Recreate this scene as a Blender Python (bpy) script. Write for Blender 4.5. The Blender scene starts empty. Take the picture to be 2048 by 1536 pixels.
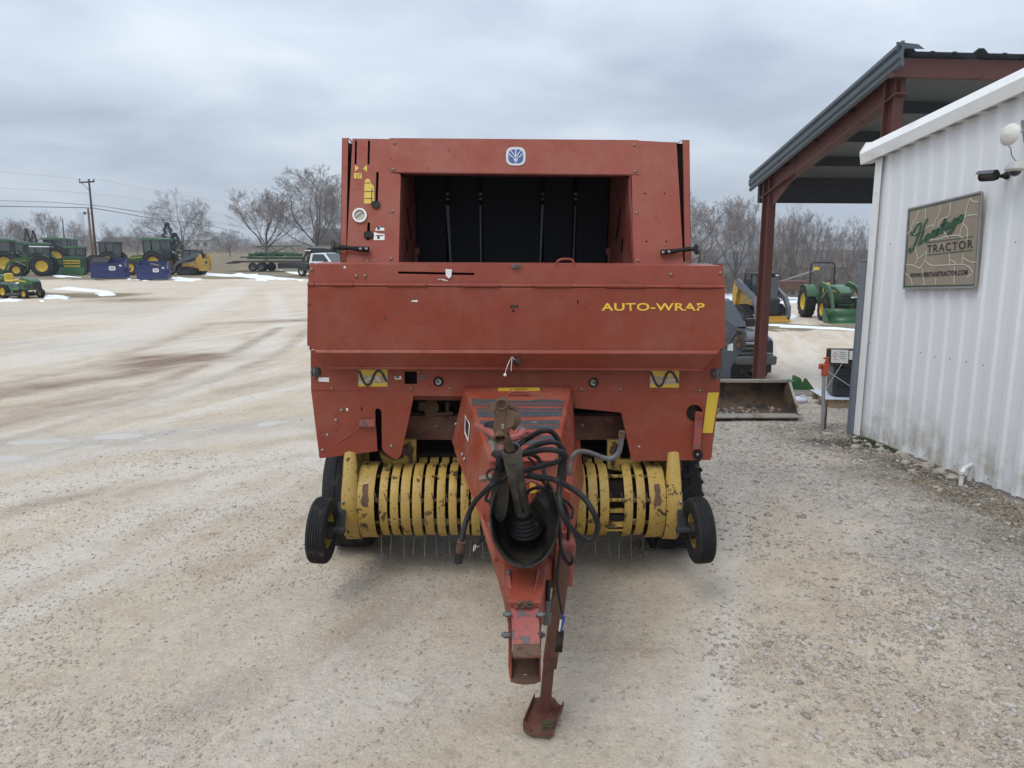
import bpy, math, random
import numpy as np
from mathutils import Vector, Matrix, noise as mnoise
R = math.radians
random.seed(7); rng = np.random.default_rng(7)
S = bpy.context.scene
col = S.collection
# ------------------------------------------------------------------ camera
H = 2.0; PITCH = R(9.9); F = 1480.0
cam = bpy.data.cameras.new('camera'); cam.sensor_width = 36; cam.lens = 36 * F / 2048
cam.clip_start = .05; cam.clip_end = 3000
co = bpy.data.objects.new('camera', cam); col.objects.link(co)
co.location = (0, 0, H); co.rotation_euler = (R(90) - PITCH, 0, 0); S.camera = co
# ------------------------------------------------------------------ sky and sun
W = bpy.data.worlds.new('World'); S.world = W; W.use_nodes = True
SUN_EL, SUN_AZ = R(58), R(215)           # azimuth clockwise from +Y
def build_world():
    t = W.node_tree; t.nodes.clear(); N = t.nodes.new; L = t.links.new
    out = N('ShaderNodeOutputWorld'); bg = N('ShaderNodeBackground'); bg.inputs[1].default_value = .12
    sky = N('ShaderNodeTexSky'); sky.sky_type = 'NISHITA'; sky.sun_disc = False
    sky.sun_elevation = SUN_EL; sky.sun_rotation = SUN_AZ; sky.air_density = 1.2; sky.dust_density = 3
    tc = N('ShaderNodeTexCoord'); sp = N('ShaderNodeSeparateXYZ'); L(tc.outputs['Generated'], sp.inputs[0])
    def M(op, a, b=None, c=None):
        m = N('ShaderNodeMath'); m.operation = op
        for i, v in enumerate((a, b, c)):
            if v is None: continue
            if isinstance(v, (int, float)): m.inputs[i].default_value = v
            else: L(v, m.inputs[i])
        return m.outputs[0]
    z = M('MAXIMUM', sp.outputs[2], 0.0)
    zz = M('ADD', z, .16)
    cb = N('ShaderNodeCombineXYZ')
    L(M('DIVIDE', sp.outputs[0], zz), cb.inputs[0]); L(M('DIVIDE', sp.outputs[1], zz), cb.inputs[1])
    def noise(scale, detail, rough, off, dist=0):
        mp = N('ShaderNodeMapping'); mp.inputs['Location'].default_value = off
        L(cb.outputs[0], mp.inputs[0])
        n = N('ShaderNodeTexNoise'); n.inputs['Scale'].default_value = scale; n.inputs['Detail'].default_value = detail
        n.inputs['Roughness'].default_value = rough; n.inputs['Distortion'].default_value = dist
        L(mp.outputs[0], n.inputs[0]); return n.outputs[0]
    a = noise(.55, 3, .45, (3.1, 1.7, 0), .3); b = noise(1.7, 5, .52, (9, 4, 0), .2)
    f = M('ADD', M('MULTIPLY', a, .65), M('MULTIPLY', b, .35))
    r = N('ShaderNodeValToRGB'); L(f, r.inputs[0]); e = r.color_ramp.elements
    k = 1 / .12
    e[0].position = .40; e[0].color = (.35, .405, .495, 1)
    e[1].position = .62; e[1].color = (.64, .70, .77, 1)
    m2 = e.new(.50); m2.color = (.475, .54, .63, 1)
    # pale band just over the horizon, a little brighter towards the zenith as an overcast sky is
    hz = M('POWER', M('SUBTRACT', 1, z), 10)
    mix = N('ShaderNodeMix'); mix.data_type = 'RGBA'; L(M('MULTIPLY', hz, .55), mix.inputs[0])
    L(r.outputs[0], mix.inputs[6]); mix.inputs[7].default_value = (.60, .675, .765, 1)
    gain = M('MULTIPLY', M('ADD', .93, M('MULTIPLY', M('POWER', z, 1.2), 1.35)), k)
    sc = N('ShaderNodeVectorMath'); sc.operation = 'SCALE'; L(mix.outputs[2], sc.inputs[0]); L(gain, sc.inputs['Scale'])
    m3 = N('ShaderNodeMix'); m3.data_type = 'RGBA'; m3.inputs[0].default_value = .93
    L(sky.outputs[0], m3.inputs[6]); L(sc.outputs[0], m3.inputs[7])
    L(m3.outputs[2], bg.inputs[0]); L(bg.outputs[0], out.inputs[0])
build_world()
sun = bpy.data.lights.new('sun', 'SUN'); sun.energy = 1.25; sun.angle = R(32); sun.color = (1, .96, .9)
so = bpy.data.objects.new('sun', sun); col.objects.link(so)
_d = Vector((math.sin(SUN_AZ) * math.cos(SUN_EL), math.cos(SUN_AZ) * math.cos(SUN_EL), math.sin(SUN_EL)))
so.rotation_euler = _d.to_track_quat('Z', 'Y').to_euler(); so.location = (0, 0, 30)
S.view_settings.view_transform = 'Standard'; S.view_settings.look = 'None'
S.view_settings.exposure = 0.25; S.view_settings.gamma = 1; S.view_settings.use_curve_mapping = False
# ------------------------------------------------------------------ pixel <-> world
CP, SP = math.cos(PITCH), math.sin(PITCH)
def ray(px, py):
    x = (px - 1024) / F; y = (768 - py) / F
    return Vector((x, CP + SP * y, -SP + CP * y))
def P(px, py, Y):
    d = ray(px, py); return Vector((0, 0, H)) + d * (Y / d.y)
def sstep(a, b, t):
    t = min(1, max(0, (t - a) / (b - a))); return t * t * (3 - 2 * t)
def lerpt(t, pts):
    if t <= pts[0][0]: return pts[0][1]
    for (a, va), (b, vb) in zip(pts, pts[1:]):
        if t <= b: return va + (vb - va) * sstep(a, b, t)
    return pts[-1][1]
ZR = [(0, 0), (8.8, 0), (16.5, -.75), (38, -.95), (70, -1.5), (140, -1.0), (300, 2), (600, 6)]
ZL = [(0, 0), (42, 0), (66, .3), (125, 1.6), (230, 4.3), (600, 8)]
def gz(x, y):
    if y < 1: return 0.0
    t = sstep(-.15, .2, x / y)
    return lerpt(y, ZL) * (1 - t) + lerpt(y, ZR) * t
def G(px, py):
    """point on the ground seen at a pixel"""
    d = ray(px, py); o = Vector((0, 0, H)); s = 1.0; prev = 1.0
    while s < 900:
        p = o + d * s
        if p.z < gz(p.x, p.y):
            a, b = prev, s
            for _ in range(30):
                m = (a + b) / 2; q = o + d * m
                if q.z < gz(q.x, q.y): b = m
                else: a = m
            q = o + d * b; return Vector((q.x, q.y, gz(q.x, q.y)))
        prev = s; s *= 1.02
    q = o + d * 300; return Vector((q.x, q.y, gz(q.x, q.y)))
class Plane:
    def __init__(s, o, n): s.o = Vector(o); s.n = Vector(n).normalized()
    def px(s, x, y, off=0):
        d = ray(x, y); c = Vector((0, 0, H)); o = s.o + s.n * off
        return c + d * ((o - c).dot(s.n) / d.dot(s.n))
# ------------------------------------------------------------------ mesh building
MW = {}
def tag(o, label=None, cat=None, group=None, kind=None):
    for k, v in (('label', label), ('category', cat), ('group', group), ('kind', kind)):
        if v: o[k] = v
    return o
def thing(name, label, cat, loc=(0, 0, 0), rz=0, group=None, rot=None, scale=1):
    o = bpy.data.objects.new(name, None); col.objects.link(o); o.empty_display_size = .2
    o.location = loc; o.rotation_euler = rot or (0, 0, rz); o.scale = (scale,) * 3
    MW[o.name] = Matrix.LocRotScale(Vector(loc), o.rotation_euler.copy(), Vector((scale,) * 3))
    return tag(o, label, cat, group)
def link(name, me, parent=None, world=False, mat=None, smooth=None):
    if mat is not None:
        for m in (mat if isinstance(mat, (list, tuple)) else [mat]): me.materials.append(m)
    if smooth is not None and len(me.polygons):
        me.polygons.foreach_set('use_smooth', [True] * len(me.polygons)); me.set_sharp_from_angle(angle=R(smooth))
    o = bpy.data.objects.new(name, me); col.objects.link(o)
    if parent is not None:
        o.parent = parent; MW[o.name] = MW[parent.name]
        if world: me.transform(MW[parent.name].inverted())
    else: MW[o.name] = Matrix.Identity(4)
    return o
def frame(a, up=(0, 0, 1)):
    a = Vector(a).normalized(); u = Vector(up)
    if abs(a.dot(u)) > .98: u = Vector((0, 1, 0))
    s = a.cross(u).normalized(); return a, s, s.cross(a)
def cat(pts, n=6, closed=False):
    """smooth a polyline (Catmull-Rom)"""
    p = [Vector(q) for q in pts]; out = []
    for i in range(len(p) - 1):
        p0 = p[max(i - 1, 0)]; p1 = p[i]; p2 = p[i + 1]; p3 = p[min(i + 2, len(p) - 1)]
        for k in range(n):
            t = k / n
            out.append(.5 * ((2 * p1) + (p2 - p0) * t + (2 * p0 - 5 * p1 + 4 * p2 - p3) * t * t + (3 * p1 - p0 - 3 * p2 + p3) * t ** 3))
    return out + [p[-1]]
class MB:
    def __init__(s): s.v = []; s.f = []; s.mi = []; s.cur = 0
    def add(s, v, f):
        b = len(s.v); s.v += [tuple(q) for q in v]; s.f += [tuple(b + i for i in q) for q in f]; s.mi += [s.cur] * len(f); return s
    def box(s, c, d, m=None):
        c = Vector(c); h = Vector(d) / 2
        v = [Vector((x * h.x, y * h.y, z * h.z)) for x in (-1, 1) for y in (-1, 1) for z in (-1, 1)]
        if m is not None: v = [m @ q for q in v]
        return s.add([c + q for q in v], [(0, 1, 3, 2), (4, 6, 7, 5), (0, 4, 5, 1), (2, 3, 7, 6), (0, 2, 6, 4), (1, 5, 7, 3)])
    def hexa(s, q):   # bottom 4 then top 4, both ccw seen from above
        return s.add(q, [(3, 2, 1, 0), (4, 5, 6, 7), (0, 1, 5, 4), (1, 2, 6, 5), (2, 3, 7, 6), (3, 0, 4, 7)])
    def bar(s, a, b, w, h, up=(0, 0, 1)):
        a = Vector(a); b = Vector(b); d, x, u = frame(b - a, up); x = x * w / 2; u = u * h / 2
        return s.hexa([a - x - u, a + x - u, b + x - u, b - x - u, a - x + u, a + x + u, b + x + u, b - x + u])
    def tube(s, pts, r, n=8, caps=True):
        pts = [Vector(p) for p in pts]; k = len(pts); rs = r if isinstance(r, (list, tuple)) else [r] * k
        d0 = (pts[1] - pts[0]).normalized(); _, x, _ = frame(d0); V = []; 
        for i in range(k):
            d = (pts[min(i + 1, k - 1)] - pts[max(i - 1, 0)]).normalized()
            x = (x - d * x.dot(d)).normalized(); y = d.cross(x)
            V += [pts[i] + (x * math.cos(t * 2 * math.pi / n) + y * math.sin(t * 2 * math.pi / n)) * rs[i] for t in range(n)]
        Fc = [(i * n + j, i * n + (j + 1) % n, (i + 1) * n + (j + 1) % n, (i + 1) * n + j) for i in range(k - 1) for j in range(n)]
        if caps: Fc += [tuple(range(n))[::-1], tuple(range((k - 1) * n, k * n))]
        return s.add(V, Fc)
    def cyl(s, a, b, r, r2=None, n=16): return s.tube([a, b], [r, r if r2 is None else r2], n)
    def lathe(s, prof, o, ax, n=24, a0=0, a1=360, up=(0, 0, 1), closed=False):
        """prof = [(r, t)] along axis ax from o"""
        o = Vector(o); a, x, y = frame(ax, up); full = abs(a1 - a0) >= 360; k = n if full else n + 1; V = []
        for (r, t) in prof:
            for j in range(k):
                th = R(a0 + (a1 - a0) * j / n); V.append(o + a * t + (x * math.cos(th) + y * math.sin(th)) * r)
        m = len(prof); Fc = []
        for i in range(m if closed else m - 1):
            i2 = (i + 1) % m
            for j in range(n):
                j2 = (j + 1) % k; Fc.append((i * k + j, i * k + j2, i2 * k + j2, i2 * k + j))
        return s.add(V, Fc)
    def prism(s, out, vec):
        """out: 3D outline, extruded by vec"""
        n = len(out); vec = Vector(vec); V = [Vector(p) for p in out]; V += [p + vec for p in V]
        return s.add(V, [tuple(range(n))[::-1], tuple(range(n, 2 * n))] + [(i, (i + 1) % n, n + (i + 1) % n, n + i) for i in range(n)])
    def ball(s, c, r, n=10, m=6, sq=(1, 1, 1)):
        c = Vector(c); V = [c + Vector((0, 0, r * sq[2]))]
        for i in range(1, m):
            t = math.pi * i / m
            V += [c + Vector((math.sin(t) * math.cos(2 * math.pi * j / n) * r * sq[0], math.sin(t) * math.sin(2 * math.pi * j / n) * r * sq[1], math.cos(t) * r * sq[2])) for j in range(n)]
        V.append(c - Vector((0, 0, r * sq[2]))); Fc = [(0, 1 + j, 1 + (j + 1) % n) for j in range(n)]
        for i in range(m - 2):
            Fc += [(1 + i * n + j, 1 + (i + 1) * n + j, 1 + (i + 1) * n + (j + 1) % n, 1 + i * n + (j + 1) % n) for j in range(n)]
        l = len(V) - 1; b = 1 + (m - 2) * n; Fc += [(l, b + (j + 1) % n, b + j) for j in range(n)]
        return s.add(V, Fc)
    def strip(s, pts, w, nrm, th=.001):
        """flat ribbon along pts, width w(list or number), normal nrm"""
        pts = [Vector(p) for p in pts]; k = len(pts); ws = w if isinstance(w, (list, tuple)) else [w] * k; nrm = Vector(nrm).normalized(); V = []
        for i in range(k):
            d = (pts[min(i + 1, k - 1)] - pts[max(i - 1, 0)]).normalized(); x = d.cross(nrm).normalized() * ws[i] / 2
            V += [pts[i] - x, pts[i] + x, pts[i] + x + nrm * th, pts[i] - x + nrm * th]
        Fc = []
        for i in range(k - 1):
            for j in range(4): Fc.append((i * 4 + j, i * 4 + (j + 1) % 4, i * 4 + 4 + (j + 1) % 4, i * 4 + 4 + j))
        Fc += [(3, 2, 1, 0), tuple(range(4 * k - 4, 4 * k))]
        return s.add(V, Fc)
    def mesh(s, name):
        me = bpy.data.meshes.new(name); me.from_pydata(s.v, [], s.f)
        if any(s.mi): me.polygons.foreach_set('material_index', s.mi)
        import bmesh
        b = bmesh.new(); b.from_mesh(me); bmesh.ops.recalc_face_normals(b, faces=b.faces); b.to_mesh(me); b.free()
        return me
    def build(s, name, mat, parent=None, world=False, smooth=35, bevel=0):
        o = link(name, s.mesh(name), parent, world, mat, smooth)
        if bevel:
            m = o.modifiers.new('bevel', 'BEVEL'); m.width = bevel; m.segments = 2; m.limit_method = 'ANGLE'; m.angle_limit = R(40)
        return o
def flat_mesh(name, outer, holes, depth, M4):
    """polygon with holes in local xy, extruded -depth in local z, placed by M4"""
    cu = bpy.data.curves.new(name, 'CURVE'); cu.dimensions = '2D'; cu.fill_mode = 'BOTH'; cu.extrude = depth / 2
    for lp in [outer] + list(holes):
        sp = cu.splines.new('POLY'); sp.points.add(len(lp) - 1)
        for p, q in zip(sp.points, lp): p.co = (q[0], q[1], 0, 1)
        sp.use_cyclic_u = True
    o = bpy.data.objects.new('tmp', cu); col.objects.link(o); dg = bpy.context.evaluated_depsgraph_get()
    me = bpy.data.meshes.new_from_object(o.evaluated_get(dg)); col.objects.unlink(o); bpy.data.objects.remove(o); bpy.data.curves.remove(cu)
    me.transform(M4 @ Matrix.Translation((0, 0, -depth / 2))); me.name = name; return me
def plane_mat(pl, off=0):
    n = pl.n; x = Vector((1, 0, 0)) if abs(n.x) < .7 else Vector((0, 1, 0)); x = (x - n * x.dot(n)).normalized(); y = n.cross(x)
    o = pl.o + n * off; return Matrix(((x.x, y.x, n.x, o.x), (x.y, y.y, n.y, o.y), (x.z, y.z, n.z, o.z), (0, 0, 0, 1)))
def pplate(name, pl, out, mat, parent, holes=(), th=.006, off=0, bevel=0, smooth=None):
    """plate whose front lies on plane pl (+off), outline given where it is seen"""
    M4 = plane_mat(pl, off); Mi = M4.inverted()
    f = lambda q: tuple((Mi @ pl.px(q[0], q[1], off))[:2])
    me = flat_mesh(name, [f(q) for q in out], [[f(q) for q in h] for h in holes], th, M4)
    o = link(name, me, parent, parent is not None, mat, smooth)
    if bevel:
        m = o.modifiers.new('bevel', 'BEVEL'); m.width = bevel; m.segments = 2; m.limit_method = 'ANGLE'; m.angle_limit = R(50)
    return o
def slot(x0, y0, x1, y1, r, n=5):
    """rounded slot outline (pixels) from one end to the other"""
    a = math.atan2(y1 - y0, x1 - x0); pts = []
    for k in range(n + 1): t = a - math.pi / 2 + math.pi * k / n; pts.append((x1 + r * math.cos(t), y1 + r * math.sin(t)))
    for k in range(n + 1): t = a + math.pi / 2 + math.pi * k / n; pts.append((x0 + r * math.cos(t), y0 + r * math.sin(t)))
    return pts
def circ(x, y, r, n=16, ry=None): return [(x + r * math.cos(2 * math.pi * k / n), y + (ry or r) * math.sin(2 * math.pi * k / n)) for k in range(n)]
def rect(x0, y0, x1, y1): return [(x0, y0), (x1, y0), (x1, y1), (x0, y1)]
_tc = {}
def text_mesh(s, spacing=1.0, bold=0):
    cu = bpy.data.curves.new('t', 'FONT'); cu.body = s; cu.space_character = spacing; cu.offset = bold
    o = bpy.data.objects.new('tmp', cu); col.objects.link(o); dg = bpy.context.evaluated_depsgraph_get()
    me = bpy.data.meshes.new_from_object(o.evaluated_get(dg)); col.objects.unlink(o); bpy.data.objects.remove(o); bpy.data.curves.remove(cu); return me
def text_quad(name, s, bl, br, tl, mat, parent, spacing=1.0, bold=0, world=True):
    """lettering whose box spans bl-br and bl-tl"""
    me = text_mesh(s, spacing, bold); v = np.array([q.co[:] for q in me.vertices]); a = v.min(0); b = v.max(0)
    bl, br, tl = Vector(bl), Vector(br), Vector(tl); ex = br - bl; ey = tl - bl
    for q in me.vertices: q.co = bl + ex * ((q.co.x - a[0]) / (b[0] - a[0])) + ey * ((q.co.y - a[1]) / (b[1] - a[1]))
    return link(name, me, parent, world and parent is not None, mat)
def kids(o): return [c for c in bpy.data.objects if c.parent == o]
def copy_tree(o, loc=None, rz=None, label=None, parent=None, scale=None, group=None):
    c = o.copy(); col.objects.link(c)
    if parent is not None: c.parent = parent
    if loc is not None: c.location = loc
    if rz is not None: c.rotation_euler = (0, 0, rz)
    if scale is not None: c.scale = (scale,) * 3
    if label: c['label'] = label
    if group: c['group'] = group
    for k in kids(o): copy_tree(k, parent=c)
    return c
# ------------------------------------------------------------------ materials
class NT:
    def __init__(s, name):
        s.m = bpy.data.materials.new(name); s.m.use_nodes = True; s.t = s.m.node_tree
        s.b = s.t.nodes['Principled BSDF']; s.geo = None
    def N(s, k, **kw):
        n = s.t.nodes.new('ShaderNode' + k)
        for a, b in kw.items(): setattr(n, a, b)
        return n
    def L(s, a, b): s.t.links.new(a, b)
    def pos(s, obj=True):
        if s.geo is None: s.geo = s.N('TexCoord').outputs['Object'] if obj else s.N('NewGeometry').outputs['Position']
        return s.geo
    def set(s, i, v):
        if hasattr(v, 'is_linked') or isinstance(v, bpy.types.NodeSocket): s.L(v, i)
        elif isinstance(v, (tuple, list)): i.default_value = tuple(v) + ((1,) if len(v) == 3 and i.type == 'RGBA' else ())
        else: i.default_value = v
    def noise(s, scale, detail=3, rough=.55, stretch=None, rot=None, off=None, dist=0):
        v = s.pos()
        if rot: m0 = s.N('Mapping'); s.L(v, m0.inputs[0]); m0.inputs['Rotation'].default_value = rot; v = m0.outputs[0]
        if stretch or off:
            mp = s.N('Mapping'); s.L(v, mp.inputs[0])
            if stretch: mp.inputs['Scale'].default_value = stretch
            if off: mp.inputs['Location'].default_value = off
            v = mp.outputs[0]
        n = s.N('TexNoise'); s.L(v, n.inputs[0]); n.inputs['Scale'].default_value = scale; n.inputs['Detail'].default_value = detail
        n.inputs['Roughness'].default_value = rough; n.inputs['Distortion'].default_value = dist; return n.outputs[0]
    def vor(s, scale, feature='F1', out=0, rand=1):
        n = s.N('TexVoronoi', feature=feature); s.L(s.pos(), n.inputs[0]); n.inputs['Scale'].default_value = scale
        n.inputs['Randomness'].default_value = rand; return n.outputs[out]
    def math(s, op, a, b=0.0, clamp=False):
        n = s.N('Math', operation=op, use_clamp=clamp); s.set(n.inputs[0], a); s.set(n.inputs[1], b); return n.outputs[0]
    def ramp(s, f, a, b, lo=0.0, hi=1.0):
        n = s.N('MapRange', interpolation_type='SMOOTHSTEP'); s.L(f, n.inputs[0])
        for i, v in enumerate((a, b, lo, hi)): n.inputs[i + 1].default_value = v
        return n.outputs[0]
    def mix(s, f, a, b, blend='MIX'):
        n = s.N('Mix', data_type='RGBA', blend_type=blend); s.set(n.inputs[0], f); s.set(n.inputs[6], a); s.set(n.inputs[7], b); return n.outputs[2]
    def attr(s, name): return s.N('Attribute', attribute_name=name).outputs['Fac']
    def bump(s, f, dist=.01, strength=1, prev=None):
        n = s.N('Bump'); s.L(f, n.inputs['Height']); n.inputs['Distance'].default_value = dist; n.inputs['Strength'].default_value = strength
        if prev is not None: s.L(prev, n.inputs['Normal'])
        return n.outputs[0]
    def out(s, col=None, rough=None, normal=None, metal=None, spec=None, alpha=None):
        for k, v in (('Base Color', col), ('Roughness', rough), ('Normal', normal), ('Metallic', metal), ('Specular IOR Level', spec), ('Alpha', alpha)):
            if v is not None: s.set(s.b.inputs[k], v)
        return s.m
MT = {}
def plain(name, c, rough=.5, metal=0, var=.15, scale=6, spec=.5, bump=0, dirt=None, dirtamt=.0, dscale=3):
    k = NT(name); n = k.noise(scale, 4, .6); c = Vector(c)
    cc = k.mix(n, tuple(c * (1 - var)), tuple(c * (1 + var)))
    if dirt:
        d = k.ramp(k.noise(dscale, 6, .7), .62 - dirtamt * .35, .72 - dirtamt * .2); cc = k.mix(d, cc, dirt); rough = k.mix(d, (rough,) * 3, (.9,) * 3)
    MT[name] = k.out(cc, rough, k.bump(k.noise(scale * 12, 3), .002, bump) if bump else None, metal, spec); return MT[name]
def paint(name, c, rough=.42, fade=(.5, .26, .2), fadeamt=.25, chip=(.05, .03, .022), chips=.0, chipscale=9, dust=.12, spec=.28, dustc=(.32, .28, .22), scratch=.0):
    """weathered enamel: cloudy fading, dust film, chips down to rusty metal"""
    k = NT(name); c = Vector(c)
    cl = k.noise(1.7, 5, .6, off=(3, 1, 7)); cl2 = k.noise(11, 4, .65)
    cc = k.mix(k.ramp(cl, .3, .72, 0, fadeamt), tuple(c), fade)
    cc = k.mix(k.ramp(cl2, .35, .75, 0, .28), cc, tuple(c * .72))
    ds = k.math('MULTIPLY', k.ramp(k.noise(4, 6, .7, off=(9, 2, 1)), .35, .75), dust)
    cc = k.mix(ds, cc, dustc)
    streak = k.ramp(k.noise(5, 4, .6, stretch=(9, 9, .5)), .56, .78, 0, .16); cc = k.mix(streak, cc, tuple(c * .5))
    bl = k.math('MULTIPLY', k.ramp(k.noise(2.6, 3, .5, off=(1, 8, 3)), .60, .66, 0, .30), 1.0); cc = k.mix(bl, cc, tuple((c * .8 + Vector((.02, .012, .022)))))
    scf = k.ramp(k.noise(9, 7, .8, stretch=(.5, 1, 3.5), off=(7, 1, 2)), .66, .70, 0, .55); cc = k.mix(scf, cc, tuple(c * .45))
    rg = k.ramp(cl2, .3, .7, rough - .06, rough + .14)
    nrm = k.bump(k.noise(60, 2), .0008, .25)
    nrm = k.bump(k.noise(2.2, 2, .4), .02, .12, nrm)
    if chips:
        ch = k.math('MULTIPLY', k.ramp(k.noise(chipscale, 8, .72, off=(5, 5, 5), dist=.3), .66 - chips * .2, .675 - chips * .2), 1.0)
        sp = k.ramp(k.noise(70, 2, .5), .70 - chips * .08, .72 - chips * .08)
        ch = k.math('MAXIMUM', ch, sp); chc = k.mix(k.noise(30, 4), chip, tuple(Vector(chip) * 2.4))
        cc = k.mix(ch, cc, chc); rg = k.mix(ch, rg, (.8,) * 3); nrm = k.bump(k.math('SUBTRACT', 1, ch), .0012, .8, nrm)
    MT[name] = k.out(cc, rg, nrm, 0, spec); return MT[name]
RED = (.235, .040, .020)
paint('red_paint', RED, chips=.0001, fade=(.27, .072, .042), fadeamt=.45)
paint('red_paint_skylit', (.265, .052, .030), chips=.0001, fade=(.30, .095, .068), fadeamt=.45)  # lighter, pinker copy of the red; sky reflection put into the colour
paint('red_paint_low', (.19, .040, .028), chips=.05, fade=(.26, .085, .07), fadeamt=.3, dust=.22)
paint('orange_paint', (.25, .041, .020), chips=.16, fade=(.30, .078, .045), fadeamt=.4, dust=.24)
paint('pink_paint', (.28, .068, .055), chips=.50, chipscale=16, chip=(.06, .06, .065), fade=(.48, .16, .14))
paint('rust_red', (.105, .028, .018), chips=.5, chipscale=8, chip=(.05, .03, .02), rough=.7, fade=(.2, .08, .05), dust=.25)
paint('yellow_paint', (.41, .262, .05), chips=.38, chipscale=11, chip=(.045, .028, .016), fade=(.58, .42, .16), fadeamt=.5, dust=.3, dustc=(.25, .20, .12))
paint('yellow_clean', (.62, .36, .05), chips=.03, fade=(.6, .42, .14), dust=.1, rough=.4)
plain('rust', (.13, .075, .045), .85, .2, .4, 25, bump=.6, dirt=(.05, .035, .03), dirtamt=.4, dscale=9)
plain('dark_grime_shade', (.018, .013, .011), .9, 0, .5, 14, .15, bump=.5)  # grimy parts, and dark sheets that put shade into gaps and openings
plain('black_plastic', (.010, .010, .011), .6, 0, .3, 20, .22, dirt=(.055, .046, .036), dirtamt=.6, dscale=7)
plain('black_rubber', (.014, .014, .015), .72, 0, .3, 12, .25, bump=.4, dirt=(.075, .068, .058), dirtamt=.3, dscale=8)
plain('dusty_plastic', (.05, .047, .042), .75, 0, .35, 9, .25, dirt=(.11, .095, .075), dirtamt=.5, dscale=6)
plain('hose_rubber', (.010, .010, .012), .55, 0, .3, 30, .3, dirt=(.05, .046, .042), dirtamt=.15, dscale=14)
plain('belt_rubber', (.004, .005, .008), .7, 0, .15, 3, .25)
plain('belt_edge', (.11, .12, .14), .6, 0, .2, 8)
plain('steel', (.32, .31, .29), .4, .7, .25, 20, dirt=(.12, .08, .05), dirtamt=.2, dscale=20)
plain('dull_steel', (.13, .135, .14), .5, .5, .3, 14, dirt=(.08, .05, .035), dirtamt=.3)
plain('galvanised', (.33, .345, .36), .5, .5, .15, 12, dirt=(.2, .17, .14), dirtamt=.15)
plain('bolt_tan', (.24, .17, .13), .5, .5, .2, 30)
plain('white_print', (.72, .72, .70), .5, 0, .06, 10, dirt=(.35, .3, .25), dirtamt=.15, dscale=20)
plain('black_print', (.02, .018, .02), .5, 0, .2, 10)
plain('blue_print', (.035, .07, .26), .35, 0, .1, 6)
plain('silver_print', (.45, .47, .46), .35, .3, .05, 6)
plain('anti_slip', (.045, .05, .055), .9, 0, .35, 30, bump=.8, dirt=(.2, .15, .12), dirtamt=.15, dscale=12)
plain('green_paint', (.020, .088, .030), .35, 0, .15, 3, dirt=(.09, .10, .06), dirtamt=.15)
plain('green_dark', (.012, .06, .022), .45, 0, .25, 3)
plain('tractor_yellow', (.58, .40, .035), .4, 0, .1, 4)
plain('loader_yellow', (.43, .25, .035), .45, 0, .12, 4, dirt=(.16, .12, .08), dirtamt=.25)
plain('loader_grey', (.085, .095, .115), .45, 0, .15, 4, dirt=(.2, .18, .15), dirtamt=.15)
plain('engine_black', (.018, .02, .022), .6, 0, .3, 6)
plain('tyre', (.018, .018, .019), .8, 0, .35, 10, .25, bump=.5, dirt=(.09, .08, .065), dirtamt=.22, dscale=9)
plain('dumpster_blue', (.014, .026, .12), .45, 0, .2, 2.5, dirt=(.04, .045, .1), dirtamt=.3)
plain('galv_grey', (.16, .185, .215), .5, .2, .1, 3, dirt=(.12, .11, .1), dirtamt=.1)
plain('primer_red', (.095, .029, .022), .6, 0, .15, 2.5, dirt=(.06, .03, .025), dirtamt=.2)
plain('roof_grey', (.075, .095, .11), .5, .1, .12, 2)
plain('roof_underside', (.12, .135, .14), .6, .1, .12, 1.5)
plain('purlin', (.026, .026, .03), .6, .1, .2, 3)
plain('truck_grey', (.035, .038, .048), .3, .3, .1, 3, spec=.6)
plain('truck_white', (.70, .72, .74), .3, 0, .05, 3)
plain('chrome', (.5, .5, .5), .2, .9, .1, 8)
plain('snow', (.80, .83, .87), .7, 0, .05, 3, bump=.5)
plain('bark', (.13, .115, .108), .9, 0, .3, 2)
plain('twig', (.25, .215, .205), .9, 0, .3, 1)
plain('conifer', (.025, .045, .025), .9, 0, .5, 1.5)
plain('pole_wood', (.075, .058, .05), .85, 0, .25, 4)
plain('pole_wood_pale', (.21, .13, .085), .85, 0, .2, 4)
plain('pallet_wood', (.30, .22, .14), .85, 0, .25, 7, bump=.4, dirt=(.15, .12, .1), dirtamt=.3)
plain('plank_grey', (.22, .20, .18), .85, 0, .25, 7)
plain('pvc', (.66, .66, .64), .4, 0, .06, 6, dirt=(.35, .32, .27), dirtamt=.15, dscale=12)
plain('dish_white', (.62, .61, .55), .5, 0, .06, 6)
plain('camera_white', (.55, .54, .50), .45, 0, .08, 10)
plain('hydrant_red', (.42, .07, .035), .5, 0, .15, 14, dirt=(.15, .05, .03), dirtamt=.3, dscale=15)
plain('tower_white', (.60, .62, .66), .6, 0, .05, .3)
plain('house_wall', (.42, .40, .36), .8, 0, .1, .5)
plain('house_roof', (.13, .115, .11), .85, 0, .2, .8)
plain('bucket_rust', (.135, .085, .05), .8, .1, .45, 5, bump=.6, dirt=(.03, .03, .034), dirtamt=.5, dscale=3)
plain('bucket_edge', (.34, .31, .27), .55, .4, .25, 8, dirt=(.2, .12, .07), dirtamt=.3)
plain('translucent_white', (.55, .60, .68), .4, 0, .08, 6)
plain('leaf_green', (.06, .09, .025), .8, 0, .4, 8)
plain('dry_grass', (.24, .20, .10), .9, 0, .4, 20)
plain('sign_green', (.030, .095, .050), .5, 0, .15, 10)
plain('sign_line', (.58, .55, .48), .6, 0, .06, 10)
plain('red_print', (.5, .05, .05), .5)
def glassy(name, c, rough=.08, spec=.8):
    k = NT(name); MT[name] = k.out(c, rough, spec=spec); return MT[name]
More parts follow.
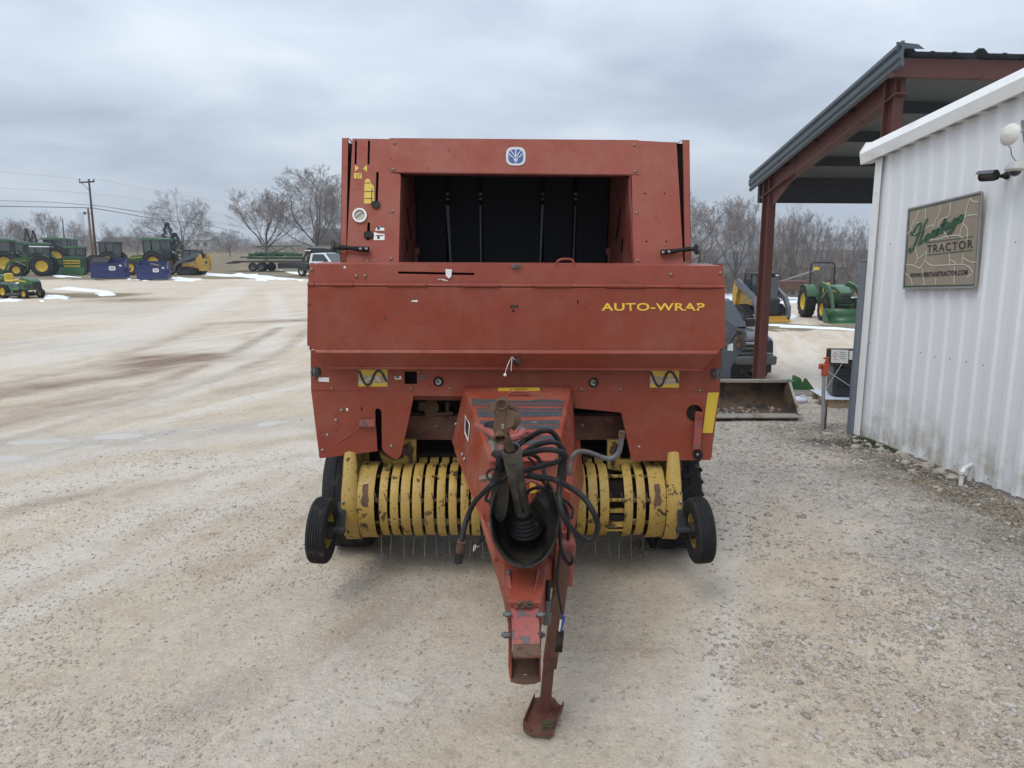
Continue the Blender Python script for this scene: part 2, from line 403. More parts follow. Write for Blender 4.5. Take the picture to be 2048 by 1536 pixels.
glassy('dark_glass', (.02, .028, .032)); glassy('cab_glass', (.045, .065, .075), .1); glassy('gauge_face', (.34, .32, .25), .25)
glassy('lamp_clear', (.55, .57, .58), .15); glassy('puddle_water', (.50, .455, .40), .35, .4)
def mk_black_shrink():
    k = NT('shrink_wrap'); n = k.noise(7, 4, .6, stretch=(.3, .3, 6), dist=.8)
    cc = k.mix(k.ramp(n, .62, .8), (.012, .013, .016), (.14, .15, .17)); MT['shrink_wrap'] = k.out(cc, .28, k.bump(n, .02, .8), 0, .6)
mk_black_shrink()
def mk_wall():
    k = NT('white_siding'); n = k.noise(1.1, 5, .6); n2 = k.noise(8, 5, .7, stretch=(1, 1, .12))
    c = k.mix(n, (.70, .72, .74), (.76, .775, .79)); c = k.mix(k.ramp(n2, .58, .8, 0, .22), c, (.42, .42, .40))
    sp = k.N('SeparateXYZ'); k.L(k.pos(), sp.inputs[0]); low = k.ramp(sp.outputs[2], .75, 0.0)
    d = k.math('MULTIPLY', low, k.ramp(k.noise(3, 6, .7), .42, .7)); c = k.mix(k.math('MULTIPLY', d, .8), c, (.33, .31, .23))
    MT['white_siding'] = k.out(c, .45, k.bump(k.noise(2.5, 3), .01, .25), 0, .35)
    k = NT('white_trim'); n = k.noise(3, 6, .7, stretch=(1, 1, 2)); c = k.mix(k.ramp(n, .5, .8, 0, .45), (.76, .76, .74), (.42, .40, .36))
    MT['white_trim'] = k.out(c, .45, None, 0, .35)
mk_wall()
def mk_sign():
    k = NT('sign_board'); n = k.noise(5, 5, .6); c = k.mix(n, (.22, .18, .13), (.34, .285, .215)); MT['sign_board'] = k.out(c, .55)
    k = NT('peeling_letters'); a = k.ramp(k.noise(17, 3, .5, off=(2.3, 0, 1.1)), .365, .38)
    MT['peeling_letters'] = k.out((.80, .50, .06), .5, None, 0, .4, a)
    k = NT('peeling_sticker'); v = k.noise(40, 3, .6); MT['peeling_sticker'] = k.out(k.mix(k.ramp(v, .5, .6), (.36, .26, .16), (.52, .44, .33)), .7)
mk_sign()
# ------------------------------------------------------------------ ground
def vnoise(x, y, s, seed=0):
    x = np.asarray(x) * s; y = np.asarray(y) * s; xi = np.floor(x).astype(int); yi = np.floor(y).astype(int); fx = x - xi; fy = y - yi
    fx = fx * fx * (3 - 2 * fx); fy = fy * fy * (3 - 2 * fy)
    def h(a, b):
        n = (a * 374761393 + b * 668265263 + seed * 1442695041) & 0xffffffff; n = ((n ^ (n >> 13)) * 1274126177) & 0xffffffff
        return ((n ^ (n >> 16)) & 0xffff) / 65535.0
    return (h(xi, yi) * (1 - fx) + h(xi + 1, yi) * fx) * (1 - fy) + (h(xi, yi + 1) * (1 - fx) + h(xi + 1, yi + 1) * fx) * fy
def fbm(x, y, s, seed=0, o=4): return sum(vnoise(x, y, s * 2 ** i, seed + i) * .5 ** i for i in range(o)) / sum(.5 ** i for i in range(o))
def nsst(a, b, t): t = np.clip((t - a) / (b - a), 0, 1); return t * t * (3 - 2 * t)
def near_bumps(X, Y):
    r = np.hypot(X, Y); k = np.clip(1.2 - r / 40, 0, 1)
    u = X * .96 - Y * .27; w = X * .27 + Y * .96            # wheel ruts run a little across the view
    rut = (fbm(u * .25, w * 2.2, 1.0, 31) - .5) * .05 * nsst(0, -3, X - 0)
    return k * ((fbm(X, Y, .9, 5) - .5) * .05 + (fbm(X, Y, 5, 9) - .5) * .016 + rut)
def blob(X, Y, c, sx, sy, ang=0):
    dx = X - c[0]; dy = Y - c[1]; ca, sa = math.cos(ang), math.sin(ang)
    return np.exp(-(((dx * ca + dy * sa) / sx) ** 2 + ((-dx * sa + dy * ca) / sy) ** 2))
def pudfun(X, Y):
    w = np.zeros_like(X)
    for (px, py, sx, sy, an) in [(78, 884, .42, .20, .2), (238, 871, .42, .16, .1), (10, 915, .35, .15, .1), (545, 845, .34, .14, .5), (480, 856, .3, .1, .4), (310, 880, .35, .08, .1), (395, 862, .3, .09, .3), (160, 893, .3, .07, .2)]:
        c = G(px, py); w = np.maximum(w, blob(X, Y, c, sx, sy, an) + (fbm(X, Y, 3, 91) - .5) * .5)
    return w
def wetfun(X, Y):
    wet = np.zeros_like(X)
    for (px, py, sx, sy, an, am) in [(1690, 886, .55, .22, -.3, 1.3), (1745, 895, .35, .18, -.6, 1.3), (1800, 925, .55, .2, -1.0, .9), (1880, 955, .7, .22, -1.1, 1.0), (1990, 1015, .7, .25, -1.2, .8), (1640, 862, .6, .4, 0, .7), (1560, 790, 1.0, .3, 0, .3), (1760, 950, .5, .25, -.8, .5), (2040, 1080, .6, .3, -1.2, .5)]:
        c = G(px, py); wet = np.maximum(wet, am * blob(X, Y, c, sx, sy, an))
    return np.clip(wet * (.35 + fbm(X, Y, 4, 61) * 1.2), 0, 1)
TRK = [((806, 1500), (900, 1325), .075), ((735, 1190), (800, 1110), .08)]
def pathband(X, Y, pts, w):
    g = [G(*p) for p in pts]; g = cat([Vector((p.x, p.y, 0)) for p in g], 4); d = np.full_like(X, 99.)
    for a, b in zip(g, g[1:]):
        vx, vy = b.x - a.x, b.y - a.y; L2 = vx * vx + vy * vy + 1e-9; t = np.clip(((X - a.x) * vx + (Y - a.y) * vy) / L2, 0, 1); d = np.minimum(d, np.hypot(X - a.x - t * vx, Y - a.y - t * vy))
    return nsst(w * 1.5, w * .5, d)
def trackfun(X, Y):
    t = np.zeros_like(X)
    for p, q, w in TRK:
        a = G(*p); b = G(*q); dx, dy = b.x - a.x, b.y - a.y; L_ = math.hypot(dx, dy); dx /= L_; dy /= L_; u = (X - a.x) * dx + (Y - a.y) * dy; v = -(X - a.x) * dy + (Y - a.y) * dx
        t = np.maximum(t, nsst(w * 1.3, w * .8, np.abs(v)) * nsst(-.05, .1, u) * nsst(L_ + .05, L_ - .1, u))
    return t
def build_ground():
    rings = 1.0 * (1.0165 ** np.arange(0, 412)); rings = np.concatenate([[.0, .5], rings]); rings[-1] = 900
    th = np.concatenate([np.linspace(-math.pi, -.85, 40)[:-1], np.linspace(-.85, .85, 380), np.linspace(.85, math.pi, 40)[1:]])
    A, B = np.meshgrid(th, rings); X = B * np.sin(A); Y = B * np.cos(A)
    Z = np.array([[gz(x, y) for x, y in zip(a, b)] for a, b in zip(X, Y)]) + near_bumps(X, Y)
    V = np.stack([X, Y, Z], -1).reshape(-1, 3); m = len(th); n = len(rings)
    i = np.arange(n - 1)[:, None] * m; j = np.arange(m - 1)[None]; q = np.stack([i + j, i + j + 1, i + m + j + 1, i + m + j], -1).reshape(-1, 4)[:, ::-1]
    me = bpy.data.meshes.new('ground'); me.vertices.add(len(V)); me.vertices.foreach_set('co', V.ravel())
    me.loops.add(q.size); me.loops.foreach_set('vertex_index', q.ravel().astype(np.int32)); me.polygons.add(len(q))
    me.polygons.foreach_set('loop_start', np.arange(0, q.size, 4)); me.polygons.foreach_set('loop_total', np.full(len(q), 4)); me.update(calc_edges=True)
    me.polygons.foreach_set('use_smooth', [True] * len(q))
    nz = fbm(X, Y, .35, 3) - .5; nz2 = fbm(X, Y, 1.6, 4) - .5
    ang = X / np.maximum(Y, .1)
    # dry grass: beyond the yard's far edge on the left, and all far ground on the right
    gl = nsst(-1.2, 1.2, Y - (60 + ang * 6) + nz * 9)
    gl = np.maximum(gl, nsst(-1, 1, 1 - np.abs((Y - 37 - .0 * X) / 2.2 + nz * 2)) * nsst(-17.0, -20, X + nz * 3) * nsst(-28, -26, X))
    gr = nsst(-2, 4, Y - 52 + nz * 22); gr2 = nsst(.1, .6, 1 - np.abs((Y - 30) / 3.0) + nz2 * 1.0) * .75
    right = nsst(-.1, .1, ang); grass = np.where(Y > 3, gl * (1 - right) + np.maximum(gr, gr2 * nsst(.2, .25, ang)) * right, 0)
    # red-brown mud streaks on the left, and the wet patch beside the wall
    mud = np.zeros_like(X)
    for (px, py, sx, sy, an, am) in [(350, 722, 1.2, .75, .8, 1.2), (300, 716, .8, .4, .9, .9), (405, 712, .8, .35, .6, .9), (150, 765, 2.2, .40, 1.05, .85), (60, 775, 1.6, .35, 1.0, .7), (245, 750, 1.6, .4, 1.05, .8), (210, 790, 2.0, .35, 1.05, .5),
                                     (60, 835, 2.2, .35, 1.1, .5), (555, 642, 1.6, .5, .5, .9), (255, 600, 2.0, 1.6, 0, .8), (520, 770, 1.6, .3, 1.1, .35), (120, 1000, .5, .1, 1.0, .4), (760, 1230, .5, .2, 1.2, .35), (420, 1400, .4, .15, 1.0, .35)]:
        c = G(px, py); mud = np.maximum(mud, am * blob(X, Y, c, sx, sy, an))
    for pts, w, am in [([(-60, 860), (120, 812), (300, 770), (450, 712), (560, 655)], .16, .5), ([(-60, 900), (200, 828), (400, 770), (560, 705), (612, 660)], .14, .38), ([(0, 770), (140, 742), (280, 700), (420, 650)], .2, .3), ([(-40, 800), (150, 772), (330, 728)], .18, .6), ([(240, 985), (420, 945), (620, 905)], .07, .3)]: mud = np.maximum(mud, am * pathband(X, Y, pts, w))
    mud = np.clip(mud * (.5 + fbm(X * .6 + Y * .4, Y * 2.5, 1.4, 21) * 1.1) , 0, 1)
    wet = wetfun(X, Y)
    # crushed grey stone on the right, thinning out to the left
    grav = nsst(-.35, .9, X - 1.1 - .12 * Y + nz * 3.4 + nz2 * .9) * nsst(15, 9, Y)
    c = G(1500, 860); grav = np.maximum(grav, blob(X, Y, c, 2.0, .9) * 1.2); grav = np.clip(grav, 0, 1)
    # pale crust and the puddle run on the left
    pale = np.zeros_like(X)
    for (px, py, sx, sy, an, am) in [(500, 925, 1.3, .30, .1, 1), (330, 950, 1.0, .25, .1, .8), (560, 1000, .9, .3, .2, .6), (100, 1120, .5, .3, .3, .4), (830, 1380, .55, .3, .6, .9), (640, 1200, .5, .25, .5, .5), (400, 690, 1.2, .8, .1, .8), (300, 640, 4, 1.4, 0, .6), (1300, 1420, .5, .2, .2, .5), (560, 1330, .5, .3, 0, .4)]:
        c = G(px, py); pale = np.maximum(pale, am * blob(X, Y, c, sx, sy, an))
    for pts, w, am in [([(-60, 735), (120, 705), (300, 650), (430, 600), (470, 575)], .9, .9), ([(-60, 1010), (200, 950), (450, 925), (620, 900)], .35, .9), ([(330, 800), (480, 720), (560, 640), (545, 585)], .35, .8), ([(-50, 940), (200, 905), (420, 880), (600, 862)], .2, .8), ([(0, 1250), (250, 1150), (480, 1080), (600, 1010)], .14, .6), ([(300, 1480), (520, 1300), (640, 1150)], .16, .5)]: pale = np.maximum(pale, am * pathband(X, Y, pts, w))
    gw = np.zeros_like(X)
    for (px, py, sx, sy, an, am) in [(80, 888, 1.6, .30, .12, 1), (300, 868, 1.3, .28, .25, 1), (480, 852, 1.0, .25, .3, .9), (20, 915, .9, .3, .1, .8), (100, 620, 5, 3, .1, .6), (80, 690, 3, 1.3, .2, .55), (600, 835, .8, .2, .3, .5)]:
        c = G(px, py); gw = np.maximum(gw, am * blob(X, Y, c, sx, sy, an))
    for nm, a in (('grass', grass), ('mud', mud), ('wet', wet), ('gravel', grav), ('pale', np.clip(pale, 0, 1)), ('greywet', np.clip(gw, 0, 1)), ('track', trackfun(X, Y)), ('puddle', pudfun(X, Y))):
        at = me.attributes.new(nm, 'FLOAT', 'POINT'); at.data.foreach_set('value', a.ravel().astype(np.float32))
    k = NT('ground_dirt'); 
    n1 = k.noise(.22, 5, .6, stretch=(1, 1, 1)); n2 = k.noise(1.6, 6, .65); n3 = k.noise(9, 6, .7); n4 = k.noise(55, 3, .6)
    st = k.noise(1.1, 6, .65, stretch=(.30, 2.4, 1), rot=(0, 0, R(-66)), dist=.3); st2 = k.noise(.6, 5, .6, stretch=(.28, 2.2, 1), rot=(0, 0, R(-74)), off=(4, 4, 0), dist=.5)
    c = k.mix(k.ramp(n1, .3, .7), (.55, .455, .335), (.61, .525, .415))
    c = k.mix(k.ramp(n2, .45, .70, 0, .6), c, (.42, .325, .235))
    c = k.mix(k.ramp(st, .48, .74, 0, .6), c, (.43, .33, .24))
    c = k.mix(k.ramp(st2, .48, .68, 0, .75), c, (.66, .605, .525))
    c = k.mix(k.math('MULTIPLY', k.attr('pale'), k.ramp(n3, .25, .7)), c, (.68, .635, .57))
    gw_ = k.math('MULTIPLY', k.attr('greywet'), k.ramp(st, .25, .6)); c = k.mix(k.math('MULTIPLY', gw_, .85), c, (.40, .385, .36))
    c = k.mix(k.math('MULTIPLY', k.attr('mud'), k.ramp(st, .2, .55, .35, 1)), c, (.175, .105, .065))
    # fine grit: tone of each small stone from a cell pattern, shade of the crevices between put into the colour
    v1 = k.N('TexVoronoi'); k.L(k.pos(), v1.inputs[0]); v1.inputs['Scale'].default_value = 46
    v2 = k.N('TexVoronoi'); k.L(k.pos(), v2.inputs[0]); v2.inputs['Scale'].default_value = 120
    s1 = k.N('SeparateColor'); k.L(v1.outputs['Color'], s1.inputs[0]); s2 = k.N('SeparateColor'); k.L(v2.outputs['Color'], s2.inputs[0])
    gritg = k.mix(s1.outputs[0], (.20, .195, .185), (.58, .565, .54)); gritg = k.mix(k.ramp(v1.outputs['Distance'], .25, .7, 0, .6), gritg, (.13, .12, .10))
    gm = k.math('MULTIPLY', k.attr('gravel'), k.ramp(n2, .28, .62, .25, .95)); c = k.mix(k.math('MULTIPLY', gm, .8), c, gritg)
    c = k.mix(k.ramp(s2.outputs[0], .55, 1, 0, .22), c, (.24, .19, .14)); c = k.mix(k.ramp(s2.outputs[1], .72, 1, 0, .45), c, (.70, .67, .62))
    c = k.mix(k.ramp(n3, .5, .75, 0, .40), c, (.27, .205, .145))
    spk = k.ramp(k.noise(26, 5, .75), .64, .70, 0, .55); c = k.mix(spk, c, (.17, .125, .09))
    c = k.mix(k.ramp(n4, .6, .8, 0, .35), c, (.19, .15, .115))
    c = k.mix(k.math('MULTIPLY', k.attr('wet'), .95), c, k.mix(n3, (.05, .042, .035), (.13, .10, .075)))
    gc = k.mix(k.noise(.09, 5, .6), (.21, .165, .10), (.15, .135, .08)); gc = k.mix(k.ramp(k.noise(1.4, 6, .7), .4, .7), gc, (.25, .20, .13)); gc = k.mix(k.ramp(k.noise(.35, 5, .7), .5, .7, 0, .5), gc, (.33, .28, .21))
    pd = k.ramp(k.math('ADD', k.attr('puddle'), k.math('MULTIPLY', k.math('SUBTRACT', n3, .5), .15)), .60, .68); c = k.mix(pd, c, (.47, .43, .38))
    ga = k.ramp(k.math('ADD', k.attr('grass'), k.math('MULTIPLY', k.math('SUBTRACT', n3, .5), .6)), .35, .65); c = k.mix(ga, c, gc)
    rid = k.noise(15, 8, .8, dist=.6); pit_shade = k.ramp(rid, .56, .66); c = k.mix(k.math('MULTIPLY', pit_shade, .30), c, (.24, .18, .125)); cr = k.ramp(k.noise(32, 8, .8, stretch=(.7, 1.6, 1), dist=.8, off=(5, 2, 1)), .60, .68); c = k.mix(k.math('MULTIPLY', cr, .42), c, (.20, .155, .115))  # brown pits and cracks put the shade of the relief into the colour
    b = k.bump(n2, .05, .5); b = k.bump(st, .03, .5, b); b = k.bump(rid, .03, .75, b); b = k.bump(v1.outputs['Distance'], .006, .35, b); b = k.bump(cr, .006, -.8, b)
    m0 = k.N('Mapping'); k.L(k.pos(), m0.inputs[0]); m0.inputs['Rotation'].default_value = (0, 0, R(-64)); wv = k.N('TexWave', wave_type='BANDS', bands_direction='Y'); k.L(m0.outputs[0], wv.inputs[0]); wv.inputs['Scale'].default_value = 8; wv.inputs['Distortion'].default_value = 2.5; wv.inputs['Detail'].default_value = 3
    b = k.bump(k.math('MULTIPLY', k.math('MULTIPLY', wv.outputs['Fac'], k.ramp(n3, .35, .55)), k.attr('track')), .007, .8, b)
    rg = k.mix(k.math('MAXIMUM', k.math('MULTIPLY', gw_, .5), k.attr('wet')), (.93,) * 3, (.55,) * 3); rg = k.mix(pd, rg, (.28,) * 3)
    bm_ = k.N('Mix', data_type='VECTOR'); k.L(pd, bm_.inputs[0]); k.L(b, bm_.inputs[4]); k.L(k.N('NewGeometry').outputs['Normal'], bm_.inputs[5]); k.out(c, rg, bm_.outputs[1], 0, .25); me.materials.append(k.m)
    o = bpy.data.objects.new('ground', me); col.objects.link(o); tag(o, kind='structure')
build_ground()
def zat(x, y): return gz(x, y) + float(near_bumps(np.array([x]), np.array([y]))[0])
def sheet(name, mat, polys, th=.02, kind='stuff', lift=.004, label=None, cat_=None, jitter=.12):
    """low irregular patches lying on the ground, given by seen outline (px, py) lists"""
    mb = MB()
    for pl in polys:
        pts = [G(*q) for q in pl]; c = sum(pts, Vector()) / len(pts); n = len(pts); ring = []
        for i in range(n):
            a, b = pts[i], pts[(i + 1) % n]
            for t in (0, .33, .66):
                q = a.lerp(b, t); q = q + (q - c) * random.uniform(-jitter, jitter); ring.append(q)
        m = len(ring); V = []
        for s, hh in ((1.0, 0), (.93, .7), (.7, 1), (.35, 1.15)):
            for q in ring:
                x = c.x + (q.x - c.x) * s; y = c.y + (q.y - c.y) * s; V.append((x, y, zat(x, y) + lift + th * hh * random.uniform(.8, 1.2) if s < 1 else zat(x, y) - .01 if th > .01 else zat(x, y) + lift))
        V.append((c.x, c.y, zat(c.x, c.y) + lift + th * 1.15))
        Fc = [(k * m + i, k * m + (i + 1) % m, (k + 1) * m + (i + 1) % m, (k + 1) * m + i) for k in range(3) for i in range(m)] + [(3 * m + i, 3 * m + (i + 1) % m, 4 * m) for i in range(m)]
        mb.add(V, Fc)
    o = mb.build(name, mat, smooth=60); tag(o, label, cat_, kind=kind); return o
snow = [
 [(88, 592), (100, 590), (125, 591), (141, 595), (138, 598), (110, 598), (88, 597)],
 [(0, 600), (20, 598), (45, 600), (30, 603), (0, 604)], [(78, 602), (90, 602), (88, 605), (80, 605)],
 [(92, 578), (140, 575), (180, 579), (216, 583), (205, 586), (175, 583), (135, 580)], [(190, 588), (225, 586), (233, 590), (205, 592)],
 [(90, 549), (100, 547), (130, 552), (158, 555), (130, 555), (105, 553)], [(55, 541), (72, 540), (70, 543)],
 [(265, 560), (285, 555), (305, 560), (290, 562)], [(346, 555), (360, 554), (404, 560), (380, 562), (350, 562)], [(250, 558), (262, 557), (262, 560)],
 [(368, 549), (410, 546), (460, 550), (480, 546), (510, 549), (560, 554), (590, 559), (560, 560), (520, 559), (500, 556), (470, 553), (430, 553), (400, 551)],
 [(512, 558), (540, 559), (530, 562), (510, 561)], [(555, 540), (600, 544), (615, 548), (600, 549), (570, 544)], [(593, 560), (612, 561), (600, 563)],
 [(1553, 600), (1575, 592), (1600, 596), (1622, 606), (1600, 608), (1565, 607)], [(1560, 628), (1585, 628), (1598, 634), (1580, 641), (1562, 637)],
 [(1532, 651), (1570, 651), (1640, 655), (1710, 659), (1710, 662), (1640, 658), (1560, 655)], [(1440, 590), (1470, 586), (1480, 592), (1470, 600), (1440, 600)],
 [(1618, 622), (1626, 621), (1624, 628), (1617, 627)], [(1690, 596), (1720, 594), (1725, 604), (1692, 604)]]
sheet('snow', MT['snow'], snow, th=.045, jitter=.3)
# crushed stone lying on the yard: loose chips, thickest along the wall
def build_gravel():
    pts = []; sizes = []
    def scat(n, x0, x1, y0, y1, f, smin, smax):
        x = rng.uniform(x0, x1, n); y = y0 * (y1 / y0) ** rng.uniform(0, 1, n) if y0 > 0 else rng.uniform(y0, y1, n); k = f(x, y) > rng.uniform(0, 1, n); x = x[k]; y = y[k]
        inview = np.abs(x) < y * .78 + .6; x = x[inview]; y = y[inview]; s = smin * (smax / smin) ** (rng.uniform(0, 1, len(x)) ** 2.2); pts.append((x, y)); sizes.append(s)
    fr = lambda x, y: nsst(-.6, 1.8, x - .9 - .08 * y + (fbm(x, y, .7, 3) - .5) * 3.8) * (.35 + .65 * nsst(.38, .6, fbm(x, y, 1.5, 77)))
    tones = []
    def scat2(lo, hi, *a): scat(*a); tones.append(rng.uniform(lo, hi, len(sizes[-1])))
    scat2(0, 1, 120000, .2, 4.7, 1.7, 10, fr, .0035, .0115)
    scat2(0, 1, 5000, 1.0, 4.6, 2.0, 11, fr, .011, .021)
    scat2(.44, .58, 60000, -4.5, 2.6, 1.7, 7.5, lambda x, y: .25 + .75 * nsst(.42, .62, fbm(x, y, 1.1, 13)), .0028, .0085)
    scat2(.3, 1, 700, -9, 4, 1.8, 13, lambda x, y: .5 + 0 * x, .007, .015)
    n = 7000; t = rng.uniform(-1, 8.6, n); off = rng.exponential(.30, n); bx = 3.81 + (8.08 - t) * .147 - off - .02; pts.append((bx, t)); sizes.append(.007 * (3.6 ** (rng.uniform(0, 1, n) ** 2.2))); tones.append(rng.uniform(0, .9, n))
    x = np.concatenate([p[0] for p in pts]); y = np.concatenate([p[1] for p in pts]); s = np.concatenate(sizes); n = len(x)
    z = np.array([gz(a, b) for a, b in zip(x, y)]) + near_bumps(x, y)
    base = np.array([(a, b, c) for a in (-1, 1) for b in (-1, 1) for c in (-1, 1)], float); fc = np.array([(0, 1, 3, 2), (4, 6, 7, 5), (0, 4, 5, 1), (2, 3, 7, 6), (0, 2, 6, 4), (1, 5, 7, 3)])
    V = base[None] * (1 + rng.uniform(-.45, .45, (n, 8, 3))); V *= np.stack([rng.uniform(.7, 1.2, n), rng.uniform(.5, .9, n), rng.uniform(.25, .55, n)], -1)[:, None]
    a = rng.uniform(0, math.pi * 2, n); ca, sa = np.cos(a)[:, None], np.sin(a)[:, None]; tl = rng.uniform(-.35, .35, n)[:, None]
    X = V[..., 0] * ca - V[..., 1] * sa; Yv = V[..., 0] * sa + V[..., 1] * ca; Z = V[..., 2] + V[..., 0] * tl
    V = np.stack([X, Yv, Z], -1) * s[:, None, None] + np.stack([x, y, z + s * .12], -1)[:, None]
    q = (fc[None] + (np.arange(n) * 8)[:, None, None]).reshape(-1, 4)
    me = bpy.data.meshes.new('gravel'); me.vertices.add(n * 8); me.vertices.foreach_set('co', V.ravel()); me.loops.add(q.size); me.loops.foreach_set('vertex_index', q.ravel().astype(np.int32))
    me.polygons.add(len(q)); me.polygons.foreach_set('loop_start', np.arange(0, q.size, 4)); me.polygons.foreach_set('loop_total', np.full(len(q), 4)); me.update(calc_edges=True)
    at = me.attributes.new('tone', 'FLOAT', 'POINT'); at.data.foreach_set('value', np.repeat(np.concatenate(tones), 8).astype(np.float32))
    at = me.attributes.new('wet', 'FLOAT', 'POINT'); at.data.foreach_set('value', np.repeat(wetfun(x, y) * (rng.uniform(0, 1, n) < .8), 8).astype(np.float32))
    k = NT('stone_chips'); t = k.attr('tone'); r = k.N('ValToRGB'); k.L(t, r.inputs[0]); e = r.color_ramp.elements; e[0].color = (.17, .155, .14, 1); e[1].color = (.66, .64, .60, 1)
    for p, c in ((.25, (.33, .31, .28, 1)), (.4, (.44, .39, .32, 1)), (.5, (.50, .45, .38, 1)), (.62, (.40, .32, .23, 1)), (.75, (.50, .49, .47, 1))): e.new(p).color = c
    c_ = k.mix(k.noise(80, 3), r.outputs[0], (.34, .29, .235)); c_ = k.mix(k.math('MULTIPLY', k.attr('wet'), .85), c_, (.075, .058, .045)); k.out(c_, .9, None, 0, .25); me.materials.append(k.m)
    o = bpy.data.objects.new('gravel', me); col.objects.link(o); tag(o, kind='stuff')
build_gravel()
# ------------------------------------------------------------------ the round baler
Bm = MT
BR = thing('round_baler', 'red and yellow round baler with a long hitch tongue in the middle', 'hay baler', (0, 4.6, 0))
PD = Plane((0, 4.25, 1.6), (0, -1, 0)); PL = Plane((0, 4.40, 1.2), (0, -1, 0)); PS = Plane((0, 4.27, 1.9), (0, -1, .04))
PH = Plane((0, 4.6, 1.96), (0, -.947, .32))
red, redt, redl = MT['red_paint'], MT['red_paint_skylit'], MT['red_paint_low']
def dot_mesh(name, r, h, mat):
    mb = MB(); mb.lathe([(r, 0), (r * .97, h * .45), (r * .7, h * .85), (.0005, h)], (0, 0, 0), (0, 0, 1), 12); me = mb.mesh(name); me.materials.append(mat)
    me.polygons.foreach_set('use_smooth', [True] * len(me.polygons)); return me
bolt_me = dot_mesh('bolt', .0105, .008, MT['bolt_tan']); bolt_s = dot_mesh('bolt', .0105, .009, MT['steel'])
def bolts(pl, pts, parent=None, me=None, off=.0, r=1.0):
    parent = parent or BR
    for (x, y) in pts:
        o = bpy.data.objects.new('bolt', me or bolt_me); col.objects.link(o); o.parent = parent
        p = MW[parent.name].inverted() @ pl.px(x, y, off); q = pl.n.to_track_quat('Z', 'Y'); o.matrix_basis = Matrix.LocRotScale(p, q, Vector((r, r, r)))
def B(name, mat, mb, parent=None, smooth=35, bevel=0): return mb.build(name, MT[mat] if isinstance(mat, str) else mat, parent or BR, True, smooth, bevel)
# ---- upper hood (leans back), with its slots really cut
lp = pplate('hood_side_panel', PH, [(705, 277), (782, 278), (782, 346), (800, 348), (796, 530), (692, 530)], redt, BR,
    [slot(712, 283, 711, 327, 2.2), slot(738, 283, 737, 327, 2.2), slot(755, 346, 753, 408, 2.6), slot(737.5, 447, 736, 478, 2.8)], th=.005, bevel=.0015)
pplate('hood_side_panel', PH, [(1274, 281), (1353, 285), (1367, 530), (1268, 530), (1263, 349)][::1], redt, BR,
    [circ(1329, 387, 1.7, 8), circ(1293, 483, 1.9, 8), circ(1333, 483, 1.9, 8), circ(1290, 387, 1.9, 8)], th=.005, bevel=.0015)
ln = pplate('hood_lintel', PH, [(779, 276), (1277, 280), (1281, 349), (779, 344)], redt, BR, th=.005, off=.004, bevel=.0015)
# return flanges around the opening and along the outer edges
def quadp(name, mat, q, th, nrm, parent=None, bevel=0):
    mb = MB(); q = [Vector(a) for a in q]; mb.prism(q, Vector(nrm).normalized() * th); return B(name, mat, mb, parent, None, bevel)
n = PH.n
def PHp(x, y, back=0): return PH.px(x, y) - n * back
for (a, b) in (((800, 350), (796, 530)), ((1259, 350), (1268, 530))):
    quadp('opening_flange', redt, [PHp(*a), PHp(*b), PHp(*b, .03), PHp(*a, .03)], .004, (1, 0, 0))
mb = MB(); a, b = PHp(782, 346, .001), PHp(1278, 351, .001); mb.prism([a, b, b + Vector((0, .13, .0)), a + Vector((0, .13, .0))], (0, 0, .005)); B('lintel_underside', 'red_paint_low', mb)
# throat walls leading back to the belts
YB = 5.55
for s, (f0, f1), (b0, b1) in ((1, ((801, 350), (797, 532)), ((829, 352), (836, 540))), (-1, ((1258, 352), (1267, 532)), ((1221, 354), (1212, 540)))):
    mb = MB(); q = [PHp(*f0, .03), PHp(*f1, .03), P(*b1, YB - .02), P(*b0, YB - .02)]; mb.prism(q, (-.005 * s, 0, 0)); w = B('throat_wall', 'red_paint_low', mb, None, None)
    # worn slot pressed in the wall, a small lug lower down
    f = lambda u, v: (q[0].lerp(q[1], v)).lerp(q[3].lerp(q[2], v), u) + Vector((.0035 * s, 0, 0))
    mb = MB(); mb.prism([f(.36, .35), f(.40, .33), f(.60, .66), f(.56, .70)], (.001 * s, 0, 0)); mb.prism([f(.30, .68), f(.35, .66), f(.40, .80), f(.34, .82)], (.001 * s, 0, 0)); B('wall_slot', 'dark_grime_shade', mb, w, None)
    mb = MB(); c = f(.86, .80); mb.box(c, (.05, .04, .05)); mb.cyl(c, c - Vector((0, 0, .12)), .012, n=8); B('lug', 'red_paint_low', mb, w)
# belts: six flat bands with gaps
def bx(px, py, Y): return P(px, py, Y)
edges = [(832, 889), (897, 957), (965, 1022.5), (1023, 1080), (1090, 1146), (1156, 1218)]
for (x0, x1) in edges:
    mb = MB(); mb.prism([bx(x0, 330, YB), bx(x1, 330, YB), bx(1024 + (x1 - 1024) * .965, 560, YB - .12), bx(1024 + (x0 - 1024) * .965, 560, YB - .12)], (0, .012, 0)); B('belt', 'belt_rubber', mb, None, None)
for (x, w, t) in ((895, 7, -7), (961, 4, -1), (1085, 5, 5), (1151, 2, 5)):
    mb = MB(); mb.prism([bx(x - w / 2, 410, YB - .035), bx(x + w / 2, 410, YB - .035), bx(x + 1 - t, 540, YB - .125), bx(x - 1 - t, 540, YB - .125)], (0, .006, 0)); B('belt_guide', 'belt_edge', mb, None, None)
    mb = MB(); c = bx(x, 388, YB - .015); mb.box(c, (.022, .02, .018)); mb.box(c + Vector((0, 0, -.035)), (.022, .02, .014)); B('belt_lacing', 'dull_steel', mb)
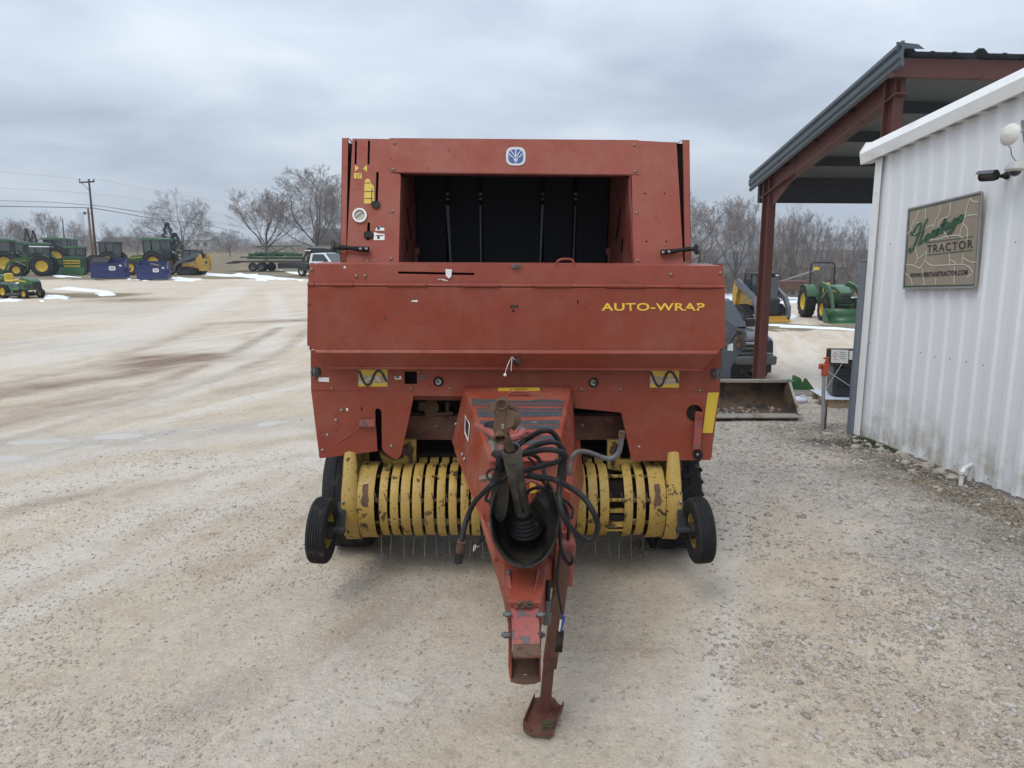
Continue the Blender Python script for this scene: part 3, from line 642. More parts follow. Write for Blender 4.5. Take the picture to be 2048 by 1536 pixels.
mb = MB(); mb.prism([bx(780, 300, YB + .14), bx(1270, 300, YB + .14), bx(1290, 640, YB + .14), bx(760, 640, YB + .14)], (0, .02, 0)); B('chamber_back', 'dark_grime_shade', mb, None, None)
# outer side doors standing off the hood, folded edge towards the camera
for s, q in ((-1, ((684, 276), (696, 276), (692, 522), (680, 522))), (1, ((1366, 280), (1379, 280), (1382, 525), (1370, 525)))):
    f = [PH.px(*p, -.02) for p in q]; dz = Vector((0, 1.55, 0))
    mb = MB(); mb.prism(f, Vector((0, .02, 0)))
    o1, o2 = (f[0], f[3]) if s < 0 else (f[1], f[2]); mb.prism([o1, o2, o2 + dz, o1 + dz * .9], (-.004 * s, 0, 0))
    i1 = f[1] if s < 0 else f[0]; cor = PH.px(703 if s < 0 else 1354, 287, -.05); mb.prism([i1, i1 + Vector((0, .5, .0)), cor + Vector((0, .5, 0)), cor], (0, 0, .004))
    d = B('side_door', redt, mb, None, None)
    g0, g1 = PH.px(699 if s < 0 else 1360, 287, -.09), PH.px(688 if s < 0 else 1374, 524, -.09)
    mb = MB(); mb.prism([g0 - Vector((.02 * 1, 0, 0)), g0 + Vector((.02, 0, 0)), g1 + Vector((.02, 0, 0)), g1 - Vector((.02, 0, 0))], (0, .02, 0)); B('door_gap_shade', 'dark_grime_shade', mb, None, None)  # dark strip put in for the shade of the door gap
for q in (((708, 281), (776, 281), (792, 352), (790, 526), (698, 526)), ((1282, 286), (1349, 288), (1361, 526), (1275, 526))): pplate('hood_slot_shade', PH, list(q), MT['dark_grime_shade'], BR, th=.004, off=-.05)  # added dark sheets stand in for shade behind the slots
# hood top cap
a, b = PHp(705, 278, .003), PHp(1353, 284, .003)
mb = MB(); mb.prism([a, b, b + Vector((0, 1.4, .06)), a + Vector((0, 1.4, .06))], (0, 0, -.005)); B('roof_sheet', redt, mb, None, None)
# body side sheets, rear gate (rounded) seen only from the side
for x in (-1.0, 1.035):
    mb = MB(); out = [(4.64, 1.0), (4.62, 1.9), (4.86, 2.66), (6.2, 2.72), (6.75, 2.55), (7.15, 2.1), (7.25, 1.6), (7.1, 1.1), (6.7, .75), (5.4, .62), (4.9, .7)]
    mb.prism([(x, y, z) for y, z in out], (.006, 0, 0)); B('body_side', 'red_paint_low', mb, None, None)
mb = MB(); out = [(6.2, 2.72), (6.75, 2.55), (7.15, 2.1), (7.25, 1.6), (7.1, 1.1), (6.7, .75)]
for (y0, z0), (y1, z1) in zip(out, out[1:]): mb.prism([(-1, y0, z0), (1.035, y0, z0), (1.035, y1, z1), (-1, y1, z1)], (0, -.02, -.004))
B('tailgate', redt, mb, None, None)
# ---- hood controls
gp = pplate('gauge_bezel', PH, circ(719, 430, 14.2, 28), MT['white_print'], BR, [circ(719, 430, 11, 24)], th=.014, off=.014, bevel=.001)
pplate('gauge_dial', PH, circ(719, 430, 11.5, 24), MT['gauge_face'], gp, th=.004, off=.004)
mb = MB(); mb.strip([PH.px(712, 435, .0065), PH.px(726, 424, .0065)], .003, n); B('gauge_needle', 'black_print', mb, gp, None)
mb = MB()
for k in range(11): t = R(-220 + k * 26); mb.strip([PH.px(719 + 8.5 * math.cos(t), 430 + 8.5 * math.sin(t), .005), PH.px(719 + 10.5 * math.cos(t), 430 + 10.5 * math.sin(t), .005)], .0012, n)
B('gauge_ticks', 'black_print', mb, gp, None)
pplate('pointer', PH, [(741, 407), (745, 402), (757, 402), (759, 404), (758, 414), (752, 416), (744, 413)], MT['black_plastic'], BR, th=.012, off=.014, bevel=.002)
pplate('pointer', PH, [(728, 463), (743, 462), (747, 468), (743, 475), (728, 475)], MT['black_plastic'], BR, th=.012, off=.014, bevel=.002)
for q in ([(710, 330), (718, 336), (710, 343)], [(734, 330), (726, 336.5), (734, 344)]): pplate('indicator_arrow', PH, q, MT['tractor_yellow'], BR, th=.002, off=.0025)
st = pplate('size_sticker', PH, [(708, 346), (723, 346), (724, 357), (708, 357)], MT['tractor_yellow'], BR, th=.002, off=.0025)
text_quad('lettering', 'ST', PH.px(712, 356, .0035), PH.px(722.5, 356, .0035), PH.px(712, 348, .0035), MT['black_print'], st)
ys = pplate('scale_sticker', PH, [(728, 407), (729, 365), (731, 359), (735, 357), (739, 358.5), (742, 366), (748, 374), (749, 407)], MT['tractor_yellow'], BR, th=.002, off=.0025)
mb = MB()
for y in (366, 383, 397): mb.strip([PH.px(729, y, .003), PH.px(741 if y == 366 else 748, y, .003)], .004, n)
mb.strip([PH.px(744, 376, .003), PH.px(743, 404, .003)], .005, n); B('scale_bars', 'black_print', mb, ys, None)
for q in (((750, 461), (769, 461), (768, 456), (760, 452), (753, 454)), ((747, 480), (769, 480), (769, 468), (757, 467), (748, 464))):
    o = pplate('worn_sticker', PH, q, MT['white_print'], BR, th=.002, off=.0025); x0, y0 = q[0]
    mb = MB(); mb.lathe([(.009, 0), (.009, .001), (0, .001)], PH.px(757, y0 - (5 if y0 > 470 else 4), .003), n, 12); mb.strip([PH.px(752, y0 - 9 if y0 > 470 else y0 - 7, .003), PH.px(767, y0 - 9 if y0 > 470 else y0 - 7, .003)], .006, n); B('sticker_print', 'black_print', mb, o, None)
# emblem: silver rounded square, blue field, pale veins
def sq(cx, cy, rx, ry, e=3.2, n_=36): return [(cx + rx * abs(math.cos(t)) ** (2 / e) * math.copysign(1, math.cos(t)), cy + ry * abs(math.sin(t)) ** (2 / e) * math.copysign(1, math.sin(t))) for t in [2 * math.pi * k / n_ for k in range(n_)]]
em = pplate('emblem_badge', PH, sq(1031.5, 312.5, 19.5, 18.5), MT['silver_print'], BR, th=.006, off=.009, bevel=.001)
pplate('emblem_field', PH, sq(1031.5, 312.5, 15, 14), MT['blue_print'], em, th=.003, off=.0105)
mb = MB(); E_ = lambda x, y: PH.px(1031.5 + x, 312.5 + y, .011)
mb.strip([E_(0, -14), E_(0, 14)], .007, n)
for s in (-1, 1):
    for (a, b, c) in (((0, 11), (4 * s, 4), (14 * s, -6)), ((0, 3), (5 * s, -5), (11 * s, -12)), ):
        mb.strip(cat([E_(*a), E_(*b), E_(*c)], 5), .0055, n)
    mb.strip(cat([E_(0, 13), E_(3 * s, 8), E_(6 * s, 2), E_(15 * s, -1)], 4), .002, n)
B('emblem_veins', 'silver_print', mb, em, None)
# rubber T latches
for (T, arm, bl) in ((((666, 482), (667, 492), (666, 504)), ((668, 494), (683, 495), (700, 496), (718, 498), (738, 499)), ((721, 498), (733, 498))),
                     (((1393, 490), (1392, 498), (1395, 508)), ((1390, 498), (1377, 498), (1362, 500), (1345, 503), (1322, 505)), ((1326, 505), (1338, 504)))):
    L0 = B('rubber_latch', 'black_rubber', MB().tube([PH.px(x, y, .03) for x, y in arm], [.010, .017, .011, .016, .017], 8))
    B('latch_handle', 'black_rubber', MB().tube(cat([PH.px(x, y, .035) for x, y in T], 3), [.012, .015, .015, .012, .015, .015, .012][:7], 8), L0)
    bolts(PH, bl, L0, bolt_s, .045, .9)
bolts(PH, [(789, 286), (787, 339), (1269, 290), (1271, 343)], ln, None, .004); bolts(PH, [(785, 423), (782, 518), (735, 523), (749, 523), (1273, 426), (1276, 521)])
# ---- twine box: top strip, hinge, door with folded lip
ts = pplate('box_top_strip', PS, [(619, 528), (1446, 532), (1449, 571), (616, 567)], redt, BR, [rect(687, 532, 692, 537), slot(798, 545, 947, 548, 2.3)], th=.005, bevel=.003)
a, b = PS.px(619, 528, -.002), PS.px(1446, 532, -.002)
mb = MB(); mb.prism([a, b, b + Vector((0, .34, .01)), a + Vector((0, .34, .01))], (0, 0, -.005)); B('box_lid', redt, mb, None, None)
mb = MB(); mb.prism([PS.px(640, 540, -.12), PS.px(1430, 540, -.12), PL.px(1430, 706, -.02), PL.px(640, 706, -.02)], (0, .01, 0)); B('box_interior', 'dark_grime_shade', mb, None, None)
for x in (619, 1446):
    a = PS.px(x, 529, -.003); c = PD.px(x, 700, -.01); mb = MB(); mb.prism([a, c, c + Vector((0, .3, 0)), a + Vector((0, .34, 0))], ((.004 if x < 1000 else -.004), 0, 0)); B('box_end', redt, mb, None, None)
B('white_pointer', 'white_print', MB().prism([PS.px(891, 538, .004), PS.px(904, 539, .004), PS.px(903, 553, .004), PS.px(898, 557.5, .004), PS.px(892, 552, .004)], PS.n * .008), ts, None, .0015)
B('pull_loop', 'red_paint', MB().tube(cat([PS.px(1113, 531, .0), PS.px(1114, 524, .0), PS.px(1121, 519, .0), PS.px(1131, 518, .0), PS.px(1142, 519, .0), PS.px(1147, 524, .0), PS.px(1148, 531, .0)], 4), .0065, 8), ts)
B('catch', 'dull_steel', MB().box(PS.px(1032, 533, .008), (.05, .02, .014)).box(PS.px(1034, 529, .012), (.022, .03, .012)), ts, bevel=.001)
mb = MB(); mb.strip([PS.px(876, 558, .003), PS.px(890, 560, .003), PS.px(896, 562, .003)], [.005, .006, .002], PS.n, .0006); B('paint_scrape', 'white_print', mb, ts, None)
bolts(PS, [(624, 539), (713, 552), (730, 552), (1342, 549), (1441, 546)], ts, None, .001)
PF = Plane(PD.px(1024, 690), (0, -.955, -.28))
hx = [615, 628, 662, 706, 775, 853, 921, 999, 1067, 1144, 1211, 1290, 1357, 1434, 1450]
mb = MB(); mb.prism([PD.px(615, 573), PD.px(1450, 578), PD.px(1451, 690), PD.px(1451, 691), PD.px(1440, 700), PD.px(627, 699), PD.px(614, 690)], (0, .006, 0))
f1 = [PD.px(1440, 700), PD.px(627, 699)]; f2 = [PD.px(632, 704, -.0), PD.px(1434, 706, -.0)]
lipT = [PD.px(627, 699), PD.px(1440, 700)]; mid = [PD.px(633, 706, .012), PD.px(1434, 708, .012)]; low = [PD.px(655, 733, -.055), PD.px(1406, 737, -.055)]; lb = [PD.px(656, 738, -.055), PD.px(1404, 742, -.055)]
for (A_, B_) in ((lipT, mid), (mid, low), (low, lb)): mb.prism([A_[0], A_[1], B_[1], B_[0]], (0, .006, 0))
door = B('twine_box_door', 'red_paint', mb, None, None, .0025)
for i in range(len(hx) - 1):
    up = i % 2; y = 569 + (hx[i] - 615) * .0055; p0 = P(hx[i] + .4, y, 4.262 - .012 * (1 - up)); p1 = P(hx[i + 1] - .4, y + (hx[i + 1] - hx[i]) * .0055, 4.262 - .012 * (1 - up))
    B('hinge_knuckle', redt if up else red, MB().cyl(p0, p1, .0095 + .002 * (1 - up), n=10), door)
def ontop(name, pl, out, mat, parent, th=.0015, off=.0018): return pplate(name, pl, out, MT[mat], parent, th=th, off=off)
text_quad('lettering', 'AUTO-WRAP', PD.px(1203, 621.5, .003), PD.px(1409, 621.5, .003), PD.px(1203, 606, .003), MT['peeling_letters'], door, 1.08, .022)
ontop('door_slot', PD, [(1020, 610.5), (1037, 610.5), (1037, 615.5), (1020, 615.5)], 'black_print', door)
ontop('paint_scrape', PD, [(822, 601), (834, 600), (836, 602), (834, 604), (823, 603)], 'white_print', door)
for q in ([(1154, 600), (1157, 600), (1157, 608), (1155, 609)], [(1024, 619), (1030, 621), (1028, 625), (1025, 623)], [(614, 609), (621, 610), (616, 612)]): ontop('paint_chip', PD, q, 'dark_grime_shade', door)
kn = PD.px(1034, 723, -.02); B('door_knob', 'black_plastic', MB().lathe([(.006, 0), (.021, .004), (.023, .02), (.018, .032), (0, .036)], kn, (0, -1, 0), 18).box(kn + Vector((0, -.034, 0)), (.036, .012, .006), Matrix.Rotation(R(20), 3, 'Y')), door)
pp = PD; B('twine', 'white_print', MB().tube(cat([PD.px(1029, 719, .012), PD.px(1024, 714, .02), PD.px(1019, 722, .02), PD.px(1013, 737, .02), PD.px(1010, 748, .02)], 5), .0022, 5).tube(cat([PD.px(1024, 715, .02), PD.px(1023, 728, .02), PD.px(1022, 742, .02)], 4), .002, 5), door)
B('twine_knot', 'white_print', MB().ball(PD.px(1010, 750, .02), .0095, 8, 6), door)
# ---- lower front panel with flaps, seam, cut-outs
pb = pplate('front_panel', PL, [(621, 700), (1443, 702), (1439, 783), (1148, 783), (1148, 815), (1146, 820), (926, 800), (923, 793), (828, 792), (826, 781), (622, 780)], red, BR,
    [rect(809, 743, 834, 768), circ(877, 763, 8.5, 18), circ(1187, 765, 8.5, 18)], th=.006, off=.004, bevel=.002)
lf = pplate('front_flap', PL, [(622, 780), (829, 781), (826, 800), (802, 911), (795, 918), (786, 917), (768, 904), (764, 897), (763, 822), (758, 817), (753, 817), (750, 822), (755, 902), (639, 917)], red, BR,
    [rect(692, 816, 696, 822), rect(722, 815, 725, 821), circ(675, 862, 1.5, 6), circ(643, 865, 1.3, 6)], th=.005, bevel=.0015)
rf = pplate('front_flap', PL, [(1146, 783), (1440, 783), (1421, 920), (1266, 922), (1262, 915), (1243, 827), (1240, 825), (1150, 816)], red, BR, [circ(1389, 826, 16.5, 24), circ(1386, 868, 1.3, 6), circ(1416, 868, 1.3, 6)], th=.005, bevel=.0015)
mb = MB(); mb.prism([PL.px(827, 793, -.003), PL.px(925, 794, -.003), PL.px(924, 801, -.05), PL.px(829, 800, -.05)], (0, .004, 0)); B('panel_return', 'red_paint_low', mb, None, None)
pplate('hole_backing', PL, circ(1389, 826, 24, 12), MT['black_plastic'], rf, th=.004, off=-.05); pplate('hole_backing', PL, rect(800, 736, 842, 774), MT['dark_grime_shade'], pb, th=.004, off=-.06)
for (x, y) in ((877, 763), (1187, 765)):
    c = PL.px(x, y, .004); B('grommet', 'black_rubber', MB().lathe([(.030, -.01), (.030, .004), (.027, .010), (.022, .004), (.020, -.01)], c, (0, -1, 0), 20), pb)
    B('eyelet', 'steel', MB().lathe([(.021, -.01), (.021, .006), (.017, .011), (.010, .008), (.009, -.02), (.0, -.021)], c, (0, -1, 0), 20), pb)
for (x, s) in ((632, 1), (1431, -1)):
    c = P(x, 744 if s > 0 else 747, 4.39)
    B('rubber_bumper', 'dull_steel', MB().lathe([(.0, 0), (.028, 0), (.03, .008), (.022, .013), (.03, .019), (.031, .027), (.022, .032), (.028, .04), (.02, .046), (0, .047)], c - Vector((.02 * s, -.01, 0)), (s, -.35, 0), 16), pb)
ontop('white_label', PL, [(637, 755), (658, 755), (658, 764), (637, 763)], 'white_print', pb, off=.006)
o = ontop('arrow_label', PL, [(789, 753), (802, 752), (803, 758), (790, 759)], 'white_print', pb, off=.006); ontop('label_print', PL, [(790, 754.5), (794, 752.7), (799, 753), (799, 755.5), (794, 757)], 'black_print', o, off=.0075)
mb = MB(); c0 = PL.px(838, 749, .006); 
for k in range(3): mb.prism([PL.px(838.5, 750 + k * 3.2, .006), PL.px(850, 750 + k * 3.2, .006), PL.px(850, 752 + k * 3.2, .006), PL.px(838.5, 752 + k * 3.2, .006)], (0, -.002, 0))
B('small_vent', 'dull_steel', mb, pb, None)
def sine_decal(x0, y0, x1, y1, parent):
    o = ontop('winding_decal', PL, [(x0, y0), (x1, y0), (x1, y1), (x0, y1)], 'tractor_yellow', parent, off=.006)
    ontop('faded_band', PL, [(x0, y0 + 11), (x1, y0 + 13), (x1, y1 - 7), (x0, y1 - 6)], 'peeling_sticker', o, off=.0072)
    w = x1 - x0; h = y1 - y0; q = [(.0, .06), (.06, .3), (.16, .68), (.24, .87), (.31, .92), (.39, .86), (.46, .66), (.56, .26), (.64, .10), (.72, .08), (.80, .16), (.90, .42), (.985, .72)]
    mb = MB(); mb.strip(cat([PL.px(x0 + 1 + a * (w - 2), y0 + b * h, .0085) for a, b in q], 4), .0125 * 1.25, PL.n, .0008); B('winding_line', 'black_print', mb, o, None)
sine_decal(717, 739, 775, 773, pb); sine_decal(1300, 741, 1358, 775, pb)
bolts(PL, [(628, 753), (1434, 757), (664, 777), (823, 777), (901, 777), (1163, 778), (1241, 779), (1399, 781)], pb, None, .004); bolts(PL, [(839, 742.5), (848, 742.5)], pb, None, .004, .7)
bolts(PL, [(783, 892), (672, 840), (683, 820), (655, 870), (645, 900)], lf, bolt_s, 0, .9); bolts(PL, [(1278, 894)], rf, bolt_s)
B('flap_tab', 'pink_paint', MB().hexa([PL.px(718, 854, .0), PL.px(750, 854, .0), PL.px(750, 854, .03), PL.px(718, 854, .03), PL.px(718, 839, .0), PL.px(750, 839, .0), PL.px(750, 839, .03), PL.px(718, 839, .03)]), lf, None, .002)
B('crease', 'red_paint', MB().tube([PL.px(650, 905, -.004), PL.px(700, 870, -.003), PL.px(735, 845, -.004)], [.004, .008, .004], 8), lf)
B('crank_lever', 'pink_paint', MB().prism([PL.px(1390, 822, .02), PL.px(1405, 824, .02), PL.px(1400, 898, .02), PL.px(1385, 898, .02)], (0, -.012, 0)), rf, None, .003)
B('lever_pivot', 'red_paint', MB().cyl(PL.px(1397, 830, .0), PL.px(1397, 830, .045), .018), rf)
B('lever_stop', 'black_rubber', MB().lathe([(.03, 0), (.03, .014), (.014, .016), (.013, .022), (0, .024)], PL.px(1395, 909, 0), (0, -1, 0), 20), rf); bolts(PL, [(1395, 909)], rf, bolt_s, .018, .8)
ontop('yellow_reflector', PL, [(1416, 785), (1438, 785), (1425, 866), (1405, 866)], 'tractor_yellow', rf, off=.002)
# flap returns, frame and workings behind the cut-outs, with dark sheets added for shade
for x, y0, y1 in ((624, 712, 912), (1437, 716, 915)):
    a, b = PL.px(x, y0, -.002), PL.px(x + (14 if x < 1000 else -15), y1, -.002); mb = MB(); mb.prism([a, b, b + Vector((0, .5, 0)), a + Vector((0, 1.3, 0))], (.004, 0, 0)); B('lower_side_shield', 'red_paint_low', mb, None, None)
mb = MB(); mb.prism([P(802, 832, 4.62), P(1268, 832, 4.62), P(1262, 880, 4.62), P(812, 880, 4.62)], (0, .12, 0)); fm = B('cross_frame', 'rust_red', mb, None, None, .004)
mb = MB(); mb.prism([P(842, 800, 4.7), P(1240, 800, 4.7), P(1240, 835, 4.72), P(842, 835, 4.72)], (0, .05, 0)); B('gearbox_housing', 'dark_grime_shade', mb, None, None)
B('gearbox_fitting', 'rust', MB().cyl(P(862, 815, 4.6), P(862, 815, 4.7), .05).cyl(P(895, 805, 4.62), P(895, 835, 4.62), .012, n=8).box(P(848, 812, 4.62), (.06, .05, .05)).cyl(P(905, 826, 4.6), P(850, 830, 4.6), .01, n=8))
bolts(Plane((0, 4.615, 1), (0, -1, 0)), [(872, 852), (915, 850), (1165, 850)], fm, bolt_s, .002, .9)
B('floor_and_shade_sheets', 'dark_grime_shade', MB().box((0, 5.9, .72), (2.0, 2.5, .02)).box((0, 5.25, 1.2), (2.0, .03, 1.0)).box((0, 4.86, .56), (1.86, .03, .50)).box((0, 6.3, .45), (1.9, .9, .5)), None, None)  # floor, plus dark sheets added to block light behind and below
for s in (-1, 1): B('side_shade_sheet', 'dark_grime_shade', MB().box((.93 * s + .02, 4.95, .8), (.02, .6, .34)), None, None)  # dark side sheets added to keep light out of the underside
# ---- pickup: end shields, curved wrapper bands, reel, tines
CY, CZ, RR = 4.50, .475, .225
def kx(px, Y=4.30, z=.38): d = Y * CP + (H - z) * SP; return (px - 1024) * d / F
PK = B('pickup_reel', 'dark_grime_shade', MB().cyl((kx(720), CY, CZ), (kx(1330), CY, CZ), .125, n=14))
def arc_band(name, x0, x1, r, a0, a1, mat, parent, th=.004, tail=None, n_=22):
    pts = [(CY + r * math.cos(R(a)), CZ + r * math.sin(R(a))) for a in [a0 + (a1 - a0) * k / n_ for k in range(n_ + 1)]]
    if tail: pts = tail + pts
    V = []; m = len(pts)
    for i, (y, z) in enumerate(pts):
        j0, j1 = pts[max(i - 1, 0)], pts[min(i + 1, m - 1)]; t = Vector((0, j1[0] - j0[0], j1[1] - j0[1])).normalized(); nn = Vector((0, t.z, -t.y))
        c = Vector((0, y, z)); lip = .010
        V += [c + Vector((x0, 0, 0)) - nn * lip, c + Vector((x0, 0, 0)), c + Vector((x0 + .006, 0, 0)) + nn * .002, c + Vector((x1 - .006, 0, 0)) + nn * .002, c + Vector((x1, 0, 0)), c + Vector((x1, 0, 0)) - nn * lip]
    Fc = [(i * 6 + k, i * 6 + k + 1, i * 6 + 7 + k, i * 6 + 6 + k) for i in range(m - 1) for k in range(5)]
    o = MB().add(V, Fc).build(name, MT[mat], parent, True, 60); md = o.modifiers.new('solid', 'SOLIDIFY'); md.thickness = th; md.offset = -1; return o
bands = [(760, 776), (782, 798), (803, 821), (826, 844), (850, 868), (875, 891), (898, 914), (922, 938), (943, 960), (966, 982), (990, 1006), (1014, 1030), (1038, 1054), (1062, 1078), (1085, 1101), (1108, 1124), (1131, 1148), (1154, 1171), (1176, 1194), (1199, 1217), (1247, 1264), (1272, 1289)]
for (a, b) in bands:
    w = arc_band('wrapper_band', kx(a), kx(b), RR + random.uniform(-.004, .004), 62, 292, 'yellow_paint', BR, tail=[(CY + .17, CZ + .235), (CY + .135, CZ + .21)])
    for zz in ((.147, .197), (.175, .232)):
        B('band_bolt', 'rust', MB().ball((kx(a) * .5 + kx(b) * .5, CY + zz[0] - .012, CZ + zz[1] + .004), .010, 6, 4), w)
for (a, b) in ((716, 751), (1296, 1329)):
    w = arc_band('end_cover', kx(a), kx(b), RR + .012, 48, 300, 'yellow_paint', BR)
    pl_ = Plane((0, CY - (RR + .012) * .95, CZ), (0, -1, .45)); cx = (a + b) / 2
    ol = [(-6, -22), (5, -23), (6, -14), (5, -9), (8, -2), (5, 5), (-5, 5), (-9, 0), (-5, -9), (-7, -15)]
    V = []; 
    for (x, y) in ol:
        ang = 155 + (y + 9) * 1.15; V.append((kx(cx + x * .95), CY + (RR + .0155) * math.cos(R(ang)), CZ + (RR + .0155) * math.sin(R(ang))))
    B('worn_patch', 'rust', MB().prism(V, (0, -.0012, .0)), w, None)
def end_shield(s):
    f = (lambda p: p) if s < 0 else (lambda p: 2048 - p + (-1))
    xa, xb = kx(f(684), 4.28), kx(f(716), 4.28); 
    pts = [(4.47, .93), (4.40, .80), (4.33, .66), (4.275, .56), (4.258, .475), (4.27, .39), (4.31, .31), (4.37, .262), (4.45, .245)]
    mb = MB(); V = []
    for (y, z) in pts:
        t = nsst(.6, .93, z); inn = xb + (xa - xb) * .35 * float(t); V += [(xa, y + .02, z), (xa + (.008 if s < 0 else -.008), y, z), (xa + (.03 if s < 0 else -.03), y - .004, z), (inn, y, z)]
    Fc = [(i * 4 + k, i * 4 + k + 1, i * 4 + 5 + k, i * 4 + 4 + k) for i in range(len(pts) - 1) for k in range(3)]
    o = MB().add(V, Fc).build('end_shield', MT['yellow_paint'], BR, True, 30); md = o.modifiers.new('s', 'SOLIDIFY'); md.thickness = .005; md.offset = 0
    # inner cheek running back, cut on the slant
    B('shield_cheek', 'yellow_paint', MB().prism([P(f(706), 905, 4.40), P(f(727), 900, 4.62), P(f(727), 962, 4.62), P(f(717), 987, 4.34), P(f(706), 957, 4.33)], (0, .006, 0)), o, None)
    B('outer_cheek', 'yellow_paint', MB().prism([(xa, y + .02, z) for y, z in pts[1:]] + [(xa, 4.75, .30), (xa, 4.8, .78)], (.004 if s < 0 else -.004, 0, 0)), o, None)
    B('upright', 'yellow_paint', MB().prism([P(f(727), 905, 4.62), P(f(738), 905, 4.62), P(f(738), 948, 4.62), P(f(727), 958, 4.62)], (0, .01, 0)), o, None)
    B('back_sheet', 'rust', MB().prism([P(f(738), 900, 4.70), P(f(835), 905, 4.70), P(f(830), 950, 4.70), P(f(738), 952, 4.70)], (0, .01, 0)), o, None)
    B('bracket_plate', 'rust', MB().prism([P(f(684), 918, 4.5), P(f(704), 905, 4.5), P(f(700), 918, 4.5), P(f(687), 945, 4.5), P(f(683), 935, 4.5)], (0, .01, 0)), o, None)
    bolts(Plane((0, 4.262, .5), (0, -1, .1)), [(f(686), 1004)], o, bolt_s, .004, 1.0)
    # cast spring anchor hanging below the panel
    q = [P(f(x), y, 4.56) for x, y in ((757, 905), (785, 922), (806, 918), (806, 880), (832, 880), (832, 938), (806, 944), (790, 938), (780, 937), (768, 930))]
    B('spring_anchor', 'yellow_paint', MB().prism(q, (0, .05, 0)), o, None, .006)
    B('spring_cup', 'rust', MB().cyl(P(f(815), 900, 4.55), P(f(815), 900, 4.62), .04).cyl(P(f(818), 885, 4.54), P(f(822), 930, 4.54), .012, n=8), o)
    return xa
end_shield(-1); end_shield(1)
mb = MB()
for k in range(5):
    a = R(20 + k * 72); mb.cyl((kx(720), CY + .15 * math.cos(a), CZ + .15 * math.sin(a)), (kx(1330), CY + .15 * math.cos(a), CZ + .15 * math.sin(a)), .012, n=8)
B('tine_bars', 'yellow_paint', mb, PK)
gaps = [755, 777.5, 801, 823, 847, 869, 895, 917, 941, 963, 1103, 1127, 1149, 1173, 1196, 1221, 1245, 1269, 1292]
for g in gaps:
    x = kx(g); j = random.uniform(-.012, .012)
    B('tine', 'dull_steel', MB().tube([(x, CY - .06, CZ - .15), (x + j * .3, CY - .10, CZ - .21), (x + j, CY - .15, CZ - .33 + random.uniform(-.01, .01))], .0036, 5), PK)
    if g > 700: B('tine', 'dull_steel', MB().tube([(x, CY - .13, CZ + .03), (x + j * .4, CY - .215, CZ + .05), (x + j - .01, CY - .235, CZ + .115)], .0036, 5), PK)
B('reel_guard', 'yellow_paint', MB().box((kx(1232), CY - .16, CZ - .02), (.10, .03, .02)).box((kx(1232), CY - .18, CZ - .10), (.11, .02, .03)).box((kx(1232), CY - .17, CZ - .14), (.10, .02, .012)), PK)
B('guard_bar', 'black_plastic', MB().box((kx(1234), CY - .17, CZ - .06), (.09, .02, .035)), PK)
# ---- wheels
def tyre_profile(rad, wid, sh=.62, groove=4, gd=.006):
    w = wid / 2; p = [(rad * sh, -w * .7), (rad * (sh + .08), -w * .95), (rad * .80, -w), (rad * .93, -w * .94), (rad * .975, -w * .80)]
    m = groove * 3
    for k in range(groove):
        c = -w * .62 + (k + .5) * w * 1.24 / groove; g = w * .045; y = rad * (1 - .012 * abs(c / w))
        p += [(y, c - w * 1.24 / groove / 2 + g), (y, c - g), (y - gd, c - g * .7), (y - gd, c + g * .7), (y, c + g)] if k >= 0 else []
    p += [(rad * .975, w * .80), (rad * .93, w * .94), (rad * .80, w), (rad * (sh + .08), w * .95), (rad * sh, w * .7)]
    return p
def wheel(name, c, rad, wid, axis, parent, rimmat, world=True, groove=4, lugs=0, tyremat='tyre', sh=.62, n=36):
    ty = MB().lathe(tyre_profile(rad, wid, sh, groove), c, axis, n)
    if lugs:
        a, x, y = frame(axis)
        for k in range(lugs):
            for sgn in (-1, 1):
                t = 2 * math.pi * (k + (.5 if sgn > 0 else 0)) / lugs; r0 = x * math.cos(t) + y * math.sin(t); t2 = t + .16; r1 = x * math.cos(t2) + y * math.sin(t2)
                p0 = Vector(c) + r0 * rad * 1.0 + a * sgn * wid * .02; p1 = Vector(c) + r1 * rad * .985 + a * sgn * wid * .47
                ty.bar(p0, p1, rad * .07, rad * .07, r0)
    t_ = ty.build(name, MT[tyremat], parent, world, 40)
    w = wid / 2; rr = rad * sh
    r_ = MB().lathe([(rr, -w * .72), (rr * .97, -w * .72), (rr * .92, -w * .35), (rr * .45, -w * .2), (rr * .2, -w * .1), (rr * .2, w * .1), (rr * .45, w * .2), (rr * .92, w * .35), (rr * .97, w * .72), (rr, w * .72)], c, axis, 28, closed=True)
    r_.cyl(Vector(c) - Vector(axis).normalized() * w * .55, Vector(c) + Vector(axis).normalized() * w * .55, rr * .2, n=12)
    r_.build('rim', MT[rimmat], t_, world, 40); return t_
for s, px_, x2 in ((-1, 645, 683), (1, 1398, 1365)):
    c = P(px_, 1060, 4.05); ax = Vector((1, .03 * s, .06 * s)); gw = wheel('gauge_wheel', c, .190, .105, ax, BR, 'yellow_paint', groove=5, sh=.52)
    B('wheel_spindle', 'engine_black', MB().cyl(c, c - Vector((s * .13, 0, 0)), .018, n=10).bar(c - Vector((s * .10, 0, 0)), Vector((kx(x2), 4.35, .5)), .05, .02), gw)
    B('hub', 'black_plastic', MB().cyl(c - ax * .055 * s, c - ax * .03 * s, .05, n=14), gw)
for s, xc in ((-1, -1.10), (1, 1.10)):
    c = Vector((xc, 4.96, .38)); w = wheel('main_tyre', c, .385, .29, (1, 0, 0), BR, 'yellow_paint', groove=2, lugs=30 if s > 0 else 0)
B('axle', 'rust_red', MB().bar((-1.0, 4.96, .38), (1.0, 4.96, .38), .09, .09))
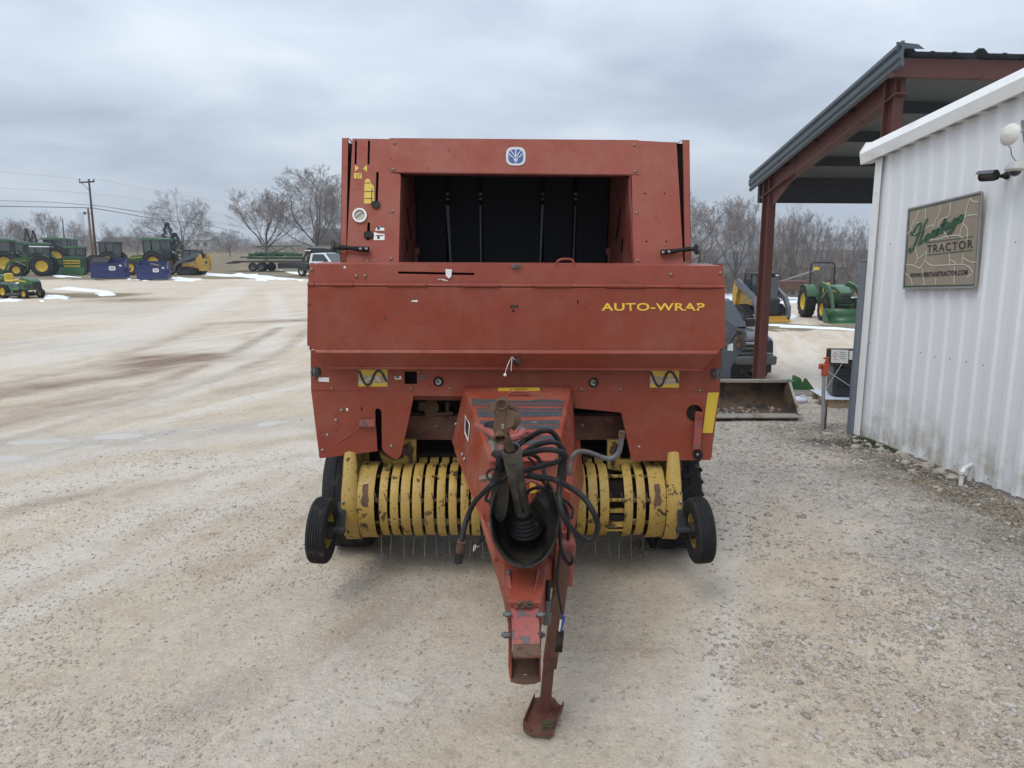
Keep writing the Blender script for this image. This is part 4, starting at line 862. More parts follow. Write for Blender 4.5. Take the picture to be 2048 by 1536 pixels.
# ---- tongue
def loft(secs, cap=True):
    mb = MB(); V = [p for s_ in secs for p in s_]; k = len(secs[0]); Fc = [(i * k + j, i * k + (j + 1) % k, (i + 1) * k + (j + 1) % k, (i + 1) * k + j) for i in range(len(secs) - 1) for j in range(k)]
    if cap: Fc += [tuple(range(k)), tuple(range((len(secs) - 1) * k, len(secs) * k))]
    return mb.add(V, Fc)
def sec(Y, tl, tr, br, bl): return [P(*tl, Y), P(*tr, Y), P(*br, Y), P(*bl, Y)]
S0 = sec(4.385, (928, 774), (1144, 772), (1152, 884), (903, 884)); S1 = sec(3.40, (978, 919), (1113, 914), (1150, 1035), (960, 1040)); S1b = sec(3.36, (985, 1052), (1118, 1052), (1147, 1046), (961, 1052)); S2 = sec(2.9, (1006, 1136), (1092, 1136), (1094, 1196), (1010, 1215))
_dn = (S1[0] - S0[0]).cross(S0[1] - S0[0]).normalized(); S1[1] = Plane(S0[0], _dn).px(1113, 914)
TG = B('tongue', 'orange_paint', loft([S0, S1, S1b, S2]), None, None, .008)
dk = Plane(S0[0], (S1[0] - S0[0]).cross(S0[1] - S0[0])); 
if dk.n.z < 0: dk = Plane(dk.o, -dk.n)
for q in (((944, 798), (985, 798), (990, 801), (1060, 801), (1082, 798), (1129, 800), (1127, 806), (944, 806)), ((944, 808), (1127, 808), (1126, 812), (944, 811)), ((954, 816), (1126, 816), (1126, 820), (954, 819)), ((954, 821), (1126, 822), (1124, 832), (955, 834)),
          ((961, 841), (1118, 840), (1119, 848), (960, 848)), ((962, 850), (1119, 850), (1118, 857), (963, 857)), ((972, 872), (1115, 871), (1115, 878), (974, 879)), ((974, 881), (1115, 880), (1113, 888), (980, 889))):
    pplate('anti_slip_strip', dk, [(x + random.uniform(-.8, .8), y) for x, y in q], MT['anti_slip'], TG, th=.003, off=.002)
pplate('deck_lip', dk, [(985, 905), (1112, 903), (1110, 921), (980, 923)], MT['red_paint'], TG, th=.004, off=.004)
wl = pplate('warning_label', dk, [(996, 775.5), (1079, 775), (1080, 781), (995.5, 781.5)], MT['tractor_yellow'], TG, th=.002, off=.006)
pplate('label_plate', dk, [(995, 775), (1080.5, 774.5), (1081, 790), (995, 789)], MT['orange_paint'], TG, th=.003, off=.0035)
text_quad('lettering', 'WARNING', dk.px(1028, 780.4, .0068), dk.px(1055, 780.3, .0068), dk.px(1028, 776.5, .0068), MT['black_print'], wl)
pplate('warning_triangle', dk, [(1019, 780.5), (1025, 780.5), (1022, 776.3)], MT['red_print'], wl, th=.001, off=.0069)
B('grab_loop', 'orange_paint', MB().tube(cat([P(1017, 795, 4.22), P(1018, 788, 4.22), P(1023, 784, 4.22), P(1037, 783, 4.22), P(1052, 784, 4.22), P(1058, 788, 4.22), P(1059, 794, 4.22)], 4), .0065, 8), TG)
sp_ = Plane(S0[0], (S1[0] - S0[0]).cross(S0[3] - S0[0])); sp_ = Plane(sp_.o, -sp_.n) if sp_.n.x > 0 else sp_
o = pplate('side_label', sp_, [(930, 829), (939, 848), (936, 884), (929, 866)], MT['white_print'], TG, th=.002, off=.006); pplate('label_print', sp_, [(931, 834), (937.5, 849), (935.5, 876), (930.5, 863)], MT['black_print'], o, th=.001, off=.0075)
B('tongue_rib', 'orange_paint', MB().tube([P(912, 900, 4.2), P(955, 1010, 3.5), P(993, 1120, 3.0)], .010, 6), TG)
bolts(sp_, [(925, 909), (912, 848), (929, 918)], TG, bolt_s, .002, 1.1)
# hitch end
ch = B('hitch_channel', 'orange_paint', loft([sec(2.93, (1004, 1128), (1096, 1128), (1096, 1190), (1004, 1190)), sec(2.72, (1018, 1204), (1082, 1204), (1082, 1262), (1018, 1262))]), TG, None, .005)
B('channel_flange', 'rust_red', MB().prism([P(1014, 1196, 2.74), P(1022, 1196, 2.74), P(1024, 1300, 2.62), P(1018, 1300, 2.62)], (0, .03, 0)).prism([P(1076, 1196, 2.74), P(1083, 1196, 2.74), P(1082, 1300, 2.62), P(1077, 1300, 2.62)], (0, .03, 0)), ch, None, .002)
for s in (0, 1): B('weld_strap', 'pink_paint', MB().prism([P(1012 + s * 62, 1140, 2.87), P(1019 + s * 62, 1140, 2.87), P((1024 if s == 0 else 1070), 1180, 2.78), P(1014 + s * 64 - s * 5, 1172, 2.80)], (0, .02, .0)), ch, None, .002)
hp = [P(1022, 1216, 2.70), P(1078, 1216, 2.70), P(1080, 1296, 2.54), P(1082, 1310, 2.515), P(1026, 1312, 2.515), P(1025, 1297, 2.54)]
cl = B('hitch_plate', 'pink_paint', MB().prism(hp, (0, .006, -.016)), TG, None, .003)
B('plate_end', 'rust', MB().prism([P(1025, 1288, 2.55), P(1080, 1287, 2.55), P(1081, 1296, 2.535), P(1082, 1309, 2.508), P(1054, 1314, 2.50), P(1026, 1311, 2.508)], (0, -.003, .001)), cl, None)
zl = .405; hz = Plane((0, 2.6, zl), (0, 0, 1))
lo = pplate('lower_clevis', hz, [(1022, 1300), (1080, 1300), (1082, 1356), (1070, 1361), (1050, 1363), (1034, 1361), (1021, 1357)], MT['rust'], TG, [circ(1050, 1346, 8, 16, 4)], th=.014, bevel=.002)
B('clevis_side', 'orange_paint', MB().prism([P(1018, 1200, 2.74), P(1021, 1200, 2.74), P(1022, 1320, 2.56), P(1019, 1358, 2.49), P(1016, 1330, 2.55)], (0, .004, 0)).hexa([hz.px(1020, 1358), hz.px(1023, 1358), hz.px(1023, 1310), hz.px(1020, 1310)] + [p + Vector((0, 0, h_)) for p, h_ in zip((hz.px(1020, 1358), hz.px(1023, 1358), hz.px(1023, 1310), hz.px(1020, 1310)), (.02, .02, .13, .13))]).hexa([hz.px(1079, 1358), hz.px(1082, 1358), hz.px(1082, 1310), hz.px(1079, 1310)] + [p + Vector((0, 0, h_)) for p, h_ in zip((hz.px(1079, 1358), hz.px(1082, 1358), hz.px(1082, 1310), hz.px(1079, 1310)), (.02, .02, .13, .13))]), lo, None)
for (x, y, d) in ((1015, 1228, -1), (1012, 1270, -1), (1081, 1229, 1), (1081, 1270, 1)):
    c = P(x, y, 2.66 if y < 1250 else 2.60); B('hitch_bolt', 'dull_steel', MB().cyl(c - Vector((.010, 0, 0)), c + Vector((.010, 0, 0)), .012, n=6).cyl(c - Vector((.018, 0, 0)), c + Vector((.018, 0, 0)), .007, n=8), ch, None)
mb = MB()
for k in range(26): mb.ball(P(random.uniform(1026, 1072), random.uniform(1203, 1216), 2.69), random.uniform(.004, .012), 6, 4, (1, 1, .6))
B('caked_dirt', 'rust', mb, ch)
# ---- jack
fz = Plane((0, 2.95, .035), (0, 0, 1))
JK = B('jack_tube', 'rust_red', MB().bar(P(1131, 1095, 3.0), P(1099, 1332, 2.96), .058, .058, (0, -1, 0)), None, None, .004)
B('jack_inner_tube', 'rust_red', MB().bar(P(1100, 1300, 2.962), P(1088, 1432, 2.95), .046, .046, (0, -1, 0)), JK, None, .003)
fo = [(1068, 1396), (1082, 1393), (1104, 1393), (1110, 1397), (1117, 1408), (1126, 1411), (1109, 1457), (1108, 1467), (1096, 1470), (1058, 1464), (1047, 1457), (1046, 1450)]
ft = pplate('jack_foot', fz, fo, MT['rust_red'], JK, th=.012, bevel=.002)
mb = MB()
for (a, b) in (((1046, 1450), (1068, 1396)), ((1109, 1457), (1126, 1411)), ((1058, 1464), (1046, 1450))):
    p, q = fz.px(*a), fz.px(*b); mb.prism([p, q, q + Vector((0, 0, .022)), p + Vector((0, 0, .022))], (.004, 0, 0))
B('foot_lip', 'rust_red', mb, ft, None)
mb = MB()
for k in range(9): p = fz.px(1088 + random.uniform(-5, 10), 1452 + random.uniform(-3, 3), .003); q = fz.px(1088 + random.uniform(-12, 20), 1450 + random.uniform(-12, 6), .014); mb.tube([p, q], .0012, 3)
B('weed_sprig', 'leaf_green', mb, ft)
B('jack_mount', 'orange_paint', MB().bar(P(1131, 1080, 3.02), P(1124, 1165, 3.02), .085, .085, (0, -1, 0)).bar(P(1104, 1085, 3.05), P(1102, 1170, 3.05), .05, .06, (0, -1, 0)).bar(P(1136, 1072, 3.05), P(1080, 1080, 3.05), .03, .05), JK, None, .006)
B('jack_pin', 'pink_paint', MB().cyl(P(1138, 1110, 2.99), P(1147, 1105, 2.99), .011, n=10), JK)
B('tongue_side_arm', 'red_paint', loft([sec(4.3, (1146, 880), (1160, 880), (1168, 960), (1150, 960)), sec(3.15, (1128, 980), (1142, 985), (1142, 1100), (1126, 1100))]), TG, None, .004)
# ---- drive shaft, shield and bellows
def ringpts(cx, cy, rx, ry, Y, a0, a1, n_, tilt=0.0):
    out = []
    for k in range(n_ + 1):
        t = R(a0 + (a1 - a0) * k / n_); x = cx + rx * math.cos(t); y = cy + ry * math.sin(t); out.append(P(x, y, Y + tilt * (y - cy)))
    return out
rings = [ringpts(1049, 1036, 69, 100, 2.80, -48, 238, 30, -.0007), ringpts(1049, 1037, 67, 96, 2.86, -48, 238, 30, -.0007), ringpts(1048, 1040, 60, 80, 2.96, -52, 240, 30), ringpts(1047, 1042, 44, 54, 3.03, -60, 250, 30), ringpts(1047, 1043, 20, 24, 3.06, -80, 280, 30), ringpts(1047, 1043, 1, 1, 3.065, -80, 280, 30)]
k_ = 31; V = [p for r_ in rings for p in r_]; Fc = [(i * k_ + j, i * k_ + j + 1, (i + 1) * k_ + j + 1, (i + 1) * k_ + j) for i in range(len(rings) - 1) for j in range(k_ - 1)]
SH = MB().add(V, Fc).build('shaft_shield', MT['black_plastic'], BR, True, 60); md = SH.modifiers.new('s', 'SOLIDIFY'); md.thickness = .006; md.offset = 0
B('torn_flap', 'black_plastic', MB().prism(cat([P(1070, 985, 2.93 - .09), P(1078, 1000, 2.9 - .09), P(1095, 1020, 2.89 - .09), P(1112, 1040, 2.9 - .09), P(1108, 1010, 2.93 - .09), P(1098, 990, 2.95 - .09), P(1084, 984, 2.95 - .09)], 2)[:-1], (0, .004, .001)), SH)
B('hinge_half', 'black_plastic', loft([ringpts(1000, 985, 18, 60, 2.88, 0, 360, 12)[:-1], ringpts(1004, 985, 12, 50, 3.0, 0, 360, 12)[:-1]]), SH)
A0, A1 = P(1050, 1050, 2.99), P(1020, 885, 2.76); ad = (A1 - A0).normalized()
bel = [(.075, 0)]
for k in range(5): r0 = .078 - k * .0075; bel += [(r0, .012 + k * .016), (r0 - .012, .020 + k * .016)]
bel += [(.038, .105), (.0, .106)]
B('bellows', 'black_rubber', MB().lathe([(.06, -.05)] + bel, A0 - ad * .02, ad, 28), SH)
DS = B('drive_shaft', 'dusty_plastic', MB().lathe([(.032, 0), (.033, .25), (.036, .30), (.039, .42), (.037, .43), (.030, .43), (.030, .40), (.0, .40)], A0 + ad * .02, ad, 24))
B('shaft_seam', 'black_plastic', MB().bar(A0 + ad * .1 + Vector((.004, -.034, 0)), A0 + ad * .40 + Vector((.0, -.036, 0)), .012, .006, (0, -1, 0)), DS)
e0 = A0 + ad * .42; yb = P(1008, 868, 2.72)
B('shaft_rod', 'rust', MB().cyl(e0, yb, .017, .02, n=14), DS)
# yoke: body with two eyes, open socket, cross bearing caps
Y_ = 2.69
def yk(x, y, off=0): return P(x, y, Y_ + off)
yo = MB(); yo.prism([yk(994, 800), yk(1003, 796), (yk(1013, 799)), yk(1018, 808), yk(1016, 822), yk(1013, 836), yk(1018, 850), yk(1020, 862), yk(1014, 872), yk(1000, 876), yk(988, 872), yk(986, 860), yk(988, 842), yk(990, 828), yk(989, 812)], (0, .05, 0))
YK = B('shaft_yoke', 'rust', yo, DS, None, .008)
B('cross_bearing', 'rust', MB().lathe([(.022, 0), (.024, -.004), (.020, -.008), (.016, -.006), (.015, .0), (0, .001)], yk(1003, 808, -.003), (0, 1, .15), 20).cyl(yk(983, 815, .01), yk(991, 815, .03), .020, n=14).cyl(yk(1013, 838, .0), yk(1030, 836, .04), .036, .030, n=16).tube(cat([yk(1022, 812, .02), yk(1030, 822, .03), yk(1031, 845, .04), yk(1024, 858, .04)], 4), .013, 8), DS)
B('socket_rim', 'rust', MB().lathe([(.027, 0), (.030, -.012), (.026, -.016), (.020, -.012), (.018, .03)], yk(1000, 872, .0), (-.05, .55, .5), 22), DS)
B('socket_bore', 'dark_grime_shade', MB().lathe([(.020, 0), (0, .001)], yk(1000, 872, -.001), (-.05, .55, .5), 16), DS)
ch_ = MB(); ch_.strip(cat([yk(1002, 850, -.004), yk(1005, 848, -.004), yk(1007, 851, -.004), yk(1003, 854, -.004), yk(1007, 857, -.004)], 3), .002, (0, -1, 0)); B('chalk_mark', 'white_print', ch_, DS, None)
B('shaft_rest', 'pink_paint', MB().tube(cat([P(953, 851, 3.3), P(970, 860, 3.15), P(986, 868, 3.0), P(1000, 878, 2.95), P(1022, 877, 2.95), P(1038, 872, 2.98), P(1046, 864, 3.0), P(1040, 860, 3.02), P(1031, 866, 3.02)], 5), .016, 9).bar(P(1050, 866, 3.02), P(1078, 866, 3.1), .03, .012).bar(P(1064, 876, 3.02), P(1078, 868, 3.1), .012, .02), TG)
# ---- hoses and cables
hs = [([(1035, 893), (1048, 882), (1061, 874), (1080, 863), (1100, 862), (1114, 876), (1121, 900), (1123, 930)], 3.05, .013), ([(1046, 906), (1067, 893), (1093, 885), (1113, 886), (1127, 901), (1129, 925), (1124, 960)], 3.0, .0125),
      ([(1046, 909), (1082, 900), (1113, 901), (1132, 912), (1122, 930), (1119, 968), (1120, 1007), (1129, 1036), (1145, 1059), (1169, 1078), (1188, 1074), (1196, 1052), (1186, 1023), (1166, 994), (1134, 971), (1103, 958), (1056, 951)], 2.92, .0135),
      ([(1000, 962), (985, 968), (968, 984), (949, 1005), (936, 1031), (929, 1054), (923, 1082)], 2.95, .0125), ([(1048, 942), (1082, 932), (1113, 924), (1132, 914)], 3.0, .0125),
      ([(1056, 914), (1070, 930), (1058, 940), (1070, 950), (1088, 962)], 3.02, .006), ([(1054, 908), (1072, 913), (1083, 928), (1090, 953)], 3.05, .010),
      ([(1046, 953), (1082, 960), (1095, 975), (1104, 984), (1120, 994), (1136, 1006), (1146, 1020), (1143, 1036)], 2.98, .007), ([(1108, 985), (1130, 1012), (1137, 1050), (1136, 1080)], 3.02, .009), ([(1116, 1030), (1120, 1060), (1121, 1088), (1128, 1114), (1138, 1128), (1146, 1122), (1142, 1109)], 2.96, .009),
      ([(987, 905), (1000, 917), (1005, 935), (998, 955), (990, 985), (985, 1010)], 2.98, .017), ([(1004, 905), (998, 930), (1000, 960), (1010, 985)], 3.0, .020), ([(1010, 925), (992, 950), (976, 985), (972, 1000), (985, 1004)], 2.97, .008),
      ([(992, 938), (980, 940), (973, 950), (982, 962), (996, 966)], 2.95, .006), ([(1046, 1000), (1060, 980), (1085, 975), (1100, 985)], 3.0, .008),
      ([(1122, 1095), (1117, 1135), (1114, 1165), (1119, 1200), (1124, 1228)], 2.93, .006), ([(1098, 1160), (1095, 1200)], 2.98, .012), ([(966, 1073), (960, 1082), (952, 1092)], 3.1, .012)]
for i, (pts, Y, r) in enumerate(hs):
    q = cat([P(x, y, Y - .10 + .035 * math.sin(k * 1.3 + i)) for k, (x, y) in enumerate(pts)], 6)
    h_ = B('hydraulic_hose' if r > .009 else 'cable', 'hose_rubber', MB().tube(q, r * .86, 10))
    if i == 3:
        e = q[-1]; B('hose_coupler', 'rust', MB().cyl(e, P(919, 1104, 2.86), .0165, n=12), h_); B('dust_cap', 'black_rubber', MB().lathe([(.018, 0), (.019, .03), (.0175, .032), (.0175, .045), (.013, .052), (0, .053)], P(918.5, 1102, 2.86), P(916, 1127, 2.86) - P(918.5, 1102, 2.86), 14), h_)
    if i == 16: B('hose_coupler', 'dull_steel', MB().cyl(q[-1], P(1092, 1246, 2.86), .016, n=12).cyl(P(1094, 1225, 2.86), P(1092, 1247, 2.86), .020, n=6), h_)
    if i == 15:
        B('connector', 'black_plastic', MB().bar(P(1121, 1262, 2.84), P(1117, 1303, 2.84), .03, .02, (0, -1, 0)), h_, None, .003); B('wire_tails', 'blue_print', MB().tube(cat([q[-1], P(1127, 1240, 2.84), P(1121, 1262, 2.84)], 4), .006, 6).tube(cat([q[-1], P(1129, 1236, 2.83), P(1124, 1250, 2.84)], 4), .004, 6), h_)
        B('white_wire', 'white_print', MB().tube([P(1122, 1240, 2.84), P(1119, 1262, 2.84)], .005, 6), h_)
    if i == 17: B('wire_tails', 'white_print', MB().tube(cat([P(960, 1082, 3.0), P(953, 1088, 3.0), P(950, 1100, 3.0)], 4), .0022, 4).tube(cat([P(962, 1080, 3.0), P(957, 1094, 3.0), P(949, 1090, 3.0), P(947, 1103, 3.0)], 4), .0018, 4), h_)
B('steel_coupler', 'steel', MB().cyl(P(986, 880, 2.98), P(991, 903, 2.98), .016, n=12).cyl(P(986, 880, 2.98), P(987, 886, 2.98), .019, n=6), TG)
B('brass_fitting', 'bolt_tan', MB().cyl(P(960, 958, 3.0), P(985, 953, 2.98), .011, n=8).cyl(P(967, 957, 3.0), P(973, 956, 3.0), .016, n=6).cyl(P(979, 955, 2.99), P(985, 954, 2.99), .015, n=6), TG)
B('valve_block', 'dull_steel', MB().box(P(990, 872, 3.1), (.06, .05, .05)).cyl(P(978, 865, 3.1), P(978, 885, 3.1), .01, n=8), TG, None, .003)
B('solenoid', 'black_plastic', MB().cyl(P(981, 848, 3.15), P(985, 868, 3.12), .030, n=14), TG)
B('crank_rod', 'dull_steel', MB().tube(cat([P(1128, 1060, 3.35), P(1133, 1000, 3.4), P(1140, 935, 3.45), P(1146, 912, 3.48), P(1160, 903, 3.5), P(1178, 905, 3.5), P(1205, 915, 3.5), P(1222, 917, 3.5), P(1235, 908, 3.5), P(1241, 892, 3.5), P(1244, 864, 3.5)], 6), .0125, 10), TG)
B('crank_grip', 'rust', MB().cyl(P(1243, 875, 3.5), P(1244, 862, 3.5), .0155, n=10), TG)
B('inner_gear_guard', 'yellow_clean', MB().box(P(1070, 975, 3.35), (.05, .02, .05)), TG)
mb = MB(); mb.bar(P(1075, 965, 3.1), P(1082, 1005, 3.1), .018, .01, (0, -1, 0)).bar(P(1082, 968, 3.1), P(1087, 1000, 3.1), .006, .01, (0, -1, 0)).tube(cat([P(1052, 968, 3.1), P(1062, 962, 3.1), P(1080, 970, 3.1), P(1090, 990, 3.1), P(1088, 1000, 3.1)], 4), .007, 8); B('inner_latch', 'pink_paint', mb, TG)
# ------------------------------------------------------------------ white metal building on the right
C0 = Vector((3.875, 8.09, 0)); uW = Vector((-.147, .989, 0)).normalized(); nW = Vector((-uW.y, uW.x, 0)); vW = -nW
WP = Plane(C0, nW)
BL = thing('metal_building', 'white ribbed metal building with a white roof edge on the right side', 'building', C0)
def wz(s): return 3.0 + .155 * min(s, 7) - .155 * max(0, s - 7)      # top of wall, s metres from the far corner towards the camera
def Wp(s, out, z): return C0 - uW * s + nW * out + Vector((0, 0, z))
prof = [(0, 0), (.10, 0), (.122, .020), (.168, .020), (.19, 0), (.2, 0)]
def wall_panel_mb(s0, n, org, ds, no, zt):
    mb = MB(); V = []
    for k in range(n):
        for (a, d) in prof[:-1] if k < n - 1 else prof: 
            s = s0 + k * .2 + a; p = org(s); V += [p + no * d + Vector((0, 0, .0)), p + no * d + Vector((0, 0, zt(s) + .03))]
    m = len(V) // 2; mb.add(V, [(2 * i, 2 * i + 2, 2 * i + 3, 2 * i + 1) for i in range(m - 1)]); return mb
for k in range(11):
    mb = wall_panel_mb(.05 + k * 1.0, 5, lambda s: C0 - uW * s + Vector((0, 0, .02)), 0, nW, wz); o = mb.build('wall_panel', MT['white_siding'], BL, True, None)
    md = o.modifiers.new('s', 'SOLIDIFY'); md.thickness = .002
scr = dot_mesh('screw', .006, .005, MT['dull_steel'])
for s in [.05 + .2 * i + .05 for i in range(0, 40)]:
    for z in (.07, 1.05, 2.1):
        if random.random() < .6:
            o = bpy.data.objects.new('screw', scr); col.objects.link(o); o.parent = BL; o.matrix_basis = Matrix.LocRotScale(MW[BL.name].inverted() @ (Wp(s, .002, z + random.uniform(-.01, .01))), nW.to_track_quat('Z', 'Y'), Vector((1, 1, 1)))
B('corner_trim', 'white_trim', MB().prism([Wp(.10, .033, .02), Wp(.10, .037, .02), Wp(-.012, .037, .02), Wp(-.012, -.09, .02), Wp(-.008, -.09, .02), Wp(-.008, .033, .02)], (0, 0, 3.02)), BL, None)
B('end_wall', 'white_siding', MB().box(C0 + vW * 4.2 + Vector((0, 0, 1.52)), (8.4, .03, 3.04), Matrix.Rotation(math.atan2(vW.y, vW.x), 3, 'Z')), BL)
B('far_wall', 'white_siding', MB().box(C0 + vW * 8.4 - uW * 5.5 + Vector((0, 0, 1.52)), (11, .03, 3.04), Matrix.Rotation(math.atan2(uW.y, uW.x), 3, 'Z')), BL)
# sloping roof edge: boxed white trim with a chamfered face, in bays
tp = [(-.03, -.005), (.105, -.02), (.125, .085), (.06, .185), (-.12, .20), (-.12, .17), (.03, .16), (.095, .075), (.08, .01), (-.03, .02)]
for (a, b) in ((-.17, 3.0), (3.0, 6.0), (6.0, 7.02)):
    mb = MB(); mb.prism([Wp(a, d, wz(a) + z) for d, z in tp], Wp(b - .004, 0, wz(b - .004)) - Wp(a, 0, wz(a))); B('roof_trim', 'white_trim', mb, BL, None)
B('trim_end', 'white_trim', MB().prism([Wp(-.172, d, wz(0) + z) for d, z in tp[:5]], -uW * .003), BL, None)
mb = MB()
for i in range(34): s = .02 + i * .205; mb.prism([Wp(s, -.02, wz(s) - .01), Wp(s + .12, -.02, wz(s + .12) - .01), Wp(s + .12, .085, wz(s + .12) - .018), Wp(s, .085, wz(s) - .018)], (0, 0, .012))
B('eave_flashing', 'galvanised', mb, BL, None)['kind'] = 'stuff'
mb = MB(); mb.prism([Wp(-.16, -.02, wz(0) + .19), Wp(7, -.02, wz(7) + .19), Wp(7, -8.4, wz(7) + .19), Wp(-.16, -8.4, wz(0) + .19)], (0, 0, -.02)); B('roof', 'white_trim', mb, BL, None)
mb = MB(); mb.prism([Wp(7, -.02, wz(7) + .19), Wp(11, -.02, wz(11) + .19), Wp(11, -8.4, wz(11) + .19), Wp(7, -8.4, wz(7) + .19)], (0, 0, -.02)); B('roof', 'white_trim', mb, BL, None)
B('foundation', 'plank_grey', MB().prism([Wp(-.03, .02, -.1), Wp(11, .02, -.1), Wp(11, -8.4, -.1), Wp(-.03, -8.4, -.1)], (0, 0, .13)), BL, None)
# sign on the wall
SG = thing('wall_sign', 'square tan cracked-stone sign with green and black lettering on the white wall', 'sign', WP.px(1885, 490))
SPl = Plane(C0 + nW * .055, nW)
sb = pplate('sign_panel', SPl, [(1816.5, 416.5), (1963.5, 384.5), (1951.5, 575.5), (1806.5, 577)], MT['sign_board'], SG, th=.02, bevel=.001)
def sgp(x, y, off=.002): return SPl.px(1700 + x / 3.84, 220 + y / 3.84, off)
mb = MB(); c4 = [(449, 762), (1014, 626), (962, 1360), (409, 1370)]
for a, b in zip(c4, c4[1:] + c4[:1]): mb.strip([sgp(*a, .004), sgp(*b, .004)], .014, nW, .004)
B('sign_frame', 'galvanised', mb, SG, None)
mb = MB(); i4 = [(458, 775), (1004, 645), (953, 1341), (418, 1352)]
for a, b in zip(i4, i4[1:] + i4[:1]): mb.strip([sgp(*a), sgp(*b)], .006, nW, .001)
mb.strip([sgp(592, 1020), sgp(948, 972)], .007, nW); mb.strip([sgp(586, 1115), sgp(942, 1076)], .007, nW); mb.strip([sgp(412, 1356), sgp(950, 1343)], .009, nW, .0012)
B('sign_rules', 'sign_green', mb, SG, None)['kind'] = 'stuff'
mb = MB()
for ln_ in [[(528, 770), (508, 830), (480, 880), (468, 930)], [(578, 750), (580, 830), (586, 900)], [(698, 730), (680, 810), (655, 850), (640, 910)], [(772, 706), (765, 800), (735, 825), (690, 850), (680, 900)], [(923, 675), (900, 740), (885, 820), (848, 935), (846, 960)], [(923, 675), (945, 700), (985, 704)], [(890, 818), (930, 805), (982, 803)],
            [(434, 960), (470, 930), (500, 960)], [(560, 930), (620, 885), (640, 888)], [(868, 870), (895, 900), (905, 940), (898, 1000)], [(600, 1000), (680, 990), (740, 970), (830, 962), (868, 985)], [(690, 1030), (700, 1080)], [(500, 1050), (515, 1120), (525, 1140), (560, 1115), (590, 1080)], [(590, 1095), (575, 1160), (525, 1225)],
            [(762, 1100), (765, 1190)], [(868, 1095), (860, 1180)], [(770, 1150), (800, 1165), (815, 1180)], [(870, 1135), (920, 1165), (970, 1168)], [(578, 1160), (620, 1190), (680, 1193), (770, 1188), (860, 1185), (910, 1200), (935, 1235), (940, 1250)], [(430, 1187), (480, 1190), (520, 1210), (552, 1212), (560, 1270), (570, 1310), (570, 1345)],
            [(802, 1195), (800, 1340)], [(660, 1290), (658, 1340)], [(470, 1290), (478, 1345)], [(425, 1255), (450, 1275), (470, 1300)], [(525, 1140), (500, 1185)], [(512, 860), (530, 870)], [(720, 930), (752, 985)], [(900, 1285), (930, 1260)]]:
    mb.strip(cat([sgp(x, y, .0025) for x, y in ln_], 3), .0085, nW, .001)
B('crack_lines', 'sign_line', mb, SG, None)['kind'] = 'stuff'
# script word, drawn as pen strokes whose width follows their direction
def pen(mb, strokes, w):
    for st in strokes:
        q = cat([sgp(x, y, .005) for x, y in st], 6); ws = []
        for i in range(len(q)):
            d = (q[min(i + 1, len(q) - 1)] - q[max(i - 1, 0)]).normalized(); ws.append(w * (.28 + .85 * abs(d.z) ** 1.2) * min(1, .35 + i / 4, .35 + (len(q) - 1 - i) / 4))
        mb.strip(q, ws, nW, .0015)
mb = MB()
pen(mb, [[(476, 965), (490, 930), (520, 880), (545, 872), (530, 940), (505, 1010), (480, 1070), (458, 1090), (452, 1075), (468, 1055)], [(476, 965), (468, 945), (475, 930)], [(596, 830), (575, 880), (555, 950), (530, 1020), (528, 1034), (545, 1020), (560, 1000)], [(492, 965), (530, 945), (570, 930)]], .026)
_e = [(0, .4), (.06, .6), (.09, .85), (.065, 1), (.02, .8), (0, .3), (.035, .02), (.09, .1), (.15, .4)]
def glyph(off, pts): return [(575 + (off + u) * 300 + v * 14, 1012 - (off + u) * 172 - v * 52) for u, v in pts]
pen(mb, [glyph(-.02, _e), glyph(.13, [(0, .35), (.035, .9), (.03, 1.08), (.055, .92), (.10, .98), (.075, .5), (.08, .05), (.10, .05), (.14, .35)]), glyph(.27, [(0, .35), (.04, .95), (.02, .25), (.035, 0), (.09, .35)]), glyph(.27, [(.055, 1.45), (.07, 1.32)]),
         glyph(.36, [(0, .35), (.05, 1.1), (.075, 1.95), (.03, .7), (.03, .1), (.055, 0), (.12, .35)]), glyph(.36, [(-.01, 1.25), (.06, 1.3), (.15, 1.32)]), glyph(.48, [(.115, .85), (.06, 1), (.01, .6), (.02, .1), (.06, .08), (.115, .8), (.10, .3), (.115, .02), (.17, .35)]),
         glyph(.66, [(.115, .85), (.06, 1), (.01, .6), (.02, .15), (.06, .12), (.12, .85), (.09, -.4), (.03, -1.05), (-.02, -.9), (.05, -.35), (.17, .35)]), glyph(.82, _e)], .030)
B('script_lettering', 'sign_green', mb, SG, None)['kind'] = 'stuff'
text_quad('lettering', 'TRACTOR', sgp(592, 1100, .004), sgp(942, 1060, .004), sgp(592, 1040, .004), MT['black_print'], SG, 1.25, .012)
text_quad('lettering', 'WWW.HERITAGETRACTOR.COM', sgp(459, 1290, .004), sgp(903, 1265, .004), sgp(459, 1254, .004), MT['black_print'], SG, 1.0, .025)
